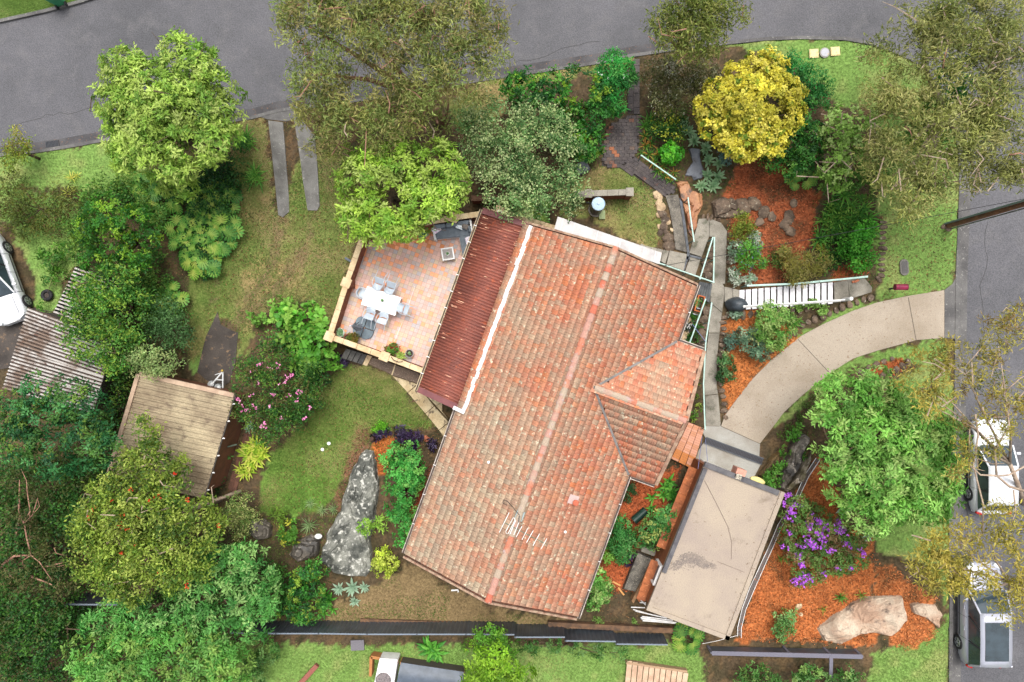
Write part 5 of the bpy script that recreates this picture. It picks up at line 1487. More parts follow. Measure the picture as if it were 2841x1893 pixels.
stones('stone_edging', 'dark stones in the narrow bed left of the pebbled path', 'stone edging', [(*S1('S', *c), s) for *c, s in ((450, 980, .5), (480, 1060, .5), (470, 1150, .55), (520, 1290, .6), (540, 1390, .7), (500, 1220, .4), (430, 1230, .4))], STONE)
stones('stone_pile', 'stones packed into the narrow gap between the two mint V rails', 'stones', [(*S1('R', *c), s) for *c, s in ((490, 480, .5), (480, 600, .6), (465, 690, .5), (430, 560, .4), (500, 420, .4), (420, 640, .35))], STONE)
stones('stone_pile', 'row of pale pink stones on the dark deck beside the eave', 'stones', [(P(*S1('R', *c), .2).x * F / H + NX, NY - P(*S1('R', *c), .2).y * F / H, s) for *c, s in ((292, 1145, .3), (288, 1180, .3), (240, 1268, .34), (255, 1285, .3), (228, 1302, .38), (228, 1342, .38), (214, 1378, .3))], STONEL, .2)
stones('stone_pile', 'dark stones scattered through the upper orange mulch bed', 'stones', [(*S1('H', *c), s) for *c, s in ((300, 120, .7), (345, 150, .6), (465, 150, .8), (450, 190, .7), (480, 250, .7), (500, 60, .5), (260, 190, .6), (230, 60, .8), (150, 70, .9), (70, 60, .7), (450, 230, .5), (80, 440, .5))], STONE)
stones('stone_pile', 'dark stones between the mint rail and the tiled wing', 'stones', [(*S1('R', *c), s) for *c, s in ((440, 1050, .6), (425, 1140, .5), (400, 1280, .5), (400, 1345, .6), (410, 1410, .5), (440, 1220, .4))], STONE)
stones('stone_pile', 'three small stones in the big orange mulch bed right of the garage', 'stones', [(*S1('L', 1248, 1285), .36), (*S1('L', 1258, 1338), .24), (*S1('M', 40, 1120), .1)], STONEL)
stones('stone_edging', 'grey stones edging the small mulch bed below the driveway', 'stone edging', along(S('H', (1080, 1240), (1180, 1200), (1300, 1130)), 5, .42, .03) + along(S('H', (930, 1220), (1010, 1180), (1130, 1130), (1190, 1110)), 5, .36, .03), STONE)
stones('stone_edging', 'brick stones across the top end of the concrete ramp', 'stone edging', along(S('R', (395, 75), (480, 85), (600, 118)), 5, .38, .02), STONE)
def boulder(name, label, pts, h, mat, seed=1, base=-.1, power=.45, ledge=.17):
 """A big rock: outline on the ground, domed with ledges."""
 pw = [G(*p) for p in pts]
 c = sum(pw, Vector()) / len(pw)
 out_ = []
 for i in range(len(pw)):
  a, b = pw[i], pw[(i + 1) % len(pw)]
  for t in (0, .12, .25, .37, .5, .62, .75, .87):
   p = a.lerp(b, t); j = (vnoise(p.x, p.y, .4, seed) - .5) * .14
   out_.append(Vector((p.x + j, p.y - j, p.z)))
 rings = [1.03, 1.0, .97, .92, .85, .77, .68, .58, .47, .35, .22, .06]
 vs = []; m = len(out_)
 for k, r in enumerate(rings):
  for p in out_:
   q = c + (p - c) * r
   f = (1 - r ** 3.2) ** power if r < 1 else 0
   z = p.z * r + c.z * (1 - r) + h * f * (1 + .7 * (vnoise(q.x, q.y, 1.1, seed + 3) - .5)) + .34 * (vnoise(q.x, q.y, .45, seed + 5) - .5) * (r < 1)
   if 1 < k and ledge: z = z * .4 + (math.floor(z / ledge) * ledge + ledge * .5) * .6
   if k == 0: z = p.z + base
   vs.append(Vector((q.x, q.y, z)) - c)
 fs = []
 for k in range(len(rings) - 1):
  for i in range(m):
   fs.append((k * m + i, k * m + (i + 1) % m, (k + 1) * m + (i + 1) % m, (k + 1) * m + i))
 fs.append(tuple((len(rings) - 1) * m + i for i in range(m)))
 a = sum(out_[i].x * out_[(i + 1) % m].y - out_[(i + 1) % m].x * out_[i].y for i in range(m))
 if a < 0: fs = [f[::-1] for f in fs]
 o = MB().add(vs, fs).build(name, mat, None, c, smooth_=False)
 HARD.append(pts)
 return tag(o, label, 'rock')
boulder('boulder', 'huge grey lichen streaked boulder between the lower lawn and the green shrub', S('J', (790, 205), (835, 215), (872, 400), (852, 600), (822, 720), (832, 900), (800, 955), (610, 930), (528, 860), (560, 700), (645, 560), (700, 350), (750, 250)), .42, ROCK, 3, power=.4)
boulder('boulder', 'dark round boulder between the variegated bush and the lower lawn', S('J', (110, 620), (190, 600), (245, 650), (240, 710), (180, 730), (110, 690)), .5, ROCKD, 4)
boulder('boulder', 'brown mossy boulder just left of the huge grey boulder', S('J', (380, 740), (470, 700), (525, 730), (515, 830), (420, 860), (350, 810)), .5, ROCKD, 9)
boulder('boulder', 'pale pink sandstone boulder in the lower right mulch corner', S('M', (140, 1250), (300, 1130), (440, 1060), (640, 1065), (655, 1190), (570, 1290), (430, 1270), (330, 1300), (270, 1345), (180, 1320)), .45, ROCKP, 5, ledge=.1)
boulder('boulder', 'small pink boulder at the tip of the mulch outside the boundary', S('M', (680, 1110), (830, 1100), (880, 1180), (850, 1250), (780, 1190), (700, 1160)), .3, ROCKP, 6, ledge=.1)
boulder('rock_shelf', 'smooth grey rock shelf beside the clipped ball shrub and agaves', S('S', (772, 145), (920, 150), (930, 245), (985, 440), (960, 540), (850, 560), (820, 500), (730, 500), (740, 430), (830, 300)), .25, M('smooth_grey_rock', lin(120, 124, 132, .68), lin(92, 94, 100, .66), scale=1.5, c3=lin(70, 60, 50, .66), s3=3, fine=.15, rough=.5, bump=.3), 7)
boulder('rock_shelf', 'wet orange sandstone shelf under the mint handrail', S('S', (640, 580), (770, 570), (830, 700), (960, 740), (960, 880), (900, 1000), (880, 1180), (830, 1290), (790, 1240), (740, 1000), (715, 850), (660, 780)), .2, ROCKO, 8)
boulder('rock_shelf', 'grey weathered rock at the top left of the upper mulch bed', S('C', (1400, 1380), (1480, 1340), (1600, 1370), (1640, 1440), (1560, 1490), (1420, 1480)), .3, STONE, 11)
boulder('rock_cutting', 'dark wet rock cutting between the driveway end and the lime tree', S('U', (1500, 230), (1600, 200), (1680, 260), (1560, 420), (1520, 640), (1400, 860), (1310, 970), (1220, 940), (1290, 680), (1390, 430)), .7, ROCKD, 12)
boulder('rock_ledge', 'mossy pale concrete like ledge running up beside the dark rock cutting', S('U', (1600, 560), (1720, 430), (1700, 560), (1560, 820), (1390, 1010), (1310, 980), (1420, 850)), .5, M('mossy_ledge', lin(160, 148, 130, .68), lin(96, 88, 62, .66), scale=1.8, c3=lin(206, 196, 184, .7), s3=6, fine=.2, bump=.5), 13)
boulder('rock_ledge', 'brown mossy bank at the lower right corner of the forecourt', S('U', (1130, 560), (1230, 480), (1270, 420), (1300, 520), (1200, 700), (1100, 800), (1010, 790)), .5, M('mossy_bank', lin(120, 96, 58, .66), lin(84, 70, 46, .66), scale=2, fine=.3, bump=.6), 14)
# ------------------------------------------------------------------ street and garden furniture
pb3 = G(2630, 627)
pole = thing('utility_pole', 'brown timber utility pole leaning out over the road at the right edge', 'utility pole', pb3)
MB().tube([Vector((0, 0, -.2)), Vector((0, 0, 10.5))], [.125, .095], 12).build('pole', M('pole_timber', lin(140, 98, 72, .66), lin(108, 78, 60, .64), scale=4, fine=.3), pole)
MB().tube([Vector((-.14, .1, 0)), Vector((-.14, .1, 7.5))], .045, 8).build('conduit', M('green_conduit', lin(120, 140, 134, .66), fine=.1), pole)
MB().tube([Vector((.12, -.14, 0)), Vector((.12, -.14, 6.3))], .03, 8).build('conduit', STEEL, pole)
for z in (6.2, 6.6):
 MB().lathe([(.2, 0), (.2, .06)], (0, 0, z), 12).build('band', DKMETAL, pole)
MB().tube([Vector((.1, -.1, 6.4)), Vector((.5, -.35, 6.45))], .03, 6).build('bracket', DKMETAL, pole)
MB().lathe([(.05, 0), (.13, .06), (.13, .18), (.05, .22)], (.55, -.38, 6.35), 12).build('junction_box', STEEL, pole)
stones('stone_pile', 'small rocks around the foot of the timber utility pole', 'stones', [(2618, 628, .3), (2632, 634, .35), (2640, 622, .25)], STONE)
def wire(label, a, b, sag, r=.012, mat=None):
 pts = [a.lerp(b, t) - Vector((0, 0, sag * 4 * t * (1 - t))) for t in np.linspace(0, 1, 17)]
 return tag(MB().tube(pts, r, 5).build('cable', mat or BLACKP), label, 'cable')
wire('thin black service cable from the tiled roof corner to the utility pole', P(1840, 738, 3.2), pb3 + Vector((0, 0, 7.6)), .3)
wire('dark cable running from the pole out over the street', pb3 + Vector((0, 0, 6.2)), pb3 + Vector((8, 2.4, 8.5)), .2, .02)
hs = [P(*S1('R', *c), z) for c, z in (((300, 1190), 1.0), ((340, 1245), 1.0), ((440, 1375), .98))]
tag(MB().tube(hs, .014, 6).build('rope', M('blue_rope', lin(120, 128, 170, .7))), 'blue rope tied across from the deck rail to the path rail', 'rope')
for x0, y0, x1, y1, lab in ((235, 250, 180, 690, 'thin blue cord hanging down from the tiled steps to the garage corner'), (280, 280, 308, 590, 'thin blue cord running from the rail foot to the garage parapet')):
 tag(MB().tube([G(*S1('U', x0, y0), .8), P(*S1('U', x1, y1), ZG + .05)], .012, 5).build('cord', MATS['blue_rope']), lab, 'cord')
mbx = thing('letter_box', 'crimson cylindrical letter box on the verge above the driveway mouth', 'letter box', G(2468, 802))
MB().box((0, 0, .45), (.07, .07, .9)).build('post', DKMETAL, mbx)
CRIM = M('crimson_enamel', lin(150, 36, 72, .66), lin(120, 30, 60, .66), scale=5, rough=.3, fine=.08)
MB().tube([Vector((-.26, .0, 1.0)), Vector((.26, .0, 1.0))], .14, 16).build('barrel', CRIM, mbx)
for x in (-.27, .27):
 MB().tube([Vector((x - .015, 0, 1.0)), Vector((x + .015, 0, 1.0))], .15, 16).build('end_cap', M('dark_crimson', lin(110, 24, 50, .66), rough=.3), mbx)
pit = thing('pit_cover', 'oblong grey service pit cover set in the verge lawn', 'pit cover', G(2509, 742, .02), math.radians(3))
MB().prism([(x, y) for x, y in [(.2 * math.cos(a), .2 * math.sin(a) + (.18 if math.sin(a) > 0 else -.18)) for a in np.linspace(.2, 6.4, 18, False)]], -.05, .02).build('rim', M('pit_concrete', lin(120, 116, 110, .66), fine=.25), pit)
MB().box((0, 0, .025), (.26, .56, .02)).build('lid', M('pit_lid', lin(96, 94, 92, .64), fine=.3), pit)
HARD.append([(2498, 722), (2522, 722), (2522, 762), (2498, 762)])
for x, y, lab in ((2258, 149, 'left of two square cream service lids on the top verge'), (2317, 143, 'right of two square cream service lids on the top verge')):
 t = thing('service_lid', lab, 'service lid', G(x, y, .02), math.radians(4), 'cream service lids')
 MB().box((0, 0, 0), (.44, .42, .06)).build('frame', M('cream_concrete', lin(216, 200, 150, .74), lin(196, 176, 128, .72), scale=5, fine=.15), t)
 MB().box((0, 0, .035), (.36, .34, .02)).build('lid', M('cream_lid', lin(226, 206, 150, .74), lin(190, 160, 100, .7), scale=9, lo=.55, hi=.7, fine=.15), t)
t = thing('manhole_cover', 'round grey manhole cover between the two cream service lids', 'manhole cover', G(2288, 147, .02))
MB().lathe([(.24, -.04), (.24, .03), (.2, .03), (.2, .045)], n=24).build('rim', CONCL, t)
MB().lathe([(.19, .03), (.19, .05), (.05, .052)], n=24).build('lid', M('grey_lid', lin(176, 176, 182, .72), lin(206, 180, 120, .72), scale=4, lo=.6, hi=.7, fine=.1), t)
t = thing('drain_grate', 'black iron drain grate in the left kerb of the top street', 'drain grate', G(145, 400, -.06), math.radians(8))
MB().box((0, 0, 0), (.66, .32, .05)).build('frame', M('pit_frame', lin(86, 86, 88, .6), fine=.2), t)
for i in range(9):
 MB().box((-.27 + i * .0675, 0, .03), (.035, .28, .03)).build('bar', M('grate_iron', lin(62, 66, 74, .6), rough=.5, metal=.4), t)
t = thing('tyre', 'black car tyre lying on the grass beside the parked white sedan', 'tyre', G(*S1('E', 328, 490), .02))
vs = []; fs = []
for i in range(20):
 for k in range(8):
  a, b = 6.283 * i / 20, 6.283 * k / 8
  r = .21 + .09 * math.cos(b); vs.append((r * math.cos(a), r * math.sin(a), .09 + .09 * math.sin(b)))
for i in range(20):
 for k in range(8):
  j, l = (i + 1) % 20, (k + 1) % 8
  fs.append((i * 8 + k, j * 8 + k, j * 8 + l, i * 8 + l))
MB().add(vs, fs).build('tread', BLACKP, t, smooth_=True)
MB().lathe([(.12, .02), (.15, .06), (.12, .1)], n=14).build('rim', M('dirty_hub', lin(70, 62, 56, .6)), t)
tr = thing('boat_trailer', 'white A frame trailer tongue with two small wheels in front of the shed', 'trailer', G(*S1('E', 1490, 1070)))
TG = lambda x, y, z: G(*S1('E', x, y), z) - tr.location
WT = M('trailer_white', lin(214, 216, 216, .74), lin(176, 178, 178, .7), scale=6, fine=.12)
MB().bar(TG(1516, 1006, .5), TG(1440, 1096, .45), .06).build('tongue_beam', WT, tr)
MB().bar(TG(1516, 1006, .5), TG(1516, 1120, .45), .06).build('tongue_beam', WT, tr)
MB().bar(TG(1470, 1062, .48), TG(1518, 1066, .48), .05).build('cross_beam', WT, tr)
MB().lathe([(.04, 0), (.06, .1), (.03, .14)], tuple(TG(1516, 1002, .48)), 10).build('coupling', M('coupling_yellow', lin(190, 160, 70, .7)), tr)
MB().bar(TG(1462, 1030, .45), TG(1506, 1016, .5), .03).build('winch_bar', WT, tr)
for x, y in ((1444, 1094), (1490, 1114)):
 w = MB().lathe([(.08, 0), (.17, .03), (.18, .1), (.16, .18), (.08, .2)], tuple(TG(x, y, .2)), 16).build('wheel', M('grey_tyre', lin(150, 152, 152, .7), fine=.1), tr)
 MB().lathe([(.06, 0), (.09, .03), (.05, .05)], tuple(TG(x, y, .41)), 12).build('hub', WT, w)
wt = thing('water_tank', 'grey blue cylindrical water tank with a pale lid beside the low brick wall', 'water tank', G(*S1('C', 620, 1425)))
MB().lathe([(.30, 0), (.31, .04), (.3, 1.25), (.31, 1.28)], n=24).build('barrel', M('tank_grey', lin(120, 122, 124, .66), lin(98, 100, 102, .66), scale=2, rough=.4, fine=.1), wt)
MB().lathe([(.32, 1.25), (.325, 1.3), (.30, 1.34), (.06, 1.38), (.05, 1.41), (.01, 1.41)], n=24).build('lid', M('tank_lid', lin(150, 178, 200, .72), lin(170, 192, 208, .74), scale=2, rough=.35, fine=.05), wt)
MB().lathe([(.38, -.05), (.38, .06)], n=20).build('plinth', CONC, wt)
MB().box((.30, -.28, .06), (.3, .42, .12)).build('step_slab', M('green_slab', lin(150, 164, 120, .66), fine=.15), wt)
MB().tube([Vector((-.55, .15, .9)), Vector((-.3, .1, 1.0)), Vector((-.28, .05, 1.2))], .035, 8).build('inlet_pipe', BLACKP, wt)
bw = thing('garden_wall', 'low red brick wall with grey concrete coping behind the water tank', 'wall', G(*S1('C', 690, 1360)))
a, b = P(*S1('C', 470, 1322), 1.0) - bw.location, P(*S1('C', 850, 1308), 1.0) - bw.location
for lv in range(12):
 z = .04 + lv * .08
 n = 22
 for i in range(n):
  t0 = (i + (.5 if lv % 2 else 0)) / n; t1 = min(1, t0 + .94 / n)
  if t0 >= 1 or lv < 9:
   continue
  p, q = a.lerp(b, t0), a.lerp(b, t1)
  MB().bar(Vector((p.x, p.y, z)), Vector((q.x, q.y, z)), .22, .07).build('brick', BRICK, bw)
MB().bar(Vector((a.x, a.y, .36)), Vector((b.x, b.y, .36)), .2, .76).build('wall_face', BRICK, bw)
for i in range(5):
 p, q = a.lerp(b, i / 5), a.lerp(b, (i + .985) / 5)
 MB().bar(Vector((p.x, p.y, 1.02)), Vector((q.x, q.y, 1.02)), .28, .08).build('coping_stone', CONC, bw)
for t in (.26, 1.0):
 p = a.lerp(b, t)
 MB().box((p.x, p.y, .5), (.3, .3, 1.0)).build('pier', BRICK, bw); MB().box((p.x, p.y, 1.05), (.36, .4, .1)).build('pier_cap', CONC, bw)
bw2 = thing('garden_wall', 'brown brick retaining wall half hidden under the pale leaved shrub', 'wall', G(*S1('B', 1600, 1365)))
a, b = P(*S1('B', 1490, 1350), .8) - bw2.location, P(*S1('B', 1740, 1345), .8) - bw2.location
MB().bar(Vector((a.x, a.y, .38)), Vector((b.x, b.y, .38)), .22, .8).build('wall_face', BRICK, bw2)
for i in range(6):
 p, q = a.lerp(b, i / 6), a.lerp(b, (i + .98) / 6); MB().bar(Vector((p.x, p.y, .82)), Vector((q.x, q.y, .82)), .26, .07).build('coping_brick', M('brown_brick', lin(118, 86, 66, .62), fine=.2), bw2)
t = thing('wheelie_bin', 'green wheelie bin standing on the far verge at the top left corner', 'bin', G(168, 2), .4)
GB = M('bin_green', lin(76, 168, 120, .62), lin(66, 150, 106, .62), scale=4, rough=.4, fine=.05)
MB().add([(x * (.22 if z == 0 else .29), y * (.26 if z == 0 else .36), z) for z in (0, .95) for x, y in ((-1, -1), (1, -1), (1, 1), (-1, 1))], [(3, 2, 1, 0), (4, 5, 6, 7), (0, 1, 5, 4), (1, 2, 6, 5), (2, 3, 7, 6), (3, 0, 4, 7)]).build('body', GB, t, bevel=.03)
MB().box((0, 0, .99), (.6, .74, .06)).build('lid', GB, t, bevel=.025)
for s in (-1, 1):
 MB().tube([Vector((s * .2, -.33, .12)), Vector((s * .26, -.33, .12))], .12, 12).build('wheel', BLACKP, t)
t = thing('compost_box', 'dark open topped box tucked under the hedge beside the monstera', 'box', G(*S1('C', 520, 1160)), .5)
for x, y, sx, sy in ((0, .24, .6, .03), (0, -.24, .6, .03), (.29, 0, .03, .45), (-.29, 0, .03, .45)):
 MB().box((x, y, .3), (sx, sy, .6)).build('side', DKMETAL, t)
MB().box((0, -.02, .62), (.64, .5, .03), 0, (.25, 0, 0)).build('lid', M('box_lid', lin(86, 92, 98, .64), rough=.4), t)
for x, y, lab in ((575, 170, 'upper right of two small white discs on the lower lawn'), (538, 205, 'lower left of two small white discs on the lower lawn')):
 t = thing('garden_light', lab, 'garden light', G(*S1('J', x, y), .03), 0, 'white discs on the lawn')
 MB().lathe([(.03, -.03), (.085, .01), (.08, .04), (.02, .055)], n=14).build('cap', WHITE, t)
t = thing('clay_pot', 'terracotta pot lying on its side near the purple plants by the eave', 'pot', G(*S1('J', 1140, 128), .12), .6)
o = MB().lathe([(.07, 0), (.13, .2), (.15, .2), (.15, .24), (.12, .24), (.10, .1), (.02, .06)], n=16).build('pot', CPOT, t, rot=(1.0, 0, 0))
t = thing('tree_stump', 'short dark timber stump post at the top tip of the huge boulder', 'stump', G(*S1('J', 837, 135)))
MB().tube([Vector((0, 0, -.1)), Vector((.02, .0, .55))], [.13, .1], 9).build('trunk', M('stump_wood', lin(74, 50, 38, .62), fine=.3), t)
t = thing('shell_stone', 'small white rock ornament beside the left flank of the huge boulder', 'ornament', G(*S1('J', 515, 712), .35))
MB().lathe([(.05, 0), (.14, .04), (.12, .12), (.04, .16)], n=10, sx=1.4).build('body', WHITE, t, smooth_=True)
t = thing('drain_pipe', 'short white elbow pipe lying on the bare strip under the lower gable', 'pipe', G(*S1('J', 1315, 1030), .05))
MB().tube([G(*S1('J', 1292, 1030), .06) - t.location, G(*S1('J', 1330, 1028), .06) - t.location, G(*S1('J', 1332, 1040), .06) - t.location], .045, 8).build('pipe', WHITE, t)
t = thing('leaf_pipe', 'grey pipe end poking out beside the left terrace wall', 'pipe', G(*S1('F', 650, 445), .1))
MB().tube([G(*S1('F', 632, 432), .3) - t.location, G(*S1('F', 676, 458), .35) - t.location], .06, 8).build('pipe', M('grey_pipe', lin(110, 118, 126, .66), rough=.4), t)
t = thing('green_drum', 'dark green ribbed drum lying in the shrub bed beside the garage', 'drum', G(*S1('L', 178, 680), .2))
MB().tube([G(*S1('L', 140, 712), .25) - t.location, G(*S1('L', 222, 640), .25) - t.location], .2, 16).build('drum', M('dark_green_plastic', lin(36, 66, 56, .62), rough=.4, fine=.1), t)
t = thing('concrete_block', 'long dark pebbled concrete block lying left of the leaning planks', 'block', G(*S1('L', 170, 1060)))
q = [G(*S1('L', *c), .35) - t.location for c in ((168, 925), (268, 972), (165, 1190), (72, 1168))]
MB().prism([(p.x, p.y) for p in q], -.1, .38).build('block', AGGD, t, bevel=.03)
q = [G(*S1('L', *c), .35) - t.location for c in ((196, 890), (292, 905), (285, 955), (190, 920))]
MB().prism([(p.x, p.y) for p in q], -.1, .3).build('block', CONC, t, bevel=.02)
for pts, z, lab, mt in (([(272, 962), (274, 990), (140, 1265), (126, 1250)], .55, 'weathered grey brown plank leaning beside the concrete block', M('grey_plank', lin(170, 130, 92, .68), lin(130, 98, 70, .66), scale=3, fine=.25, fscale=12)),
      ([(258, 1040), (270, 1050), (180, 1260), (164, 1240)], .5, 'red brown plank leaning between the grey plank and the timber fence', M('red_plank', lin(160, 96, 56, .66), fine=.2))):
 t = thing('timber_plank', lab, 'plank', G(*S1('L', *pts[0])))
 q = [G(*S1('L', *c), z) - t.location for c in pts]
 MB().prism([(p.x, p.y) for p in q], 0.02, z).build('plank', mt, t)
t = thing('offcut_sticks', 'two short pale timber offcuts dropped on the orange mulch by the eave', 'sticks', G(*S1('L', 40, 1150)))
MB().bar(G(*S1('L', 0, 1118), .05) - t.location, G(*S1('L', 52, 1145), .05) - t.location, .08, .05).build('stick', M('pale_wood', lin(206, 150, 90, .7), fine=.12), t)
MB().bar(G(*S1('L', 36, 1158), .05) - t.location, G(*S1('L', 75, 1208), .05) - t.location, .08, .05).build('stick', MATS['pale_wood'], t)
pipes = [((122, 1290), (215, 1293)), ((136, 1305), (300, 1350)), ((150, 1315), (330, 1356)), ((186, 1360), (426, 1392)), ((190, 1368), (420, 1396)), ((200, 1380), (425, 1398)), ((196, 1352), (400, 1378)),
   ((186, 1240), (220, 1275)), ((180, 1258), (222, 1262)), ((210, 1328), (360, 1362))]
for i, (a, b) in enumerate(pipes):
 z = .15 + .05 * (i % 4)
 pa, pb4 = G(*S1('L', *a), z), G(*S1('L', *b), z)
 t = thing('white_pole', 'one of the loose white metal poles spread out at the lower left garage corner', 'pole', pa, 0, 'white poles at the garage corner')
 MB().tube([Vector(), pb4 - pa], .028, 8).build('tube', WHITE, t)
 MB().tube([(pb4 - pa) * -.01, (pb4 - pa) * .01], .033, 8).build('end_cap', STEEL, t)
for off_, lab in ((-1, 'left white hose line winding down beside the garage'), (1, 'right white hose line winding down through the orange mulch')):
 pts = [(1372, 298), (1300, 410), (1236, 545), (1120, 740), (1060, 880), (1005, 1000), (935, 1160), (880, 1300), (846, 1430), (845, 1490)]
 pw = [G(*S1('L', x + off_ * 13 + random.uniform(-3, 3), y + off_ * 5), .06) for x, y in pts]
 tag(MB().tube(pw, .016, 6).build('garden_hose', WHITE), lab, 'hose')
structure(strip('weed_mat', S('L', (1372, 298), (1300, 410), (1236, 545), (1120, 740), (1060, 880), (1005, 1000), (935, 1160), (880, 1300), (846, 1430), (850, 1480)), .17, .02, M('weed_mat', lin(110, 100, 96, .62), fine=.3), .05))
t = tag(MB().tube([G(*S1('L', 830, 1480), .1), G(*S1('L', 700, 1515), .15), G(*S1('L', 600, 1535), .15)], .012, 6).build('cord', WHITE), 'thin white cord stretched below the garage roof to the fence', 'cord')
t = thing('pump_unit', 'white box with a round grey grille at the bottom edge in the neighbour yard', 'pump unit', G(*S1('Z', 770, 700)))
q = [G(*S1('Z', *c), .8) - t.location for c in ((690, 485), (920, 500), (860, 900), (600, 900))]
MB().prism([(p.x, p.y) for p in q], 0, .8).build('case', WHITE, t, bevel=.06)
MB().lathe([(.38, 0), (.36, .03), (.05, .035)], tuple(G(*S1('Z', 740, 760), .8) - t.location), 20).build('grille', M('grille_grey', lin(140, 130, 130, .66), lin(100, 94, 94, .6), scale=12, fine=.3), t)
t = thing('covered_spa', 'dark slate curved cover with a timber surround at the bottom edge', 'covered spa', G(*S1('Z', 1350, 720)))
q = [G(*S1('Z', *c), .7) - t.location for c in ((955, 545), (1750, 665), (1690, 1000), (880, 960))]
n = 10
vs = []
for i in range(n + 1):
 f = i / n
 a = q[0].lerp(q[3], f); b = q[1].lerp(q[2], f)
 z = .55 + .28 * math.sin(math.pi * min(1, f * 1.0 + .08))
 vs += [(a.x, a.y, z), (b.x, b.y, z)]
MB().add(vs, [(2 * i, 2 * i + 2, 2 * i + 3, 2 * i + 1) for i in range(n)]).build('cover', M('slate_cover', lin(96, 106, 120, .62), lin(78, 88, 100, .62), scale=2, rough=.4, fine=.08), t, smooth_=True)
MB().prism([(p.x, p.y) for p in q], 0, .55).build('tub', DARKW, t)
for a, b in (((600, 440), (940, 500)), ((600, 440), (590, 680)), ((960, 515), (1760, 640))):
 MB().bar(G(*S1('Z', *a), .3) - t.location, G(*S1('Z', *b), .3) - t.location, .14, .5).build('timber_edge', M('amber_timber', lin(176, 120, 70, .66), fine=.2), t)
t = thing('timber_deck', 'pale slatted timber deck at the bottom edge of the neighbour garden', 'deck', G(1810, 1870))
for i in range(11):
 a, b = S1('K', 1090 + i * 38, 1425 + i * 8), S1('K', 1070 + i * 38, 1640)
 MB().bar(G(*a, .3) - t.location, G(*b, .3) - t.location, .24, .04).build('board', M('pale_deck', lin(206, 176, 148, .7), lin(180, 148, 122, .68), scale=2, fine=.15), t)
MB().bar(G(1736, 1836, .2) - t.location, G(1905, 1860, .2) - t.location, .1, .3).build('joist', M('pale_joist', lin(170, 140, 110, .66), fine=.15), t)
t = thing('paving_slab', 'grey square slab on the neighbour lawn just below the steel fence', 'slab', G(992, 1790, .03))
MB().box((0, 0, 0), (.65, .5, .08), .05).build('slab', M('slab_grey', lin(120, 116, 122, .64), fine=.15), t)
t = thing('timber_sleeper', 'brown timber sleeper lying on the neighbour lawn at the bottom edge', 'sleeper', G(860, 1870, .1))
MB().bar(G(880, 1845, .12) - t.location, G(830, 1900, .12) - t.location, .22, .2).build('beam', M('red_sleeper', lin(150, 92, 78, .62), fine=.2), t)
# ------------------------------------------------------------------ cars
CARW = M('white_car_paint', lin(236, 238, 242, .68), lin(226, 228, 234, .68), scale=1, rough=.25, spec=.5, coat=.6, fine=.02, bump=0)
CARS = M('silver_car_paint', lin(196, 198, 210, .6), lin(186, 188, 202, .6), scale=1, rough=.3, metal=.2, coat=.6, fine=.03, bump=0)
GLASS = M('car_glass', lin(58, 72, 80, .66), lin(44, 56, 62, .66), scale=2, rough=.08, spec=.8, fine=.1, bump=0)
TYRE = M('car_tyre', lin(40, 40, 42, .7), rough=.8, fine=.1)
RIM = M('alloy_rim', lin(170, 174, 178, .7), rough=.3, metal=.6, fine=.05)
LAMP = M('headlamp_glass', lin(220, 226, 230, .78), rough=.15, spec=.7, fine=.05)
REDL = M('tail_lamp', lin(180, 40, 36, .7), rough=.2)
PLAST = M('black_trim', lin(46, 48, 52, .7), rough=.5, fine=.1)
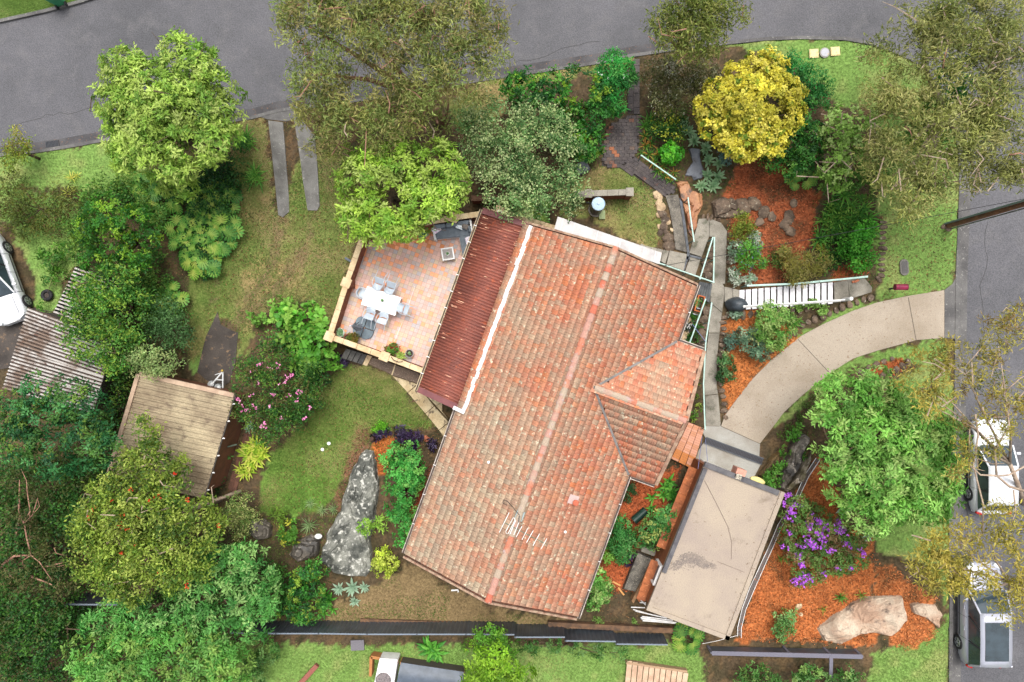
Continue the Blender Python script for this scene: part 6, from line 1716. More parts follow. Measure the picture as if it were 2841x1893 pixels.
def car(label, loc, ang, paint, L=4.35, W=1.76, Hh=1.46, kind='hatch', glass_roof=False):
 t = thing('parked_car', label, 'car', loc, ang)
 h = L / 2; w = W / 2
 belt = Hh * .63
 st_ = [(-h, .72, .35, belt * .78), (-h + .06, .86, .24, belt * .92), (-h + .4, .97, .2, belt * 1.0), (-h * .45, 1, .19, belt * 1.0), (0, 1, .19, belt * .99), (h * .38, 1, .19, belt * .98), (h * .5, .99, .19, belt * .97),
   (h * .72, .96, .2, belt * .88), (h - .22, .88, .22, belt * .76), (h - .05, .7, .28, belt * .66), (h, .5, .34, belt * .58)]
 if kind == 'sedan':
  st_[0] = (-h, .7, .35, belt * .85); st_[1] = (-h + .08, .84, .24, belt * .98)
 vs = []; fs = []
 n = 9
 for y, kw, zb, zt_ in st_:
  ww = w * kw
  for x, z in ((-ww * .9, zb), (-ww, zb + .18), (-ww * .985, zt_ * .72), (-ww * .93, zt_ * .97), (0, zt_ * 1.03), (ww * .93, zt_ * .97), (ww * .985, zt_ * .72), (ww, zb + .18), (ww * .9, zb)):
   vs.append((x, y, z))
 for i in range(len(st_) - 1):
  for k in range(n - 1):
   a = i * n + k
   fs.append((a, a + 1, a + n + 1, a + n)[::-1])
  fs.append((i * n, i * n + n - 1, (i + 1) * n + n - 1, (i + 1) * n)[::-1] if False else (i * n, (i + 1) * n, (i + 1) * n + n - 1, i * n + n - 1))
 fs.append(tuple(range(n))); fs.append(tuple(range((len(st_) - 1) * n + n - 1, (len(st_) - 1) * n - 1, -1)))
 b = MB().add(vs, fs).build('body', paint, t, smooth_=True)
 m = b.modifiers.new('round', 'SUBSURF'); m.levels = 1; m.render_levels = 2
 if kind == 'hatch': y0, y1, r0, r1 = -h + .22, h * .46, -h + .62, h * .06
 elif kind == 'sedan': y0, y1, r0, r1 = -h * .78, h * .44, -h * .46, h * .02
 else: y0, y1, r0, r1 = -h + .16, h * .5, -h + .4, h * .14
 zb, zr = belt * .985, Hh - .03
 wb, wr = w * .91, w * .74
 rows = []
 for f, y_b, y_t in ((0, y0, r0), (.33, y0 + (y1 - y0) * .33, r0 + (r1 - r0) * .33), (.66, y0 + (y1 - y0) * .66, r0 + (r1 - r0) * .66), (1, y1, r1)):
  rows.append((y_b, y_t))
 g = MB()
 def quad(name, mat, q, th=.015, par=t):
  q = [Vector(p) for p in q]; nr = (q[1] - q[0]).cross(q[3] - q[0]).normalized() * th
  o = MB().add(q + [p + nr for p in q], [(3, 2, 1, 0), (4, 5, 6, 7), (0, 1, 5, 4), (1, 2, 6, 5), (2, 3, 7, 6), (3, 0, 4, 7)]).build(name, mat, par)
  return o
 quad('windscreen', GLASS, [(-wb * .93, y1, zb), (wb * .93, y1, zb), (wr * .96, r1, zr), (-wr * .96, r1, zr)])
 quad('rear_window', GLASS, [(wb * .92, y0, zb), (-wb * .92, y0, zb), (-wr * .95, r0, zr), (wr * .95, r0, zr)])
 for s in (-1, 1):
  for k in range(3 if kind != 'sedan' else 2):
   nn = 3 if kind != 'sedan' else 2
   a, c = k / nn + .02, (k + 1) / nn - .02
   Y = lambda f: y0 + (y1 - y0) * f; T = lambda f: r0 + (r1 - r0) * f
   q = [(s * wb, Y(a), zb), (s * wb, Y(c), zb), (s * wr, T(c), zr), (s * wr, T(a), zr)]
   quad('side_window', GLASS, q if s > 0 else q[::-1])
  for f in ((0, .33, .66, 1) if kind != 'sedan' else (0, .5, 1)):
   MB().bar(Vector((s * wb * .985, y0 + (y1 - y0) * f, zb - .02)), Vector((s * wr, r0 + (r1 - r0) * f, zr)), .07, .05).build('pillar', paint if f in (0, 1) else PLAST, t)
 vs = []; nn = 6
 for i in range(nn + 1):
  f = i / nn; y = r0 - .04 + (r1 - r0 + .08) * f
  for x in (-1, -.6, 0, .6, 1):
   vs.append((x * wr * 1.03, y, zr + .045 * (1 - abs(x) ** 3) + .03 * math.sin(math.pi * f)))
 fs = [(i * 5 + k, i * 5 + k + 1, (i + 1) * 5 + k + 1, (i + 1) * 5 + k) for i in range(nn) for k in range(4)]
 rf = MB().add(vs, fs).build('roof', paint, t, smooth_=True); m = rf.modifiers.new('thickness', 'SOLIDIFY'); m.thickness = .05; m.offset = -1
 if glass_roof:
  quad('roof_glass', GLASS, [(-wr * .75, r0 + .25, zr + .055), (wr * .75, r0 + .25, zr + .055), (wr * .75, r1 - .35, zr + .065), (-wr * .75, r1 - .35, zr + .065)], .03)
 for s in (-1, 1):
  for y in (-h * .6, h * .63):
   wh_ = MB().lathe([(.20, -.1), (.31, -.09), (.325, -.03), (.325, .05), (.31, .1), (.22, .105)], n=20).build('wheel', TYRE, t, (s * (w - .09), y, .325), (0, s * math.pi / 2, 0))
   rm = MB().lathe([(.215, .09), (.21, .112), (.06, .118), (.05, .13)], n=20).build('rim', RIM, wh_)
   sp = MB()
   for k in range(5):
    a = k * 6.283 / 5; sp.bar(Vector((.06 * math.cos(a + .5), .06 * math.sin(a + .5), .121)), Vector((.2 * math.cos(a + .5), .2 * math.sin(a + .5), .121)), .04, .012)
   sp.build('spokes', PLAST, wh_)
  MB().box((s * w * .66, h - .17, belt * .72), (.36, .16, .12), -s * .5).build('headlight', LAMP, t, bevel=.03)
  MB().box((s * w * .78, -h + .07, belt * .82), (.26, .1, .16), s * .35).build('tail_light', REDL, t, bevel=.03)
  MB().box((s * (w + .1), y1 - .35, belt * 1.06), (.2, .12, .13)).build('mirror', paint, t, bevel=.04)
  MB().bar(Vector((s * w * .99, -h * .42, .45)), Vector((s * w * .99, h * .42, .45)), .03, .06).build('sill_trim', PLAST, t)
  for y in (-h * .44, -h * .02, h * .42):
   MB().bar(Vector((s * w * 1.0, y, .35)), Vector((s * w * .965, y, belt * .95)), .012, .012).build('door_seam', PLAST, t)
  for y in (-h * .25, h * .16):
   MB().box((s * w * 1.0, y, belt * .8), (.03, .18, .035)).build('door_handle', paint, t)
 for x in (-.62, .62):
  MB().bar(Vector((x, h * .5, belt * .985)), Vector((x * .9, h - .3, belt * .80)), .012, .012).build('bonnet_seam', PLAST, t)
 MB().box((0, h - .06, .42), (.9, .06, .14)).build('grille', PLAST, t, bevel=.02)
 MB().box((0, h * .985 - .02, .62 * belt), (.5, .05, .05)).build('number_plate', WHITE, t)
 for s in (-.3, .25):
  MB().bar(Vector((s, y1 - .02, zb + .03)), Vector((s + .42, y1 - .13, zb + .08)), .02, .015).build('wiper', PLAST, t)
 return t
car('white hatchback parked on the right street under gum branches', G(2726, 1288, -.1), 0, CARW)
car('silver wagon with a dark glass roof parked at the bottom of the right street', G(2700, 1688, -.1), 0, CARS, 4.75, 1.86, 1.62, 'wagon', True)
car('white sedan parked facing down beside the rusty shed roof on the left', G(16, 778, .0), math.radians(180 + 20), CARW, 4.5, 1.76, 1.45, 'sedan')
# ------------------------------------------------------------------ foliage
BARK = M('bark_brown', lin(104, 84, 66, .62), lin(74, 60, 48, .6), scale=5, fine=.3)
BARKP = M('bark_pale', lin(186, 166, 146, .7), lin(150, 128, 110, .68), scale=4, fine=.2)
BARKR = M('bark_reddish', lin(176, 134, 112, .7), lin(140, 100, 84, .68), scale=4, fine=.25)
def leaf_arrays(pos, d, nrm, L, W, col, fold=.15, droop=.15):
 """One folded diamond per leaf: root, two shoulders, tip."""
 s = np.cross(d, nrm); s /= np.linalg.norm(s, axis=1)[:, None] + 1e-9
 n = np.cross(s, d)
 L = L[:, None]; W = W[:, None]
 mid = pos + d * L * .5 + n * W * fold
 tip = pos + d * L - n * L * droop
 V = np.stack([pos, mid + s * W * .5, tip, mid - s * W * .5], 1).reshape(-1, 3)
 N = len(pos)
 b = np.arange(N)[:, None] * 4
 T = np.concatenate([b + [0, 1, 2], b + [0, 2, 3]], 1).reshape(-1, 3)
 return V, T, np.repeat(col, 4, 0)
def unit(v):
 return v / (np.linalg.norm(v, axis=1)[:, None] + 1e-9)
def crown_points(rg, blobs, clump_r, dens, flat):
 """Clump centres on and inside the lobes; returns centres and outward directions."""
 C = []; O = []
 for (c, r) in blobs:
  n = max(3, int(dens * 5.6 * (r / clump_r) ** 2))
  v = unit(rg.normal(size=(n * 2, 3)))
  v = v[v[:, 2] > -.45][:n]
  rr = r * np.where(rg.random(len(v)) < .72, rg.uniform(.82, 1.08, len(v)), rg.uniform(.35, .8, len(v)))
  rr = rr * (.82 + .42 * vnoise(np.arctan2(v[:, 1], v[:, 0]) * 1.3 + 9, v[:, 2] * 2 + c[0] + 60, .8, 17))
  p = np.array(c) + v * rr[:, None] * np.array([1, 1, flat])
  if r > .7:
   k_ = vnoise(p[:, 0] + 50, p[:, 1] + 50 + p[:, 2] * .7, .8, 23) > .17
   v, p = v[k_], p[k_]
  C.append(p); O.append(unit(v * np.array([1, 1, 1.3]) + np.array([0, 0, .35])))
 return np.concatenate(C), np.concatenate(O)
def crown_mesh(name, rg, blobs, L, W, pal, tips=None, tipf=.3, clump_r=.4, dens=1.0, per=16, flat=.75, style='star', mat=None, tipk=1.0):
 C, O = crown_points(rg, blobs, clump_r, dens, flat)
 nc = len(C)
 per_ = per
 ci = np.repeat(np.arange(nc), per_)
 N = len(ci)
 o = O[ci]
 if style == 'star':
  rnd = unit(rg.normal(size=(N, 3)))
  tang = unit(rnd - (rnd * o).sum(1)[:, None] * o)
  el = rg.uniform(-.15, .75, N)[:, None]
  d = unit(tang * np.cos(el) + o * np.sin(el))
  pos = C[ci] + d * (clump_r * .12) + rg.normal(size=(N, 3)) * clump_r * .22
  nrm = unit(o + .35 * rg.normal(size=(N, 3)))
 else:
  off_ = rg.normal(size=(N, 3)) * clump_r * .44
  pos = C[ci] + off_
  d = unit(rg.normal(size=(N, 3)) + .5 * o + np.array([0, 0, .1]))
  nrm = unit(o * .8 + .6 * rg.normal(size=(N, 3)) + np.array([0, 0, .3]))
 pal = np.array(pal)
 cc = pal[rg.integers(0, len(pal), nc)] * rg.uniform(1.0, 1.45, nc)[:, None]
 if tips is not None:
  tips = np.array(tips)
  q = rg.random(nc) < tipf
  cc[q] = tips[rg.integers(0, len(tips), q.sum())]
 cc = cc * (.72 + .55 * vnoise(C[:, 0] + 40, C[:, 1] + 40, 1.0, 29))[:, None]
 col = cc[ci] * rg.uniform(.78, 1.22, N)[:, None]
 if tips is not None and style != 'star':
  q = (rg.random(N) < tipf * .5)
  col[q] = tips[rg.integers(0, len(tips), q.sum())] * rg.uniform(.85, 1.1, q.sum())[:, None]
 ln = L * rg.uniform(.7, 1.25, N); wd = W * rg.uniform(.75, 1.2, N)
 V, T, Cc = leaf_arrays(pos, d, nrm, ln, wd, np.clip(col, 0, 1))
 return npmesh(name, V, T, Cc, mat or LEAF), C, O
def frond_mesh(name, rg, blobs, L, pal, tips, clump_r=.5, dens=1.0, fr=7, lf=9, flat=.75, wid=.3):
 """Feathery crown: each twig end carries fronds, each frond a row of paired leaflets."""
 C, O = crown_points(rg, blobs, clump_r, dens, flat)
 nc = len(C)
 pal = np.array(pal); tips = np.array(tips)
 cc = pal[rg.integers(0, len(pal), nc)] * rg.uniform(.85, 1.15, nc)[:, None]
 q = rg.random(nc) < .35; cc[q] = tips[rg.integers(0, len(tips), q.sum())]
 ci = np.repeat(np.arange(nc), fr); N = len(ci); o = O[ci]
 rnd = unit(rg.normal(size=(N, 3))); tang = unit(rnd - (rnd * o).sum(1)[:, None] * o)
 el = rg.uniform(-.1, .6, N)[:, None]
 d = unit(tang * np.cos(el) + o * np.sin(el)); s = unit(np.cross(d, o)); up = np.cross(s, d)
 l = L * rg.uniform(.7, 1.2, N); fc = cc[ci] * rg.uniform(.88, 1.12, N)[:, None]
 P_, D_, N_, L2, C2 = [], [], [], [], []
 for k in range(lf):
  t = (k + .6) / lf
  for sg in (-1, 1):
   P_.append(C[ci] + d * (l * t)[:, None] - up * (l * .22 * t * t)[:, None])
   D_.append(unit(s * sg + d * .7 - up * .1)); N_.append(up)
   L2.append(l * wid * (1.1 - .75 * abs(t - .4))); C2.append(fc * (1.0 + .25 * t))
 P_, D_, N_, L2, C2 = (np.concatenate(a) for a in (P_, D_, N_, L2, C2))
 V, T, Cc = leaf_arrays(P_, D_, N_, L2, L2 * .5, np.clip(C2, 0, 1), .1, .1)
 return npmesh(name, V, T, Cc, LEAF), C, O
TREES = {}
def plant(name, label, cat, blobs, zc, L=.14, W=.07, pal=None, tips=None, tipf=.3, clump=.35, dens=1.0, per=16, flat=.75, style='mix', trunk=None, bark=None,
   flowers=None, seed=0, frond=None, limbs=6, base=None, group=None, twigs=0, tr=.14, crown='crown'):
 """blobs: (x, y, r) on the survey grid seen at height zc above the ground there (or (x,y,r,z))."""
 rg = np.random.default_rng(seed + len(TREES) * 13 + 5)
 bl = []
 for b in blobs:
  x, y, r = b[:3]; z = b[3] if len(b) > 3 else zc
  p = G(x, y, z); bl.append((p, r * (H - p.z) / F))
 c = sum((p for p, r in bl), Vector()) / len(bl)
 if base is not None:
  g = G(*base)
 else:
  g = Vector((c.x, c.y, float(hgt(c.x, c.y))))
 t = thing(name, label, cat, g, 0, group)
 loc = [((p - g), r) for p, r in bl]
 loc = [((p.x, p.y, max(p.z, r * flat * .55)), r) for p, r in loc]
 if frond:
  me, C, O = frond_mesh(crown, rg, loc, L, pal, tips or pal, clump, dens, frond[0], frond[1], flat, frond[2] if len(frond) > 2 else .3)
 else:
  me, C, O = crown_mesh(crown, rg, loc, L, W, pal, tips, tipf, clump, dens, per, flat, style)
 link(crown, me, t)
 mb = MB()
 tr = min(tr, .02 + zc * .035)
 top = Vector((np.mean([q[0][0] for q in loc]), np.mean([q[0][1] for q in loc]), np.mean([q[0][2] for q in loc])))
 fork = top * .45; fork.z = max(.15, top.z * .5)
 mb.tube([Vector((0, 0, -.15)), fork * .5, fork], [tr * 1.15, tr, tr * .8], 8)
 order = rg.permutation(len(loc))[:max(3, limbs)]
 for k in order:
  e = Vector(loc[k][0])
  m = fork.lerp(e, .55) + Vector(rg.normal(size=3)) * .12
  mb.tube([fork, m, e + Vector((0, 0, loc[k][1] * .2))], [tr * .65, tr * .4, tr * .15], 6)
 tb = MB()
 for k in range(twigs):
  i = rg.integers(0, len(C)); p = Vector(C[i]) + Vector(O[i]) * .12
  q = p + Vector(rg.normal(size=3)) * Vector((1, 1, .4)) * .35 if False else p + Vector((rg.normal() * .4, rg.normal() * .4, rg.normal() * .1))
  r_ = q + Vector((rg.normal() * .3, rg.normal() * .3, rg.normal() * .08))
  tb.tube([p, q, r_], [.028, .02, .008], 4)
 if twigs:
  tb.build('twigs', bark or BARK, t)['kind'] = 'stuff'
 mb.build('trunk', bark or BARK, t, smooth_=True)
 if flowers:
  col, nfl, sz, pts = flowers
  cl = []
  if pts:
   for (x, y, r) in pts:
    p = G(x, y, zc * 1.15 + .2) - g; k = max(4, int(nfl * (r / 10) ** 2)); rw = r * (H - zc) / F
    cl.append(np.array(p) + rg.normal(size=(k, 3)) * np.array([rw * .55, rw * .55, .05]))
   P_ = np.concatenate(cl)
   for i in range(len(P_)):
    dd = ((C[:, :2] - P_[i, :2]) ** 2).sum(1); j = np.argsort(dd)[:4]
    P_[i, 2] = C[j, 2].max() + rg.uniform(-.12, .14)
  else:
   i = rg.integers(0, len(C), nfl); P_ = C[i] + O[i] * .18
   P_ = np.repeat(P_, 7, 0) + rg.normal(size=(len(i) * 7, 3)) * .07
  N = len(P_); k = 3
  P_ = np.repeat(P_, k, 0); N *= k
  a = rg.random(N) * 6.283
  d = np.stack([np.cos(a), np.sin(a), rg.uniform(0, .5, N)], 1)
  cols = np.array(col)[rg.integers(0, len(col), N)] * rg.uniform(.6, 1.25, N)[:, None]
  V, T, Cc = leaf_arrays(P_, unit(d), unit(np.stack([rg.normal(size=N) * .3, rg.normal(size=N) * .3, np.ones(N)], 1)), sz * rg.uniform(.55, 1.2, N), sz * rg.uniform(.5, 1.0, N), np.clip(cols, 0, 1))
  link('flowers', npmesh('flowers', V, T, Cc, PETAL), t)['kind'] = 'stuff'
 TREES[label] = t
 return t
g_ = lambda k, *cs: [lin(*c, k * 1.2) for c in cs]
K = .56
LIME = g_(K, (158, 188, 80), (138, 174, 70), (174, 198, 96), (116, 156, 60)); LIMET = g_(.6, (192, 212, 116), (180, 206, 100))
plant('lime_tree', 'bright yellow green feathery tree overhanging the road at upper left', 'tree', [(455, 330, 80, 5.4), (514, 184, 78), (560, 215, 55), (351, 204, 66), (400, 260, 85), (330, 300, 62), (408, 320, 105), (592, 280, 70), (620, 330, 50), (500, 300, 80), (400, 400, 85), (350, 420, 60), (470, 440, 75), (540, 390, 75), (600, 390, 55), (500, 520, 40, 3.0), (470, 490, 40, 3.2)], 5,
  L=.21, W=.08, pal=LIME, tips=LIMET, clump=.32, dens=1.3, per=24, style='star', tr=.2, twigs=20)
plant('lime_tree', 'bright lime feathery tree overhanging the terrace and corner sofa', 'tree', [(1020, 510, 80), (1110, 460, 70), (1215, 470, 75), (980, 590, 50), (1075, 590, 80), (1160, 570, 70), (1235, 545, 55), (1055, 645, 40), (1130, 630, 45), (985, 630, 35), (1265, 500, 40), (1000, 440, 45, 3)], 4.6,
  L=.21, W=.08, pal=g_(K, (160, 196, 72), (144, 184, 66), (176, 204, 88), (124, 168, 60)), tips=LIMET, clump=.32, dens=1.3, per=24, style='star', tr=.16, twigs=12, base=(1090, 560))
plant('lime_tree', 'broad lime green feathery tree by the right street next to the white hatchback', 'tree', [(2340, 1110, 70), (2310, 1180, 55), (2420, 1090, 62), (2480, 1130, 60), (2530, 1160, 52), (2580, 1190, 55), (2625, 1205, 45), (2350, 1250, 80), (2450, 1210, 88), (2540, 1280, 82), (2620, 1310, 52), (2370, 1340, 72), (2460, 1330, 88), (2400, 1420, 55), (2480, 1400, 65), (2560, 1390, 66), (2625, 1370, 40), (2425, 1455, 35)], 3.8,
  L=.21, W=.08, pal=g_(.62, (132, 184, 84), (116, 172, 74), (150, 196, 102), (98, 154, 64)), tips=g_(.6, (176, 206, 120), (160, 200, 104)), clump=.32, dens=1.3, per=24, style='star', tr=.2, twigs=8)
OLIVE = g_(.7, (130, 144, 78), (114, 130, 68), (150, 158, 92), (100, 116, 58), (130, 122, 78)); OLIVET = g_(.6, (176, 172, 104), (160, 164, 88))
plant('gum_tree', 'large olive gum tree overhanging the top street with rusty bark', 'tree', [(863, 82, 85), (986, 61, 105), (1108, 122, 110), (1292, 82, 100), (1345, 122, 55), (884, 212, 70, 6), (863, 275, 60, 5), (986, 306, 85, 5.5), (1108, 294, 75, 6), (1067, 359, 62, 5), (1169, 204, 85), (1282, 196, 78), (1215, 345, 32, 4.5), (928, 359, 58, 5), (880, -20, 80), (1150, -10, 110), (1010, -40, 90), (1300, 0, 70), (900, 400, 35, 4)], 7,
  L=.24, W=.05, pal=OLIVE, tips=OLIVET, tipf=.3, clump=.48, dens=.85, per=64, style='mix', bark=BARKR, tr=.28, twigs=90, base=(1230, 335))
plant('gum_tree', 'olive gum tree hanging over the top street right of centre', 'tree', [(1930, 61, 75), (1905, 112, 52), (1990, 12, 65), (1880, 15, 55), (1850, 90, 40), (1960, 110, 45)], 5,
  L=.24, W=.05, pal=g_(.64, (116, 130, 58), (102, 118, 52), (136, 146, 70)), tips=OLIVET, tipf=.2, clump=.44, dens=.85, per=60, bark=BARKR, twigs=15)
plant('gum_tree', 'sprawling olive gum tree filling the upper right street corner', 'tree', [(2610, 143, 85), (2549, 61, 75), (2712, 82, 95), (2794, 143, 85), (2447, 171, 50), (2508, 245, 65), (2427, 286, 48), (2467, 330, 58), (2610, 245, 72), (2712, 245, 80), (2773, 306, 75), (2549, 347, 55), (2651, 388, 78), (2733, 388, 75), (2488, 449, 70), (2427, 441, 48), (2529, 510, 60), (2610, 490, 62), (2692, 462, 55), (2794, 449, 65), (2529, 565, 42), (2773, 495, 45), (2640, 30, 60), (2780, 20, 70), (2450, 400, 45), (2480, 520, 40)], 6,
  L=.24, W=.05, pal=g_(.66, (138, 142, 80), (122, 130, 70), (156, 158, 98), (106, 116, 62)), tips=g_(.6, (182, 178, 112), (166, 172, 92)), tipf=.3, clump=.46, dens=.72, per=60, bark=BARKP, tr=.26, twigs=80, base=(2620, 330))
plant('creeper_shrub', 'dark leafy creeper mound glimpsed inside the upper right gum tree', 'shrub', [(2650, 225, 50), (2700, 300, 55), (2610, 320, 60), (2560, 380, 40), (2720, 350, 40)], 2.6, L=.17, W=.12, pal=g_(.5, (62, 120, 44), (80, 140, 54), (46, 96, 36)), tips=g_(.56, (150, 180, 60)), tipf=.1, clump=.35, dens=1.2, per=16)
GOLD = g_(.58, (160, 154, 78), (140, 140, 70), (176, 168, 90), (116, 124, 62), (140, 118, 74)); GOLDT = g_(.6, (204, 186, 92), (194, 184, 84))
plant('gum_tree', 'golden olive gum tree with pale limbs arching over the white hatchback', 'tree', [(2572, 1015, 50), (2653, 989, 58), (2715, 1015, 52), (2551, 1083, 50), (2612, 1091, 52), (2686, 1050, 42), (2776, 907, 42), (2820, 900, 48), (2747, 948, 40), (2776, 1112, 52), (2820, 1091, 55), (2592, 1132, 38), (2755, 1185, 40), (2700, 1240, 30), (2650, 1200, 30), (2832, 1175, 45), (2655, 1330, 25), (2735, 1255, 28), (2760, 1230, 25), (2660, 1270, 28)], 6,
  L=.22, W=.045, pal=GOLD, tips=GOLDT, tipf=.35, clump=.34, dens=.42, per=36, bark=BARKP, tr=.1, twigs=30, base=(2846, 1400))
plant('gum_tree', 'golden gum tree hanging over the silver wagon at lower right', 'tree', [(2579, 1529, 50), (2650, 1505, 62), (2697, 1576, 50), (2626, 1600, 58), (2792, 1458, 48), (2816, 1576, 52), (2806, 1671, 45), (2750, 1647, 30), (2674, 1633, 38), (2590, 1560, 40), (2745, 1500, 40), (2560, 1600, 30), (2830, 1500, 40)], 6,
  L=.22, W=.05, pal=g_(.58, (176, 164, 72), (156, 150, 66), (190, 178, 84), (130, 128, 62)), tips=GOLDT, tipf=.35, clump=.36, dens=.6, per=38, bark=BARKP, tr=.1, twigs=14, base=(2850, 1640))
def limb(t, pts, r0, r1, mat=BARKP):
 pw = [G(x, y, z * (.62 if t['label'].startswith('bare') else 1)) - t.location for x, y, z in pts]
 n = len(pw)
 MB().tube(pw, [(r0 + (r1 - r0) * i / (n - 1)) * (.42 if t['label'].startswith('bare') else .6) for i in range(n)], 8).build('limb', mat, t, smooth_=True)
T14 = TREES['golden olive gum tree with pale limbs arching over the white hatchback']; T15 = TREES['golden gum tree hanging over the silver wagon at lower right']
limb(T14, [(2850, 1365, 5.5), (2800, 1350, 5.8), (2765, 1320, 6), (2720, 1318, 6.2), (2690, 1290, 6.2)], .09, .04)
limb(T14, [(2765, 1320, 6), (2760, 1250, 6.2), (2800, 1180, 6.3), (2788, 1079, 6.4), (2770, 960, 6.5)], .07, .02)
limb(T14, [(2790, 1085, 6.4), (2830, 1050, 6.5), (2850, 1040, 6.5)], .05, .03)
limb(T14, [(2850, 1290, 6), (2800, 1318, 6), (2760, 1322, 6)], .06, .05)
limb(T14, [(2706, 1150, 6.1), (2714, 1210, 6.0), (2700, 1290, 5.9), (2728, 1400, 5.8), (2726, 1480, 5.8)], .06, .05)
limb(T15, [(2726, 1480, 5.8), (2690, 1500, 5.8), (2640, 1520, 5.9), (2600, 1530, 6)], .05, .02)
limb(T15, [(2812, 1360, 5.8), (2818, 1420, 5.8), (2800, 1470, 5.9)], .05, .03)
T12 = TREES['sprawling olive gum tree filling the upper right street corner']
for pts in ([(2616, 190, 6.5), (2620, 160, 6.7), (2630, 125, 6.8), (2650, 110, 6.8)], [(2630, 125, 6.8), (2625, 100, 6.9)], [(2742, 190, 6.6), (2760, 165, 6.7), (2775, 140, 6.8)], [(2446, 215, 6.2), (2475, 240, 6.2)], [(2510, 350, 6.2), (2525, 365, 6.2), (2530, 378, 6.2)], [(2800, 430, 6.5), (2830, 425, 6.5), (2850, 432, 6.5)], [(2545, 205, 6.6), (2560, 185, 6.6), (2565, 178, 6.6)]):
 limb(T12, pts, .06, .03, BARKP if random.random() < .7 else BARKR)
T2 = TREES['large olive gum tree overhanging the top street with rusty bark']
for pts in ([(1235, 330, 2.2), (1243, 300, 3), (1246, 262, 3.8)], [(1170, 235, 6.4), (1200, 250, 5.5), (1230, 300, 4)], [(1110, 110, 7.8), (1130, 150, 7.4), (1180, 230, 6.4)], [(1070, 250, 6.6), (1082, 290, 6.5), (1078, 315, 6.4)], [(1190, 340, 5.2), (1205, 365, 5), (1200, 385, 5)], [(960, 340, 6), (955, 365, 6), (965, 380, 6)]):
 limb(T2, pts, .11 if pts[0][2] < 3 or pts[0][0] in (1110, 1170) else .05, .05, BARKR if random.random() < .6 else BARKP)
plant('hedge_shrub', 'glossy dark green hedge shrub left of the brick paver path', 'shrub', [(1450, 250, 50), (1520, 255, 55), (1600, 255, 58), (1660, 280, 48), (1560, 330, 52), (1640, 340, 52), (1625, 400, 40), (1480, 300, 45), (1580, 400, 40), (1420, 240, 30)], 2.0,
  L=.17, W=.10, pal=g_(.52, (58, 124, 44), (44, 104, 38), (76, 142, 52), (36, 86, 34)), tips=g_(.58, (140, 178, 56), (110, 164, 60)), tipf=.22, clump=.32, dens=1.15, per=18, style='star')
plant('variegated_tree', 'rounded pale flecked green tree beside the terrace top wall', 'tree', [(1400, 345, 75), (1490, 360, 80), (1350, 430, 70), (1430, 440, 95), (1520, 450, 80), (1570, 520, 52), (1480, 530, 72), (1400, 530, 62), (1550, 400, 50), (1310, 380, 45), (1440, 560, 45), (1590, 560, 30), (1300, 330, 40)], 3.2,
  L=.12, W=.075, pal=g_(K, (106, 146, 84), (92, 130, 74), (126, 160, 100), (72, 110, 58)), tips=g_(.64, (196, 210, 150), (176, 196, 130)), tipf=.32, clump=.34, dens=1.0, per=30)
plant('feathery_shrub', 'soft bright green shrub with small white flowers at the street end of the paver path', 'shrub', [(1706, 200, 52), (1690, 250, 40), (1730, 215, 28), (1700, 290, 30)], 1.8, L=.26, pal=g_(K, (56, 150, 64), (70, 164, 70), (46, 130, 56)), tips=g_(.6, (110, 184, 90)), clump=.3, dens=1.4, per=20, style='star', W=.05,
  flowers=([lin(240, 240, 235, .8)], 3, .09, [(1672, 205, 8), (1728, 212, 8), (1690, 216, 6)]))
plant('olive_shrub', 'grey olive shrub with silvery tips right of the paver path', 'shrub', [(1840, 195, 45), (1900, 205, 50), (1950, 190, 42), (1850, 245, 42), (1900, 265, 48), (1960, 240, 40), (1815, 215, 30), (1835, 285, 30)], 2.0,
  L=.13, W=.045, pal=g_(K, (104, 108, 58), (86, 92, 50), (124, 122, 74), (84, 100, 54)), tips=g_(.64, (206, 204, 180), (170, 168, 124)), tipf=.18, clump=.32, dens=1.1, per=34)
plant('golden_tree', 'dense golden yellow flowering tree at the top of the mulch garden', 'tree', [(2085, 290, 70, 3.3), (2060, 300, 50, 3.4), (2080, 230, 72), (2010, 275, 55), (2130, 200, 52), (2155, 275, 68), (2060, 330, 72), (1965, 310, 38), (1985, 350, 42), (2120, 355, 66), (2180, 320, 50), (2075, 400, 50), (2140, 400, 38), (2030, 390, 40), (2190, 270, 38)], 2.8,
  L=.13, W=.10, pal=g_(.6, (214, 204, 74), (200, 190, 66), (224, 214, 98), (182, 178, 62)), tips=g_(.58, (150, 170, 54), (120, 150, 50)), tipf=.12, clump=.2, dens=1.3, per=18, style='star')
plant('green_shrub', 'soft bluish green shrub on the verge right of the golden tree', 'shrub', [(2195, 200, 42), (2240, 235, 45), (2220, 265, 40), (2170, 190, 25), (2270, 270, 28)], 1.5, L=.16, W=.06, pal=g_(K, (48, 128, 58), (60, 144, 66), (40, 108, 50)), tips=g_(.58, (96, 166, 84)), tipf=.2, clump=.3, dens=1.2, per=24)
plant('dark_shrub', 'dark glossy green shrub under the right side of the golden tree', 'shrub', [(2235, 335, 55), (2202, 400, 58), (2149, 441, 38), (2260, 380, 42), (2190, 460, 35), (2240, 440, 35)], 2.0, L=.16, W=.08, pal=g_(.52, (50, 108, 40), (38, 88, 34), (66, 126, 46)), tips=g_(.58, (112, 164, 70)), tipf=.2, clump=.3, dens=1.2, per=18, style='star')
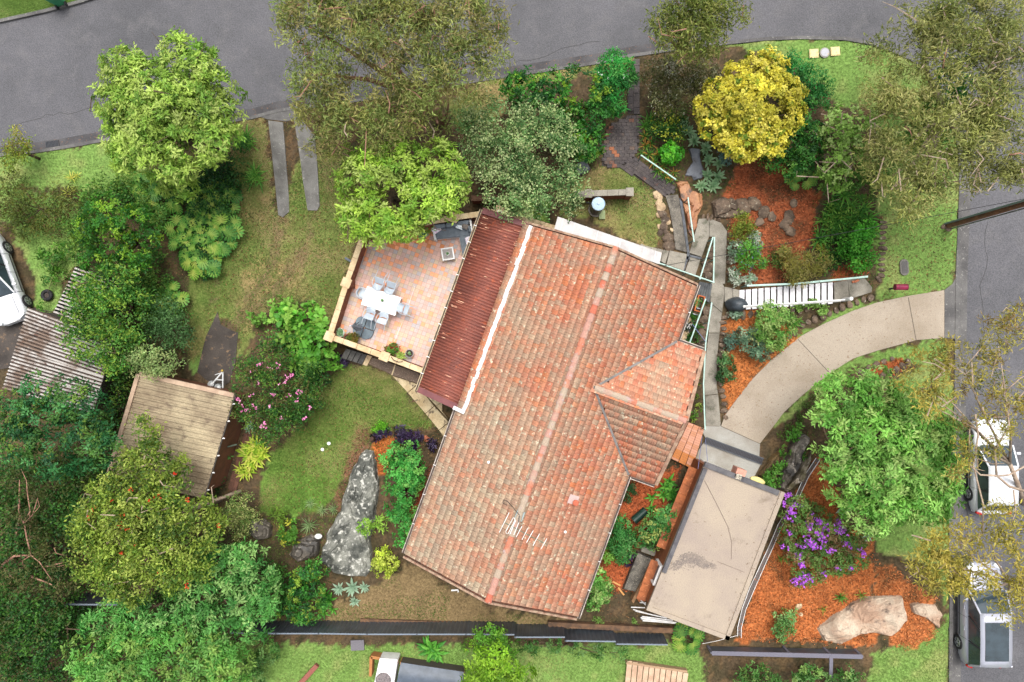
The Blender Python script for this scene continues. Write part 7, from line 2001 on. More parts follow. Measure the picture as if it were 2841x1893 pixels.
plant('open_shrub', 'airy lime green shrub with pale stems beside the dark glossy shrub', 'shrub', [(2337, 347, 52), (2345, 408, 52), (2312, 449, 48), (2386, 335, 38), (2329, 502, 36), (2300, 370, 30), (2380, 400, 30)], 2.4, L=.15, W=.12, pal=g_(.58, (140, 178, 82), (122, 162, 70), (160, 194, 104)), tips=g_(.62, (176, 204, 120)), tipf=.25, clump=.28, dens=.75, per=14, style='star', twigs=25, bark=BARKP)
plant('ball_shrub', 'perfectly clipped bright green ball shrub beside the mint handrail', 'shrub', [(1862, 427, 27)], .6, L=.12, W=.09, pal=g_(.6, (86, 176, 44), (70, 156, 38), (106, 196, 54)), tips=g_(.62, (130, 210, 64)), tipf=.3, clump=.13, dens=1.6, per=14, style='star', flat=.85)
plant('olive_bush', 'small olive green bush in the upper mulch bed by the concrete path', 'bush', [(2061, 620, 26), (2075, 640, 20), (2045, 650, 18)], .8, L=.12, W=.05, pal=g_(.58, (112, 134, 46), (96, 118, 42), (136, 152, 58)), tips=g_(.6, (150, 166, 70)), clump=.22, dens=1.2, per=22)
plant('green_bush', 'bright green lavender like bush beside silvery leaves in the upper mulch bed', 'bush', [(2078, 700, 28), (2100, 720, 22), (2065, 728, 20)], .7, L=.13, W=.05, pal=g_(.58, (100, 172, 62), (84, 152, 56), (130, 190, 90)), tips=g_(.6, (150, 160, 190)), tipf=.06, clump=.22, dens=1.2, per=22)
SILV = g_(.62, (150, 178, 150), (176, 198, 172), (130, 158, 132), (120, 150, 116))
for lab, bl in (('silvery grey plant left of the lavender like bush', [(2045, 690, 18), (2035, 712, 12)]), ('silvery grey plant above the lavender like bush', [(2092, 655, 15), (2100, 675, 12)]),
    ('silvery grey plant at the path edge above the white stairs', [(2037, 755, 13), (2040, 778, 13)]), ('pale spotted plant at the top left corner of the white stairs', [(2082, 772, 14), (2070, 782, 10)])):
 plant('silver_plant', lab, 'plant', bl, .4, L=.16, W=.07, pal=SILV, tips=g_(.66, (206, 216, 196)), tipf=.3, clump=.17, dens=1.1, per=12, style='star', tr=.03)
plant('bronze_bush', 'golden brown feathery bush above the middle of the white stairs', 'bush', [(2190, 735, 30), (2230, 740, 38), (2265, 730, 28), (2215, 765, 25), (2180, 705, 18)], 1.0, L=.16, W=.03, pal=g_(.58, (150, 146, 62), (132, 130, 58), (168, 160, 80), (120, 130, 54)), tips=g_(.6, (176, 168, 100)), clump=.26, dens=1.0, per=34)
plant('low_bush', 'small dark green bush between the lavender like bush and the bronze bush', 'bush', [(2165, 705, 20), (2155, 730, 14)], .6, L=.12, W=.05, pal=g_(.55, (84, 122, 48), (70, 104, 44), (110, 140, 62)), clump=.2, dens=1.1, per=20)
plant('bright_vine', 'bright green vine mound at the stone wall right of the strappy bed', 'vine', [(2375, 670, 38), (2395, 710, 32), (2350, 690, 25), (2400, 640, 26), (2380, 745, 18)], .8, L=.12, W=.08, pal=g_(.56, (84, 164, 50), (70, 146, 46), (106, 180, 62)), clump=.24, dens=1.2, per=20)
def clump_plant(name, label, cat, pts, key, n, sc, tilt=(.1, 1.1), group=None, dz=.05):
 """Several rosettes growing as one plant; every leaf is a part."""
 g = G(*pts[0][:2])
 t = thing(name, label, cat, g, 0, group)
 ms = LC[key]
 for p in pts:
  q = G(p[0], p[1], dz) - g
  k = p[2] if len(p) > 2 else 1.0
  a0 = random.random() * 6.28
  nn = max(4, int(n * min(1.2, k)))
  for i in range(nn):
   f = i / (nn - 1)
   a = a0 + i * 2.39996 + random.uniform(-.15, .15)
   el = tilt[1] + (tilt[0] - tilt[1]) * f + random.uniform(-.12, .12)
   s = sc * k * (.72 + .28 * f) * random.uniform(.85, 1.12)
   o = link('leaf', random.choice(ms), t, (q.x, q.y, q.z), Euler((el, 0, a), 'XYZ'))
   o.scale = (s,) * 3
 return t
ag = [(1895, 345, 'agave rosette between the olive shrub and the golden tree, topmost in its row'), (1910, 365, 'agave rosette just below the topmost of its row'), (1925, 392, 'agave rosette at the left foot of the golden tree'),
  (1958, 412, 'agave rosette touching the right top of the grey rock shelf'), (1965, 445, 'agave rosette halfway down the right edge of the grey rock shelf'), (1995, 455, 'small agave rosette right of the middle of the agave row'),
  (1962, 488, 'agave rosette at the lower right of the grey rock shelf'), (1992, 492, 'agave rosette nearest the mulch in the lower agave group'), (1946, 517, 'agave rosette at the lower left end of the agave row'), (1978, 520, 'lowest agave rosette at the right end of the row')]
for x, y, lab in ag:
 clump_plant('agave', 'pale green ' + lab, 'agave', [(x, y)], 'agave', 20, 1.15, (.12, 1.15), 'agaves beside the rock shelf')
plant('grey_plant', 'bluish grey small leafed plant where the agaves meet the orange mulch', 'plant', [(2015, 440, 16), (2003, 425, 10)], .3, L=.11, W=.05, pal=g_(.58, (110, 150, 140), (130, 166, 156)), clump=.15, dens=1.1, per=14, style='star', tr=.03)
clump_plant('bromeliad_bed', 'strappy green and rusty leaved bed around the clipped ball shrub', 'plant bed', [(1790, 405), (1800, 430), (1812, 452), (1826, 474), (1845, 490), (1860, 500, .9), (1788, 380), (1805, 400), (1822, 432), (1838, 462), (1780, 425, .8), (1870, 480, .8), (1800, 365, .8)], 'bromeliad', 15, 1.25, (.3, 1.25))
plant('dark_creeper', 'dark leafy shrub with yellow blossoms between the paver path and the agaves', 'shrub', [(1850, 340, 36), (1870, 370, 28), (1830, 360, 25), (1890, 330, 22)], .9, L=.14, W=.07, pal=g_(.52, (60, 108, 42), (46, 88, 36), (84, 130, 52)), tips=g_(.62, (190, 200, 70)), tipf=.12, clump=.26, dens=1.1, per=18)
clump_plant('strap_plant', 'tall grassy strap leaved plant at the right edge of the paver path', 'plant', [(1800, 335), (1815, 350), (1790, 352)], 'strap', 18, 1.2, (.3, 1.3))
clump_plant('fan_palm', 'small pale fan palm above the strappy bed by the stone wall', 'palm', [(2341, 543)], 'strap', 26, 1.5, (.1, .9), dz=.6)
clump_plant('golden_yucca', 'yellow striped yucca rosette in the strappy bed above the bronze bush', 'yucca', [(2280, 688), (2262, 680, .8)], 'yucca_gold', 26, 1.05, (.05, 1.2))
clump_plant('golden_yucca', 'smaller yellow yucca rosette at the left edge beside the bronze bush', 'yucca', [(2240, 708, .9)], 'yucca_gold', 18, .85, (.1, 1.2))
sb = []
for i in range(34):
 x, y = random.uniform(2265, 2415), random.uniform(560, 668)
 if x + (y - 560) * .2 > 2285: sb.append((x, y, random.uniform(.8, 1.2)))
clump_plant('strappy_bed', 'dense dark strappy leaved bed along the right stone wall', 'plant bed', sb, 'strap', 13, 1.4, (.3, 1.2), dz=.25)
plant('bed_filler', 'low mixed green ground shrubs among the strappy leaved bed', 'shrub', [(2310, 590, 36), (2360, 620, 36), (2300, 640, 32), (2330, 690, 36), (2320, 730, 28), (2280, 730, 22), (2400, 600, 26)], .3, L=.13, W=.08, pal=g_(.5, (60, 116, 42), (48, 98, 38), (84, 140, 52)), tips=g_(.56, (130, 170, 70)), tipf=.15, clump=.3, dens=1.1, per=18)
plant('rounded_shrub', 'bright rounded green shrub in the middle of the bed between path and driveway', 'shrub', [(2140, 880, 36), (2165, 910, 38), (2120, 910, 34), (2150, 945, 30), (2180, 880, 22), (2135, 860, 22)], 1.2, L=.14, W=.07, pal=g_(.58, (112, 164, 72), (94, 146, 62), (136, 182, 92)), tips=g_(.62, (166, 196, 110)), tipf=.3, clump=.26, dens=1.2, per=18, style='star')
plant('grey_shrub', 'grey green low shrub below the rounded shrub by the driveway stones', 'shrub', [(2085, 955, 32), (2110, 975, 26), (2065, 930, 20), (2095, 930, 24), (2120, 960, 18)], .7, L=.12, W=.07, pal=g_(.58, (112, 146, 114), (94, 128, 96), (140, 168, 136)), tips=g_(.62, (180, 190, 130)), tipf=.1, clump=.22, dens=1.15, per=16, style='star')
plant('blue_grey_plant', 'bluish grey plant next to the concrete path in the middle bed', 'plant', [(2030, 945, 18), (2045, 935, 14), (2025, 960, 12)], .4, L=.12, W=.06, pal=g_(.58, (116, 150, 130), (96, 130, 110)), clump=.17, dens=1.2, per=14, style='star', tr=.03)
plant('variegated_plant', 'dark and pale leafed plant at the lower end of the middle bed', 'plant', [(2012, 1000, 20), (2020, 1025, 18), (2005, 1045, 16), (2030, 1045, 12)], .4, L=.12, W=.07, pal=g_(.54, (84, 128, 72), (66, 106, 60)), tips=g_(.6, (160, 180, 120)), tipf=.2, clump=.18, dens=1.15, per=14, style='star', tr=.03)
clump_plant('strap_plant', 'green strap leaved clump hanging over the driveway edge stones', 'plant', [(2150, 958), (2135, 948), (2165, 945)], 'strap', 22, 1.1, (.3, 1.2))
clump_plant('strap_plant', 'spiky green clump with yellow spears right of the rounded shrub', 'plant', [(2200, 898), (2188, 885, .9), (2215, 890, .7)], 'strap', 20, 1.0, (.3, 1.3))
for x, y, r, lab in ((2040, 872, 14, 'small white leafed plant at the top of the middle mulch bed'), (2280, 862, 13, 'tiny green plant in the rocks below the stair end'), (2215, 852, 11, 'tiny yellow green plant under the middle of the white stairs'), (2255, 845, 12, 'flat green creeper under the right part of the white stairs')):
 plant('small_plant', lab, 'plant', [(x, y, r), (x + 8, y - 4, r * .6)], .25, L=.12, W=.08, pal=g_(.6, (130, 170, 80), (150, 186, 96)) if r != 14 else SILV, clump=.14, dens=1.1, per=10, style='star', tr=.02)
plant('weed_bank', 'brownish scrubby shrub bank at the left edge below the verge lawn', 'shrub', [(50, 560, 50), (110, 590, 52), (30, 510, 38), (170, 545, 34), (60, 620, 40), (150, 620, 36), (20, 600, 34), (210, 560, 30)], .7, L=.13, W=.05, pal=g_(.54, (92, 110, 44), (78, 92, 40), (112, 116, 54), (100, 84, 50)), tips=g_(.58, (130, 140, 60)), tipf=.15, clump=.3, dens=.8, per=26)
plant('street_shrub', 'straggly yellow green shrub at the left kerb of the top street', 'shrub', [(60, 388, 26), (45, 415, 26), (30, 440, 26), (65, 430, 18)], 1.4, L=.15, W=.05, pal=g_(.58, (140, 160, 56), (116, 140, 50), (156, 150, 64)), clump=.26, dens=.9, per=22)
for x, y, lab in ((200, 495, 'yellow and bronze spiky plant, upper of the cluster on the left lawn'), (188, 535, 'yellow spiky plant, lower of the cluster on the left lawn')):
 clump_plant('spiky_plant', lab, 'plant', [(x, y), (x + 14, y - 6, .8)], 'yucca_gold', 18, 1.0, (.1, 1.1))
plant('dark_tree', 'dark green tree with lime tips above the small ribbed roof', 'tree', [(300, 600, 62), (370, 620, 48), (300, 680, 70), (385, 690, 55), (240, 640, 36), (350, 745, 45), (420, 660, 35), (270, 730, 40)], 3, L=.14, W=.075, pal=g_(.54, (56, 116, 38), (44, 98, 34), (78, 138, 44)), tips=g_(.6, (146, 186, 56), (120, 170, 52)), tipf=.3, clump=.3, dens=1.1, per=20, style='star')
plant('green_tree', 'mid green tree spilling over both rusty neighbour roofs', 'tree', [(262, 810, 62), (330, 785, 52), (290, 870, 70), (225, 900, 46), (345, 860, 56), (270, 950, 56), (325, 960, 46), (205, 970, 28), (370, 820, 35), (360, 920, 40), (320, 1010, 36), (230, 840, 35)], 3.2, L=.15, W=.07, pal=g_(.55, (84, 140, 54), (68, 122, 46), (106, 156, 68)), tips=g_(.6, (150, 184, 70)), tipf=.22, clump=.32, dens=1.1, per=22, twigs=6)
plant('grey_green_shrub', 'grey green rounded shrub at the top corner of the cream shed roof', 'shrub', [(449, 890, 48), (485, 918, 42), (440, 945, 40), (510, 940, 26), (470, 860, 30)], 2.0, L=.12, W=.06, pal=g_(.55, (84, 126, 70), (70, 108, 60), (104, 144, 86)), clump=.3, dens=1.1, per=20)
plant('pale_shrub', 'pale yellowish green shrub overlapping the top left shed corner', 'shrub', [(416, 1000, 38), (450, 1010, 32), (380, 990, 32), (355, 1010, 24), (480, 1015, 20), (430, 1030, 22)], 2.9, L=.13, W=.06, pal=g_(.58, (140, 168, 100), (122, 152, 86), (160, 184, 118)), tips=g_(.62, (186, 200, 130)), tipf=.3, clump=.26, dens=1.1, per=20)
plant('blue_green_tree', 'large dark bluish green tree covering the rusty roof at the left edge', 'tree', [(100, 1090, 52), (180, 1110, 62), (240, 1130, 52), (120, 1180, 72), (220, 1200, 72), (280, 1180, 44), (60, 1230, 56), (150, 1260, 72), (250, 1270, 55), (30, 1130, 36), (20, 1200, 46), (290, 1240, 40), (60, 1170, 45)], 4.6, L=.16, W=.08, pal=g_(.54, (48, 108, 58), (38, 90, 48), (66, 126, 70), (84, 128, 58)), tips=g_(.6, (116, 150, 60), (96, 160, 90)), tipf=.18, clump=.36, dens=1.1, per=22, style='star')
plant('dense_shrubs', 'dense very dark shrub mass along the lower left edge', 'shrub', [(60, 1330, 70), (160, 1330, 62), (225, 1310, 46), (60, 1450, 72), (150, 1430, 62), (60, 1560, 70), (140, 1550, 52), (40, 1680, 72), (120, 1700, 58), (50, 1800, 72), (130, 1820, 72), (60, 1890, 56), (175, 1610, 34), (190, 1480, 34), (15, 1400, 50), (170, 1700, 30), (15, 1740, 50), (200, 1880, 40), (215, 1390, 34)], 2.4, L=.15, W=.08, pal=g_(.56, (52, 96, 42), (42, 82, 36), (66, 114, 48), (88, 102, 52)), tips=g_(.54, (90, 140, 54)), tipf=.12, clump=.34, dens=1.5, per=22)
plant('hedge_strip', 'narrow green shrub strip between the two shed roofs', 'shrub', [(330, 1080, 36), (320, 1140, 34), (305, 1200, 36), (290, 1260, 34), (270, 1300, 28), (345, 1040, 26)], 1.4, L=.14, W=.07, pal=g_(.5, (58, 104, 40), (46, 86, 36), (78, 124, 48)), tips=g_(.56, (120, 150, 60)), tipf=.15, clump=.3, dens=1.1, per=20)
gt = plant('gum_tree', 'bare limbed reddish gum tree at the lower left edge', 'tree', [(86, 1420, 30), (60, 1330, 40), (150, 1620, 40), (110, 1380, 36), (40, 1590, 40), (95, 1500, 34), (60, 1430, 34), (180, 1560, 30), (130, 1540, 26)], 3.3, L=.2, W=.05, pal=g_(.54, (96, 108, 56), (80, 92, 48), (112, 110, 66)), clump=.36, dens=.55, per=24, bark=BARKR, base=(20, 1640))
for pts, r0, r1 in (([(-5, 1610, 3), (8, 1565, 4), (40, 1543, 4.6), (86, 1541, 5)], .16, .10), ([(86, 1541, 5), (74, 1490, 5.4), (66, 1447, 5.6), (84, 1420, 5.7), (75, 1360, 5.8), (74, 1335, 5.8), (58, 1300, 5.8)], .09, .03),
     ([(66, 1455, 5.6), (52, 1420, 5.7), (50, 1400, 5.8)], .05, .02), ([(70, 1450, 5.6), (98, 1420, 5.7), (110, 1405, 5.8), (104, 1385, 5.8)], .05, .02), ([(86, 1541, 5), (110, 1560, 5), (130, 1590, 4.9), (146, 1612, 4.8)], .08, .03),
     ([(123, 1571, 5), (160, 1572, 5), (190, 1566, 5), (232, 1550, 5)], .06, .03), ([(86, 1541, 5), (62, 1556, 4.9), (66, 1575, 4.8)], .05, .02), ([(150, 1520, 5.2), (156, 1535, 5.1), (180, 1542, 5)], .05, .03)):
 limb(gt, pts, r0, r1, BARKR)
plant('crepe_myrtle', 'pink flowering shrub right of the cream shed above the lower lawn', 'shrub', [(740, 1010, 52), (800, 1040, 52), (700, 1070, 46), (770, 1110, 62), (840, 1110, 44), (720, 1150, 46), (790, 1175, 46), (672, 1130, 32), (855, 1060, 36), (740, 1200, 32), (690, 1020, 30)], 2.2, L=.12, W=.06, pal=g_(.54, (62, 112, 44), (50, 94, 38), (84, 132, 54), (110, 106, 60)), tips=g_(.58, (130, 170, 70)), tipf=.1, clump=.3, dens=1.1, per=24,
  flowers=(g_(.75, (230, 140, 186), (240, 170, 204), (214, 110, 166)), 8, .085, [(718, 1012, 8), (790, 1050, 9), (803, 1040, 7), (770, 1015, 8), (830, 1085, 9), (712, 1060, 6), (745, 1020, 5), (672, 1142, 9), (706, 1138, 10), (680, 1140, 8), (752, 1125, 6), (725, 1185, 9), (760, 1095, 6), (690, 1100, 6), (735, 1182, 7), (660, 1115, 6), (860, 1130, 6), (800, 1100, 6), (776, 1065, 6), (700, 1030, 5), (650, 1110, 5), (820, 1110, 6), (780, 1160, 6), (840, 1160, 5)]))
plant('broadleaf_shrub', 'broad leafed bright green shrub left of the terrace wall', 'shrub', [(800, 885, 32), (840, 915, 42), (875, 945, 42), (885, 890, 32), (890, 990, 30), (845, 985, 38), (915, 1000, 18), (815, 940, 32), (860, 870, 24), (770, 870, 20), (935, 1010, 14)], 1.3, L=.26, W=.22, pal=g_(.56, (100, 166, 56), (82, 146, 48), (126, 184, 72)), tips=g_(.6, (150, 196, 84)), tipf=.2, clump=.32, dens=.95, per=11, style='star')
plant('broadleaf_shrub', 'sparse low leafy sprigs on the dry lawn beside the terrace', 'shrub', [(725, 885, 20), (775, 845, 20), (800, 840, 18), (740, 890, 12), (700, 880, 12)], .5, L=.2, W=.16, pal=g_(.58, (120, 170, 70), (140, 184, 86)), clump=.24, dens=.55, per=9, style='star', tr=.03)
plant('dark_undergrowth', 'dark green undergrowth at the foot of the terrace wall corner', 'shrub', [(860, 1045, 28), (890, 1040, 22), (830, 1050, 24), (895, 1065, 14)], .8, L=.13, W=.08, pal=g_(.5, (46, 96, 46), (38, 80, 38), (64, 116, 56)), clump=.26, dens=1.1, per=18)
PURP = g_(.6, (66, 50, 84), (54, 42, 72), (84, 66, 104), (48, 40, 60))
for lab, bl in (('dark purple leafed plant by the terrace steps', [(938, 996, 10), (955, 1000, 12), (968, 990, 9)]), ('dark purple ground cover above the orange mulch at the boulder tip', [(1055, 1205, 12), (1075, 1200, 10), (1040, 1215, 9)]),
    ('larger dark purple plant right of the orange mulch tip', [(1110, 1198, 14), (1125, 1215, 18), (1150, 1215, 16), (1140, 1235, 14), (1105, 1222, 10)]), ('dark purple plant at the tiled eave below the clay pot', [(1205, 1240, 12), (1195, 1230, 9)])):
 plant('purple_plant', lab, 'plant', bl, .25, L=.15, W=.05, pal=PURP, tips=g_(.64, (120, 110, 140)), tipf=.12, clump=.17, dens=1.3, per=14, style='star', tr=.02)
plant('clover_shrub', 'tall narrow fresh green shrub between the boulder and the left eave', 'shrub', [(1090, 1265, 32), (1130, 1262, 34), (1155, 1295, 30), (1110, 1305, 36), (1140, 1335, 32), (1095, 1345, 28), (1120, 1375, 34), (1100, 1410, 28), (1135, 1410, 24), (1110, 1450, 28), (1130, 1480, 22), (1112, 1505, 22)], 1.4, L=.12, W=.09, pal=g_(.56, (74, 158, 66), (60, 138, 56), (96, 176, 80)), tips=g_(.6, (126, 190, 90)), tipf=.2, clump=.26, dens=1.25, per=18, style='star')
plant('lime_bush', 'yellow green small bush below the narrow fresh green shrub', 'bush', [(1060, 1545, 22), (1080, 1565, 24), (1062, 1580, 20), (1050, 1562, 16), (1072, 1590, 12)], .7, L=.14, W=.08, pal=g_(.6, (182, 200, 70), (160, 184, 62), (200, 212, 96)), clump=.2, dens=1.0, per=14, style='star', tr=.04)
for x, y, r, lab in ((1016, 1462, 20, 'pale leafy sprig growing on top of the huge boulder'), (1052, 1452, 15, 'smaller yellow sprig right of the sprig on the huge boulder')):
 plant('sprig', lab, 'plant', [(x, y, r), (x + 5, y + 10, r * .7)], .95, L=.2, W=.06, pal=g_(.6, (130, 180, 64), (156, 196, 80)), clump=.2, dens=.9, per=10, style='star', tr=.02)
plant('grass_tuft', 'bright yellow green low tuft at the top of the lower lawn edge', 'plant', [(1058, 1187, 15), (1045, 1192, 9)], .15, L=.09, W=.04, pal=g_(.6, (120, 190, 50), (104, 172, 46)), clump=.13, dens=1.3, per=16, tr=.02)
for x, y, s, lab in ((862, 1397, .9, 'yucca rosette at the left end of the row above the dark mossy boulder'), (895, 1415, .9, 'yucca rosette in the middle of the row by the huge boulder'), (925, 1412, .85, 'yucca rosette at the right end of the row touching the huge boulder'), (858, 1458, 1.25, 'largest grey green yucca rosette left of the white ornament')):
 clump_plant('yucca', lab, 'yucca', [(x, y)], 'yucca', 34, s, (.05, 1.3), 'yuccas around the boulder')
plant('wispy_bush', 'small yellow green bush beside the dark round boulder', 'bush', [(770, 1428, 18), (785, 1440, 14), (755, 1425, 12)], .5, L=.13, W=.05, pal=g_(.58, (130, 166, 62), (110, 150, 56)), clump=.2, dens=.9, per=16, tr=.03)
plant('croton_bush', 'yellow flecked green bush left of the largest yucca', 'bush', [(800, 1475, 22), (815, 1490, 18), (790, 1495, 14), (808, 1455, 12)], .6, L=.16, W=.07, pal=g_(.56, (100, 156, 56), (84, 138, 48)), tips=g_(.62, (206, 206, 80)), tipf=.25, clump=.2, dens=1.1, per=14, style='star', tr=.03)
plant('variegated_bush', 'pale speckled rounded bush right of the red flowering tree', 'bush', [(665, 1405, 32), (685, 1440, 30), (650, 1440, 30), (675, 1475, 22), (640, 1410, 22)], 1.6, L=.10, W=.055, pal=g_(.58, (120, 150, 76), (104, 134, 66)), tips=g_(.64, (200, 206, 130)), tipf=.4, clump=.24, dens=1.1, per=24)
plant('red_flower_tree', 'yellow green tree dotted with red flowers overhanging the cream shed', 'tree', [(375, 1290, 40), (415, 1262, 36), (455, 1305, 44), (310, 1365, 52), (252, 1434, 48), (369, 1393, 70), (471, 1373, 54), (328, 1475, 78), (430, 1455, 74), (530, 1434, 54), (512, 1496, 64), (258, 1557, 52), (328, 1570, 60), (410, 1550, 64), (492, 1565, 54), (369, 1632, 40), (311, 1610, 40), (566, 1590, 26), (420, 1215, 28, 5), (400, 1180, 22, 5), (470, 1620, 26), (575, 1500, 34), (600, 1455, 30), (230, 1490, 30), (505, 1290, 20)], 4.3,
  L=.17, W=.075, pal=g_(.55, (118, 144, 52), (98, 128, 46), (138, 158, 62), (76, 108, 42)), tips=g_(.6, (184, 200, 96), (164, 188, 80)), tipf=.24, clump=.3, dens=1.2, per=26, style='mix', bark=BARKP, tr=.16, twigs=30,
  flowers=(g_(.7, (214, 66, 40), (196, 50, 34), (206, 90, 60)), 2, .10, [(316, 1404, 12), (421, 1390, 10), (421, 1376, 8), (400, 1398, 8), (357, 1362, 6), (336, 1427, 7), (328, 1462, 10), (345, 1470, 7), (245, 1418, 6), (466, 1320, 5), (363, 1517, 7), (430, 1592, 8), (508, 1632, 6), (230, 1440, 5), (376, 1440, 5), (506, 1390, 4), (318, 1546, 5), (590, 1468, 5)]), base=(610, 1385))
tr_ = TREES['yellow green tree dotted with red flowers overhanging the cream shed']
limb(tr_, [(668, 1362, .4), (620, 1380, 1.0), (575, 1395, 1.6), (545, 1400, 2.4), (500, 1440, 3.2), (440, 1450, 3.8)], .16, .08, BARKP)
limb(tr_, [(575, 1395, 1.6), (545, 1378, 2.4), (520, 1350, 3.0)], .05, .02, BARKP)
FERN = g_(.56, (88, 152, 70), (74, 136, 62), (106, 166, 82)); FERNT = g_(.6, (144, 192, 108), (160, 202, 118))
plant('feathery_tree', 'feathery fern green tree in the lower left corner of the garden', 'tree', [(680, 1560, 55), (620, 1600, 52), (725, 1600, 46), (560, 1660, 56), (645, 1680, 60), (725, 1680, 46), (500, 1690, 44), (440, 1715, 42), (380, 1700, 40), (305, 1715, 40), (255, 1735, 32), (590, 1730, 52), (700, 1735, 44), (400, 1735, 36), (600, 1550, 36), (745, 1640, 30)], 3,
  L=.21, W=.08, pal=FERN, tips=FERNT, clump=.32, dens=1.3, per=24, style='star', tr=.16, twigs=10)
plant('feathery_tree', 'light feathery green tree below the bottom boundary at left', 'tree', [(255, 1830, 62), (345, 1840, 72), (450, 1850, 76), (560, 1845, 80), (640, 1850, 56), (350, 1790, 50), (480, 1795, 52), (300, 1880, 60), (600, 1800, 40)], 3.4, L=.21, W=.08, pal=g_(.56, (108, 168, 76), (92, 152, 66), (126, 180, 90)), tips=g_(.58, (150, 190, 92)), clump=.32, dens=1.3, per=24, style='star', tr=.16)
plant('corner_bushes', 'dark and mid green bushes against the left part of the charcoal fence', 'shrub', [(850, 1600, 36), (880, 1580, 28), (830, 1650, 40), (860, 1690, 38), (800, 1660, 32), (795, 1620, 30), (880, 1650, 24), (840, 1720, 20), (795, 1700, 22)], 1.4, L=.14, W=.08, pal=g_(.54, (70, 140, 52), (54, 116, 44), (92, 158, 64), (40, 90, 40)), tips=g_(.6, (150, 184, 70)), tipf=.15, clump=.28, dens=1.15, per=18, style='star')
clump_plant('ginger_plant', 'broad strap leaved ginger plant between the bushes and the lower agaves', 'plant', [(905, 1648), (915, 1665), (890, 1680, .9), (925, 1690, .8), (900, 1700, .8)], 'broad', 13, .8, (.2, 1.2))
for x, y, s, lab in ((941, 1633, 1.1, 'agave rosette left of the largest agave below the boulder'), (979, 1629, 1.3, 'largest pale agave rosette below the huge boulder'), (1012, 1629, .9, 'small agave rosette right of the largest agave below the boulder'), (984, 1668, .85, 'thin leaved agave rosette lowest below the huge boulder')):
 clump_plant('agave', lab, 'agave', [(x, y)], 'agave_blue', 20, s, (.1, 1.15), 'agaves below the boulder')
clump_plant('lily_clump', 'large yellow green strap leaved lily clump on the left of the lower lawn', 'plant', [(705, 1240), (695, 1262), (718, 1268), (700, 1285, .9), (732, 1255, .9), (715, 1230, .9), (690, 1245, .8)], 'lily', 22, 1.25, (.2, 1.1))
clump_plant('lily_clump', 'small yellow green lily clump just below the large lily clump', 'plant', [(680, 1312, .9), (668, 1300, .8), (694, 1308, .8)], 'lily', 18, 1.05, (.2, 1.1))
plant('shade_plants', 'dark green low plants in the shade strip right of the shed', 'plant', [(640, 1190, 16), (632, 1220, 16), (622, 1260, 18), (610, 1300, 18), (600, 1340, 16), (588, 1370, 14), (655, 1160, 16)], .4, L=.16, W=.07, pal=g_(.52, (62, 112, 50), (50, 94, 42), (96, 144, 70)), clump=.24, dens=.9, per=14, style='star', tr=.03)
clump_plant('pale_iris', 'pale leaved tuft at the top end of the narrow paver strip', 'plant', [(698, 1180), (690, 1190, .8)], 'agave_blue', 14, .9, (.2, 1.1))
def monstera_mesh(S_, c, c2):
 mb = MB(); mb.col = c
 lob = 6
 mb.v.append((0, 0, 0)); mb.c.append(c2)
 for sg in (-1, 1):
  for i in range(lob):
   a0 = math.radians(150 - 24 * i); a1 = math.radians(150 - 24 * (i + .72)); am = (a0 + a1) / 2
   def rad(a):
    return S_ * (.34 + .30 * (math.cos(a) * .5 + .5) + .06 * abs(math.sin(a)))
   yb = S_ * (.08 + .075 * i)
   n0 = len(mb.v)
   for a, k in ((a0, .92), (am, 1.05), (a1, .9)):
    r = rad(a) * k; x = sg * math.sin(a) * r; y = S_ * .22 + math.cos(a) * r
    mb.v.append((x, y, -.10 * abs(x) - .12 * max(0, y) + .04)); mb.c.append(c)
   mb.v.append((0, yb + .035 * S_, .03)); mb.c.append(c2)
   mb.v.append((0, max(0, yb - .03 * S_), .03)); mb.c.append(c2)
   f = [(n0, n0 + 1, n0 + 3, n0 + 4), (n0 + 1, n0 + 2, n0 + 3)]
   for q in f: mb.f.append(q if sg < 0 else q[::-1])
 n0 = len(mb.v)
 for x, y in ((0, .42), (-.11, .66), (0, .92), (.11, .66)):
  mb.v.append((x * S_, y * S_, .02 - .1 * y * S_)); mb.c.append(c)
 mb.f.append((n0, n0 + 1, n0 + 2, n0 + 3)[::-1])
 return mb.mesh('leaf', LEAF)
MON = [monstera_mesh(.62, lin(*c, .76), lin(*c2, .8)) for c, c2 in (((76, 146, 58), (156, 190, 84)), ((96, 166, 66), (176, 200, 94)), ((58, 122, 52), (120, 164, 74)), ((124, 180, 66), (194, 206, 100)))]
def monstera(label, pts, sc=1.0, n=7, spread=.42):
 g = G(*pts[0][:2])
 t = thing('monstera', label, 'monstera', g)
 for p in pts:
  for i in range(n):
   a = i * 6.283 / n + random.uniform(-.5, .5)
   r = spread * random.uniform(.3, 1.0)
   z = random.uniform(.45, .85) * (1.1 - .5 * r)
   q = G(p[0], p[1], 0) - g + Vector((math.cos(a) * r, math.sin(a) * r, z))
   s = sc * random.uniform(.8, 1.2)
   o = link('leaf', random.choice(MON), t, q, Euler((-.3 + random.uniform(-.25, .25), random.uniform(-.25, .25), a - math.pi / 2), 'XYZ'))
   o.scale = (s,) * 3
   if i % 2 == 0:
    MB().tube([G(p[0], p[1], 0) - g, q * .7 + (G(p[0], p[1], 0) - g) * .3, q], .014, 4).build('stem', LEAF if False else M('stem_green', lin(90, 130, 60, .55)), t)
 return t
monstera('big sprawling monstera patch on the dry lawn below the lime tree at left', [(560, 600), (590, 640), (545, 650), (575, 690), (600, 700), (530, 690), (560, 740), (600, 600), (640, 640), (580, 560), (622, 672), (545, 720), (590, 740), (520, 640), (555, 690), (625, 620), (565, 655)], 1.0, 6)
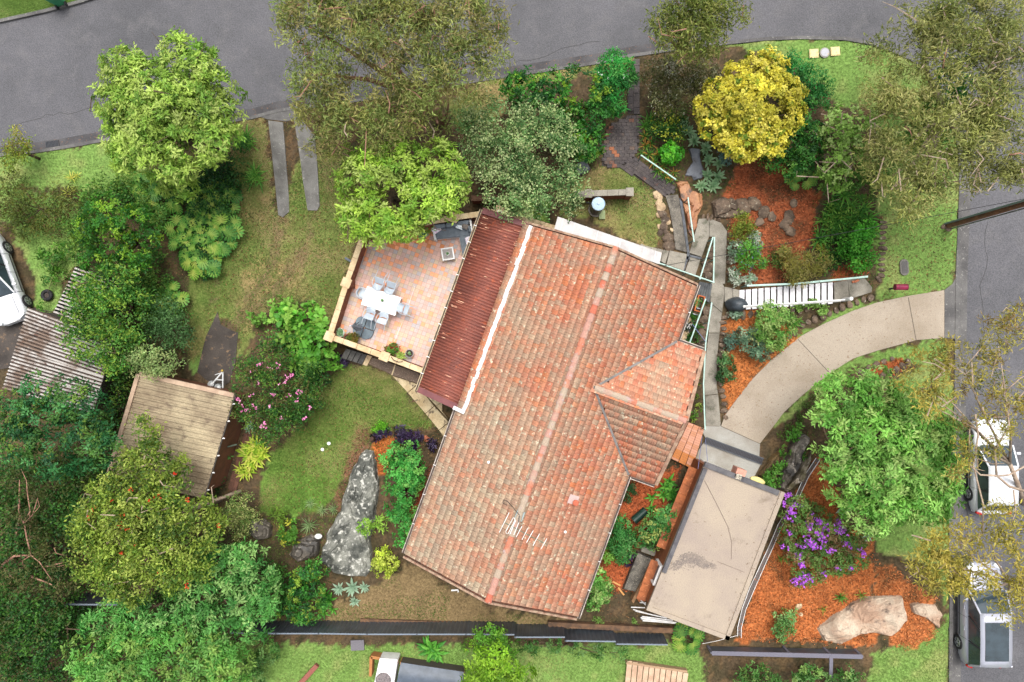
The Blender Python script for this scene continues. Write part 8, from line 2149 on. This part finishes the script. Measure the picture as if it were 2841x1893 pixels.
monstera('monstera bank beneath the lower edge of the left lime tree', [(500, 520), (545, 530), (590, 520), (630, 540), (560, 560), (610, 580), (650, 560), (520, 570), (480, 560), (585, 545)], .95, 6)
monstera('monstera group left of the lime tree foot above the dark tree', [(400, 525), (390, 555), (425, 560), (420, 520), (440, 590)], .95, 6)
monstera('monstera group between the green tree and the grey green shrub', [(440, 850), (425, 880), (470, 855), (490, 840), (410, 830)], .95, 6)
monstera('monstera just below the pale flecked tree at the terrace', [(1457, 578), (1494, 586), (1430, 582)], .95, 7)
monstera('single monstera beside the dark open topped box', [(1622, 432)], .9, 7)
monstera('monstera at the right end of the dark glossy shrub', [(2200, 482), (2230, 478), (2212, 505)], .85, 6)
monstera('monstera at the end of the charcoal fence by the garage corner', [(1893, 1768), (1905, 1755)], .95, 6)
monstera('lone broad leaf monstera sprig at the lawn edge above the asphalt patch', [(500, 815)], .8, 5, .3)
plant('shade_shrubs', 'deep green shrubs filling the bank under the left lime tree', 'shrub', [(480, 520, 40), (540, 500, 40), (600, 500, 40), (640, 510, 36), (590, 460, 36), (640, 440, 30), (620, 560, 36), (560, 580, 36), (670, 400, 22)], .6, L=.14, W=.08, pal=g_(.48, (46, 96, 42), (36, 80, 36), (64, 116, 52)), clump=.3, dens=1.0, per=18)
plant('shade_shrubs', 'deep green low filler under the big monstera patch', 'shrub', [(560, 610, 38), (590, 660, 38), (560, 700, 38), (580, 740, 30), (540, 660, 30)], .3, L=.14, W=.08, pal=g_(.48, (46, 96, 42), (36, 80, 36)), clump=.28, dens=.8, per=16, tr=.04)
for x, y, lab in ((690, 390, 'spiky strap leaved palm under the right side of the left lime tree'), (715, 490, 'dark strap leaved palm clump left of the concrete wheel strips')):
 clump_plant('strap_palm', lab, 'plant', [(x, y), (x - 14, y + 10, .9), (x + 8, y + 14, .8), (x - 6, y - 12, .9)], 'strap', 18, 1.5, (.2, 1.2))
plant('boundary_shrubs', 'deep green shrubs filling the strip between the dark tree and the monstera patch', 'shrub', [(420, 600, 40), (400, 740, 36), (380, 800, 40), (430, 790, 34), (390, 900, 40), (440, 830, 30), (330, 560, 40), (370, 540, 40), (440, 700, 22), (240, 690, 34), (500, 880, 30)], .7, L=.14, W=.08, pal=g_(.54, (70, 120, 48), (56, 102, 42), (92, 140, 58)), tips=g_(.58, (130, 164, 74)), tipf=.15, clump=.3, dens=1.0, per=20)
plant('boundary_shrubs', 'mixed green shrubs between the weedy bank and the ribbed roof behind the car', 'shrub', [(250, 590, 34), (210, 620, 30), (260, 540, 30), (220, 700, 30), (300, 520, 34), (350, 500, 30), (230, 660, 26)], .8, L=.14, W=.08, pal=g_(.54, (84, 130, 50), (70, 112, 44), (110, 148, 62)), tips=g_(.58, (140, 168, 74)), tipf=.15, clump=.3, dens=1.0, per=20)
plant('boundary_shrubs', 'green shrubs in front of the dark glossy shrub joining the strappy bed', 'shrub', [(2290, 510, 30), (2400, 530, 30), (2420, 480, 34), (2410, 440, 30), (2360, 500, 26)], .9, L=.15, W=.08, pal=g_(.54, (90, 140, 54), (74, 122, 48), (116, 160, 66)), tips=g_(.58, (146, 180, 84)), tipf=.2, clump=.28, dens=1.0, per=18, style='star')
plant('boundary_shrubs', 'leafy green shrubs below the feathery tree at the left fence corner', 'shrub', [(190, 1720, 36), (230, 1690, 34), (170, 1760, 40), (215, 1780, 34), (480, 1640, 34), (530, 1610, 34), (450, 1660, 30), (200, 1640, 30), (750, 1690, 30), (760, 1590, 30)], .9, L=.14, W=.08, pal=g_(.5, (62, 108, 44), (50, 92, 40), (84, 130, 54)), clump=.3, dens=1.1, per=20)
plant('crepe_myrtle', 'dark leafy shrub joining the pink flowering shrub to the terrace steps', 'shrub', [(870, 1030, 34), (845, 1075, 34), (830, 1140, 32), (870, 1100, 26), (820, 1010, 30), (760, 960, 30), (790, 935, 28)], 1.3, L=.14, W=.08, pal=g_(.54, (66, 122, 50), (54, 104, 44), (92, 146, 62)), tips=g_(.58, (130, 176, 74)), tipf=.2, clump=.28, dens=1.1, per=20)
clump_plant('broad_lily', 'broad glossy strap leaved lily between the tiled wing and the garage', 'plant', [(1845, 1350), (1862, 1365), (1840, 1372, .9), (1868, 1382, .9), (1855, 1335, .9), (1808, 1380, .7), (1806, 1410, .7)], 'broad', 13, 1.0, (.2, 1.25))
plant('glossy_shrub', 'glossy green shrub left of the garage timber fence', 'shrub', [(1825, 1440, 32), (1850, 1425, 24), (1800, 1470, 30), (1785, 1490, 26), (1830, 1470, 26), (1810, 1505, 22), (1840, 1450, 22)], 1.3, L=.15, W=.08, pal=g_(.56, (80, 142, 66), (64, 122, 54), (104, 162, 88)), tips=g_(.62, (170, 186, 100)), tipf=.2, clump=.26, dens=1.2, per=16, style='star')
plant('rosette_shrub', 'dense dark green rosette leaved shrub against the right eave of the house', 'shrub', [(1720, 1460, 26), (1725, 1490, 30), (1735, 1520, 26), (1710, 1510, 24), (1745, 1495, 20), (1725, 1545, 18)], 1.2, L=.18, W=.06, pal=g_(.54, (64, 134, 58), (52, 114, 50), (84, 154, 74)), tips=g_(.58, (116, 176, 96)), tipf=.2, clump=.2, dens=1.4, per=11, style='star')
plant('yellow_green_bush', 'small yellow green bush under the rosette leaved shrub', 'bush', [(1690, 1535, 20), (1700, 1520, 16), (1685, 1550, 12)], .8, L=.13, W=.07, pal=g_(.58, (120, 176, 64), (140, 190, 80)), clump=.2, dens=1.2, per=14, style='star', tr=.03)
plant('round_shrub', 'round pale green leafy shrub at the lower right house corner', 'shrub', [(1660, 1600, 24), (1668, 1630, 26), (1650, 1650, 24), (1640, 1675, 20), (1672, 1655, 18), (1645, 1625, 18)], .9, L=.14, W=.08, pal=g_(.58, (112, 172, 76), (94, 152, 64), (136, 190, 96)), tips=g_(.62, (176, 206, 120)), tipf=.25, clump=.22, dens=1.3, per=14, style='star')
plant('dark_tuft', 'small dark leafy tuft by the gutter above the garage lily', 'plant', [(1745, 1370, 14), (1752, 1350, 10), (1738, 1385, 9)], .4, L=.14, W=.07, pal=g_(.52, (60, 104, 56), (84, 128, 76)), clump=.16, dens=1.0, per=12, style='star', tr=.02)
plant('dark_tuft', 'dark purple leafed tuft below the rosette leaved shrub', 'plant', [(1740, 1560, 12), (1750, 1545, 9)], .25, L=.12, W=.05, pal=PURP, clump=.15, dens=1.2, per=12, style='star', tr=.02)
plant('seedling_row', 'small green seedlings along the bare soil by the charcoal fence', 'plant', [(1655, 1722, 9), (1668, 1720, 8), (1758, 1728, 7), (1762, 1735, 5)], .15, L=.12, W=.05, pal=g_(.58, (120, 160, 70), (140, 176, 90)), clump=.12, dens=.9, per=9, style='star', tr=.015)
plant('green_tuft', 'mossy bright green tuft beside the wire stand on the dark deck', 'plant', [(1927, 877, 9), (1932, 870, 6)], .35, L=.07, W=.02, pal=g_(.56, (84, 150, 44), (70, 130, 40)), clump=.1, dens=1.6, per=24, tr=.02)
plant('white_flower_plant', 'plant with tiny white flowers between the pale stones on the deck', 'plant', [(1908, 908, 9), (1918, 902, 7), (1900, 915, 6)], .35, L=.08, W=.04, pal=g_(.5, (50, 60, 50), (70, 90, 60)), clump=.1, dens=1.0, per=10, tr=.02, flowers=([lin(240, 240, 236, .8)], 14, .05, [(1908, 906, 9), (1916, 902, 6)]))
plant('rail_ferns', 'green ferny plants under the short mint deck rail', 'plant', [(1930, 910, 12), (1925, 935, 14), (1912, 950, 12), (1945, 845, 10), (1920, 965, 8)], .4, L=.14, W=.06, pal=g_(.54, (60, 120, 44), (50, 100, 40), (90, 150, 60)), clump=.18, dens=1.0, per=12, style='star', tr=.02)
plant('trough_greens', 'pale green seedlings growing in the orange framed trough', 'plant', [(1936, 838, 6), (1933, 846, 6), (1939, 830, 6)], .5, L=.08, W=.04, pal=g_(.6, (150, 180, 110), (130, 164, 96)), clump=.09, dens=1.0, per=10, style='star', tr=.01)
plant('wall_weeds', 'low weeds along the tiled wing wall beside the tall mint rail', 'plant', [(1925, 1150, 10), (1935, 1060, 8), (1918, 1165, 9), (1938, 1130, 8), (1930, 1100, 6)], .3, L=.12, W=.06, pal=g_(.56, (100, 150, 56), (150, 170, 70)), clump=.14, dens=.9, per=10, style='star', tr=.015)
for c, lab, pal in ((('N', 690, 1280), 'reddish green leafy plant in a clay pot, leftmost of three at the lower parapet', g_(.58, (104, 156, 60), (84, 130, 50), (170, 96, 60))), (('N', 332, 1186), 'rusty yellow tuft beside the seedling pot in the terrace corner', g_(.56, (150, 140, 60), (130, 110, 56), (110, 130, 50)))):
 p = P(*S1(*c), ZT); rg = np.random.default_rng(int(c[1]))
 t = thing('potted_shrub', lab, 'potted plant', p)
 MB().lathe([(.1, 0), (.15, .24), (.16, .26), (.13, .26), (.12, .2)], n=16).build('pot', CPOT, t)
 me, _, _ = crown_mesh('foliage', rg, [((0, 0, .42), .24), ((.1, .12, .4), .18), ((-.1, -.1, .38), .16)], .12, .06, pal, None, 0, .12, 1.3, 12, .8, 'star')
 link('foliage', me, t)
 MB().tube([Vector((0, 0, .1)), Vector((0, 0, .4))], .02, 6).build('stem', BARK, t)
plant('purple_flower_shrub', 'spreading shrub covered in purple flowers right of the garage', 'shrub', [(2205, 1415, 38), (2235, 1440, 40), (2198, 1460, 32), (2250, 1500, 46), (2215, 1535, 38), (2310, 1480, 44), (2350, 1520, 40), (2290, 1550, 44), (2255, 1590, 34), (2335, 1560, 36), (2380, 1505, 24), (2385, 1555, 20), (2220, 1600, 26), (2270, 1440, 30), (2185, 1500, 24)], 1.1,
  L=.16, W=.06, pal=g_(.58, (104, 142, 66), (88, 126, 58), (124, 156, 80), (136, 116, 78)), clump=.24, dens=1.0, per=18, style='star',
  flowers=(g_(.8, (176, 92, 208), (194, 116, 222), (152, 74, 190)), 22, .10, [(2187, 1377, 8), (2178, 1398, 6), (2205, 1402, 7), (2222, 1407, 6), (2195, 1425, 8), (2190, 1440, 7), (2198, 1412, 5), (2245, 1460, 10), (2275, 1450, 11), (2260, 1475, 8), (2290, 1462, 8), (2330, 1455, 10), (2320, 1470, 7), (2240, 1500, 13), (2255, 1515, 10), (2275, 1505, 9), (2225, 1515, 8), (2215, 1540, 7), (2222, 1565, 9), (2230, 1610, 12), (2210, 1615, 9), (2250, 1600, 7), (2300, 1525, 8), (2350, 1510, 8), (2395, 1535, 8), (2360, 1580, 7), (2320, 1575, 6), (2285, 1590, 5), (2180, 1520, 6), (2280, 1480, 8), (2345, 1475, 8), (2260, 1430, 5), (2190, 1480, 6)]))
plant('sparse_shrub', 'sparse grey green shrub in the lower right orange mulch', 'shrub', [(2165, 1705, 15), (2185, 1715, 17), (2175, 1740, 18), (2155, 1750, 15), (2190, 1750, 13), (2170, 1770, 12), (2195, 1695, 10)], .6, L=.13, W=.08, pal=g_(.58, (112, 160, 82), (96, 142, 72), (140, 180, 110)), clump=.18, dens=1.0, per=11, style='star', tr=.04)
for x, y, n_, lab in ((2330, 1657, 3, 'tall green grass tuft above the pale pink boulder'), (2160, 1545, 2, 'grass tuft growing over the white hose lines'), (2290, 1690, 1, 'small grass sprig left of the pale pink boulder'), (2220, 1262, 3, 'pale arching grass tuft at the upper end of the hose lines'), (2390, 1650, 1, 'small grass sprig on top of the pale pink boulder')):
 clump_plant('grass_tuft', lab, 'plant', [(x + random.uniform(-8, 8), y + random.uniform(-8, 8), random.uniform(.7, 1)) for _ in range(n_)], 'strap', 14, .9, (.4, 1.35))
for x, y, lab in ((2340, 1410, 'bluish agave rosette at the edge of the lime tree by the mulch'), (2405, 1482, 'bluish agave rosette at the right end of the purple flower shrub')):
 clump_plant('agave', lab, 'agave', [(x, y)], 'agave_blue', 20, 1.1, (.1, 1.1))
plant('bank_weeds', 'green weeds growing on the mossy bank beside the forecourt', 'plant', [(2150, 1315, 18), (2140, 1340, 20), (2165, 1290, 14), (2175, 1250, 12), (2195, 1215, 14), (2215, 1195, 14), (2125, 1330, 10)], .6, L=.14, W=.09, pal=g_(.56, (84, 142, 50), (110, 164, 66)), clump=.2, dens=1.0, per=12, style='star', tr=.03)
plant('bank_weeds', 'grassy weeds along the right edge of the curved driveway', 'plant', [(2215, 1160, 16), (2190, 1190, 14), (2240, 1130, 14), (2265, 1105, 12), (2300, 1075, 14), (2170, 1215, 10)], .2, L=.13, W=.05, pal=g_(.54, (96, 124, 50), (80, 108, 44)), clump=.2, dens=.9, per=16, tr=.02)
plant('bright_shrub', 'fresh green shrub growing up against the middle of the charcoal fence', 'shrub', [(1360, 1768, 28), (1390, 1775, 26), (1340, 1790, 26), (1400, 1800, 30), (1330, 1760, 14), (1300, 1795, 16)], 1.6, L=.13, W=.07, pal=g_(.56, (110, 168, 54), (92, 150, 48), (136, 186, 68)), clump=.26, dens=1.1, per=20, style='star')
plant('bright_shrub', 'yellow green tree below the charcoal fence at the bottom edge', 'tree', [(1340, 1850, 50), (1400, 1840, 52), (1380, 1885, 55), (1320, 1890, 40), (1440, 1880, 36)], 2.4, L=.16, W=.08, pal=g_(.56, (130, 176, 44), (112, 160, 40), (150, 190, 60)), clump=.32, dens=1.1, per=22, style='star')
clump_plant('strap_palm', 'palm like broad leaved plant below the charcoal fence beside the covered spa', 'plant', [(1200, 1800), (1185, 1790, .8), (1215, 1810, .8)], 'broad', 16, 1.4, (.2, 1.1))
for bl, lab in (([(2090, 1870, 26), (2120, 1880, 28), (2060, 1885, 22), (2150, 1890, 24)], 'mixed green shrubs at the bottom edge left of the grey fence post'), ([(2240, 1870, 26), (2270, 1885, 28), (2215, 1885, 20)], 'pale grey green shrub at the bottom edge inside the grey rail fence'), ([(2350, 1875, 24), (2330, 1890, 22), (2375, 1890, 20)], 'bright green shrub at the bottom edge right of the grey fence post'), ([(1540, 1790, 20), (1480, 1795, 18), (1600, 1800, 18), (1660, 1805, 20), (1720, 1810, 20), (1450, 1790, 16)], 'low green hedge line just outside the charcoal fence'), ([(715, 1840, 30), (740, 1810, 26), (700, 1880, 30)], 'grey green shrub beside the light feathery tree at the bottom')):
 plant('yard_shrub', lab, 'shrub', bl, 1.0, L=.14, W=.08, pal=g_(.54, (90, 140, 64), (74, 122, 54), (120, 160, 90)), tips=g_(.58, (140, 176, 90)), tipf=.15, clump=.26, dens=1.1, per=18, style='star')
plant('car_weeds', 'green weeds beside the small ribbed roof and the car tyre', 'plant', [(150, 730, 26), (170, 760, 22), (165, 700, 22), (190, 690, 18), (140, 780, 16), (120, 850, 14), (105, 700, 16)], .4, L=.14, W=.08, pal=g_(.54, (84, 140, 46), (68, 120, 42), (110, 160, 60)), clump=.24, dens=.8, per=14, style='star', tr=.03)
# ------------------------------------------------------------------ ground cover that nobody could count
def hard_mask(px, py):
 m = np.zeros(px.shape, bool)
 for h_ in HARD:
  m |= inpoly(px, py, h_)
 return m
def scatter(polys, n, rg):
 P_ = []
 areas = []
 for p in polys:
  a = np.array(p); areas.append(abs(np.sum(a[:, 0] * np.roll(a[:, 1], -1) - np.roll(a[:, 0], -1) * a[:, 1])) / 2)
 for p, ar in zip(polys, areas):
  k = int(n * ar / sum(areas)); a = np.array(p)
  x = rg.uniform(max(-80, a[:, 0].min()), min(2920, a[:, 0].max()), k * 3); y = rg.uniform(max(-80, a[:, 1].min()), min(1980, a[:, 1].max()), k * 3)
  q = inpoly(x, y, p); P_.append(np.stack([x[q][:k], y[q][:k]], 1))
 P_ = np.concatenate(P_)
 P_ += rg.normal(size=P_.shape) * 5
 return P_[~hard_mask(P_[:, 0], P_[:, 1])]
def to_ground(P_):
 z = np.zeros(len(P_))
 for _ in range(10):
  X = (P_[:, 0] - NX) / F * (H - z); Y = -(P_[:, 1] - NY) / F * (H - z); z = hgt(X, Y)
 return X, Y, z
def blades(name, polys, n, pal, L, W, seed, upright=.8, patch=None):
 rg = np.random.default_rng(seed)
 Q = scatter(polys, n, rg); X, Y, Z = to_ground(Q); N = len(X)
 a = rg.random(N) * 6.283; u = rg.uniform(upright - .5, upright + .3, N)
 d = unit(np.stack([np.cos(a), np.sin(a), u], 1)); s = np.stack([-np.sin(a), np.cos(a), np.zeros(N)], 1)
 ln = (L * rg.uniform(.5, 1.3, N))[:, None]; w = (W * rg.uniform(.7, 1.3, N))[:, None]
 p = np.stack([X, Y, Z - .015], 1)
 V = np.stack([p - s * w / 2, p + s * w / 2, p + d * ln], 1).reshape(-1, 3)
 T = np.arange(N * 3).reshape(-1, 3)
 pal = np.array(pal)
 f = vnoise(X, Y, 1.4, seed) * .65 + vnoise(X, Y, .35, seed + 1) * .35
 k = np.clip(((f - .25) / .5 * len(pal) + rg.normal(size=N) * .5).astype(int), 0, len(pal) - 1)
 c = pal[k] * rg.uniform(.75, 1.25, N)[:, None]
 o = link(name, npmesh(name, V, T, np.repeat(np.clip(c, 0, 1), 3, 0), ROUGHLEAF)); o['kind'] = 'stuff'
 return o
gk = lambda k, *cs: [lin(*c, k) for c in cs]
blades('grass', [GREEN[k] for k in ('verge_left', 'verge_topright', 'verge_drive', 'verge_lower', 'verge_bottom', 'yard_bottom', 'car_lawn', 'far_verge', 'patch_shed')], 90000, gk(.74, (104, 134, 62), (116, 144, 70), (128, 152, 80), (148, 152, 92)), .09, .022, 71)
blades('grass', [GREEN['lawn_lower']], 34000, gk(.7, (98, 132, 54), (110, 136, 60), (128, 138, 74), (154, 144, 94)), .07, .02, 72)
blades('dry_grass', [DRY[k] for k in ('lawn_upper', 'lawn_small', 'verge_mid')], 60000, gk(.68, (106, 132, 62), (120, 136, 72), (140, 140, 84), (162, 150, 102), (180, 158, 116)), .07, .02, 73)
blades('dry_grass', [DRY['strip_bottom']], 9000, gk(.58, (150, 128, 92), (130, 110, 76), (110, 126, 60)), .06, .02, 74, .4)
def flakes(name, polys, n, pal, L, W, seed, tilt=.35, cols=None):
 rg = np.random.default_rng(seed)
 out_ = []
 for i, p in enumerate(polys):
  pass
 Q = scatter(polys, n, rg); X, Y, Z = to_ground(Q); N = len(X)
 a = rg.random(N) * 6.283
 d = unit(np.stack([np.cos(a), np.sin(a), rg.normal(size=N) * tilt], 1)); nrm = unit(np.stack([rg.normal(size=N) * tilt, rg.normal(size=N) * tilt, np.ones(N)], 1))
 ln = L * rg.uniform(.5, 1.5, N); wd = W * rg.uniform(.6, 1.4, N)
 pal = np.array(pal); c = pal[rg.integers(0, len(pal), N)] * rg.uniform(.6, 1.3, N)[:, None]
 V, T, C = leaf_arrays(np.stack([X, Y, Z + rg.uniform(0, .03, N)], 1), d, nrm, ln, wd, np.clip(c, 0, 1), .1, .0)
 o = link(name, npmesh(name, V, T, C, ROUGHLEAF)); o['kind'] = 'stuff'
 return o
for i, (k, poly) in enumerate(MULCH.items()):
 a = np.array(poly); ar = abs(np.sum(a[:, 0] * np.roll(a[:, 1], -1) - np.roll(a[:, 0], -1) * a[:, 1])) / 2 / 3100
 c = np.array(MULCH_COL[k])
 flakes('bark_mulch', [poly], int(ar * 240), [c, c * 1.4, c * .55, c * [1.2, 1.5, 1.8], c * [.8, .8, .9]], .11, .042, 90 + i)
flakes('fallen_leaves', [S('0', (0, 330), (302, 340), (773, 250), (1050, 225), (1400, 150), (1745, 100), (1745, 150), (1400, 205), (773, 300), (300, 384), (0, 425))], 3600, gk(.62, (150, 100, 60), (176, 130, 80), (120, 84, 56)), .08, .035, 120, .1)
bpy.data.objects['fallen_leaves'].location.z = -.085
flakes('leaf_litter', [S('0', (330, 580), (520, 560), (515, 780), (470, 800), (380, 760)), S('0', (860, 1420), (960, 1420), (900, 1600), (740, 1520), (720, 1430)), S('0', (1010, 1180), (1240, 1170), (1210, 1290), (1100, 1215), (1030, 1230), (960, 1310)), S('0', (2020, 560), (2080, 560), (2040, 800), (2010, 800)),
    S('0', (1640, 1680), (1850, 1660), (1880, 1760), (1620, 1740)), S('0', (1260, 300), (1330, 330), (1300, 400), (1180, 400)), S('0', (1630, 560), (1900, 500), (1900, 700), (1820, 700)), S('0', (560, 1080), (720, 1180), (640, 1430), (560, 1400)), S('0', (640, 330), (1000, 330), (960, 880), (560, 960)), S('0', (960, 1010), (1200, 1180), (940, 1410), (720, 1420), (850, 1180)), S('0', (2450, 500), (2660, 520), (2650, 790), (2450, 830))], 7600, gk(.6, (110, 78, 54), (140, 100, 66), (86, 64, 48), (160, 124, 86)), .08, .035, 121, .25)
blades('weeds', [S('0', (0, 430), (100, 520), (500, 560), (520, 1000), (300, 1100), (100, 700)), S('0', (0, 1200), (330, 1050), (330, 1300), (240, 1500), (0, 1893)), S('0', (1640, 420), (2000, 300), (2040, 520), (1950, 560), (1640, 600)), S('0', (2260, 500), (2430, 300), (2430, 800), (2260, 780)),
     S('0', (2110, 1380), (2260, 1180), (2300, 1060), (2330, 1100), (2230, 1300)), S('0', (600, 1400), (950, 1400), (900, 1740), (600, 1740)), S('0', (930, 1690), (1240, 1640), (1240, 1720), (930, 1730)), S('0', (520, 700), (1000, 380), (920, 880), (600, 960)), S('0', (740, 1250), (1000, 1010), (1180, 1180), (940, 1400), (740, 1410))], 36000, gk(.52, (70, 110, 42), (92, 128, 52), (112, 138, 62)), .1, .03, 75, .6)
rg = np.random.default_rng(5)
mb = MB()
for i in range(110):
 u, v = rg.random(), rg.random()
 if rg.random() < .6:
  u = 1 - abs(rg.normal()) * .06
 if not 0 < u < 1: continue
 p = gq[0].lerp(gq[1], u).lerp(gq[3].lerp(gq[2], u), .03 + .94 * v) - gc
 a = rg.random() * 6.28; L_ = rg.uniform(.02, .05); dx, dy = math.cos(a) * L_, math.sin(a) * L_
 mb.add([Vector((p.x - dx, p.y - dy, ZG + .055)), Vector((p.x + dy * .35, p.y - dx * .35, ZG + .06)), Vector((p.x + dx, p.y + dy, ZG + .057)), Vector((p.x - dy * .35, p.y + dx * .35, ZG + .06))], [(0, 1, 2, 3)])
mb.build('roof_leaves', M('dead_leaf', lin(150, 122, 96, .58), lin(120, 98, 78, .56), scale=9), None, gc)['kind'] = 'stuff'
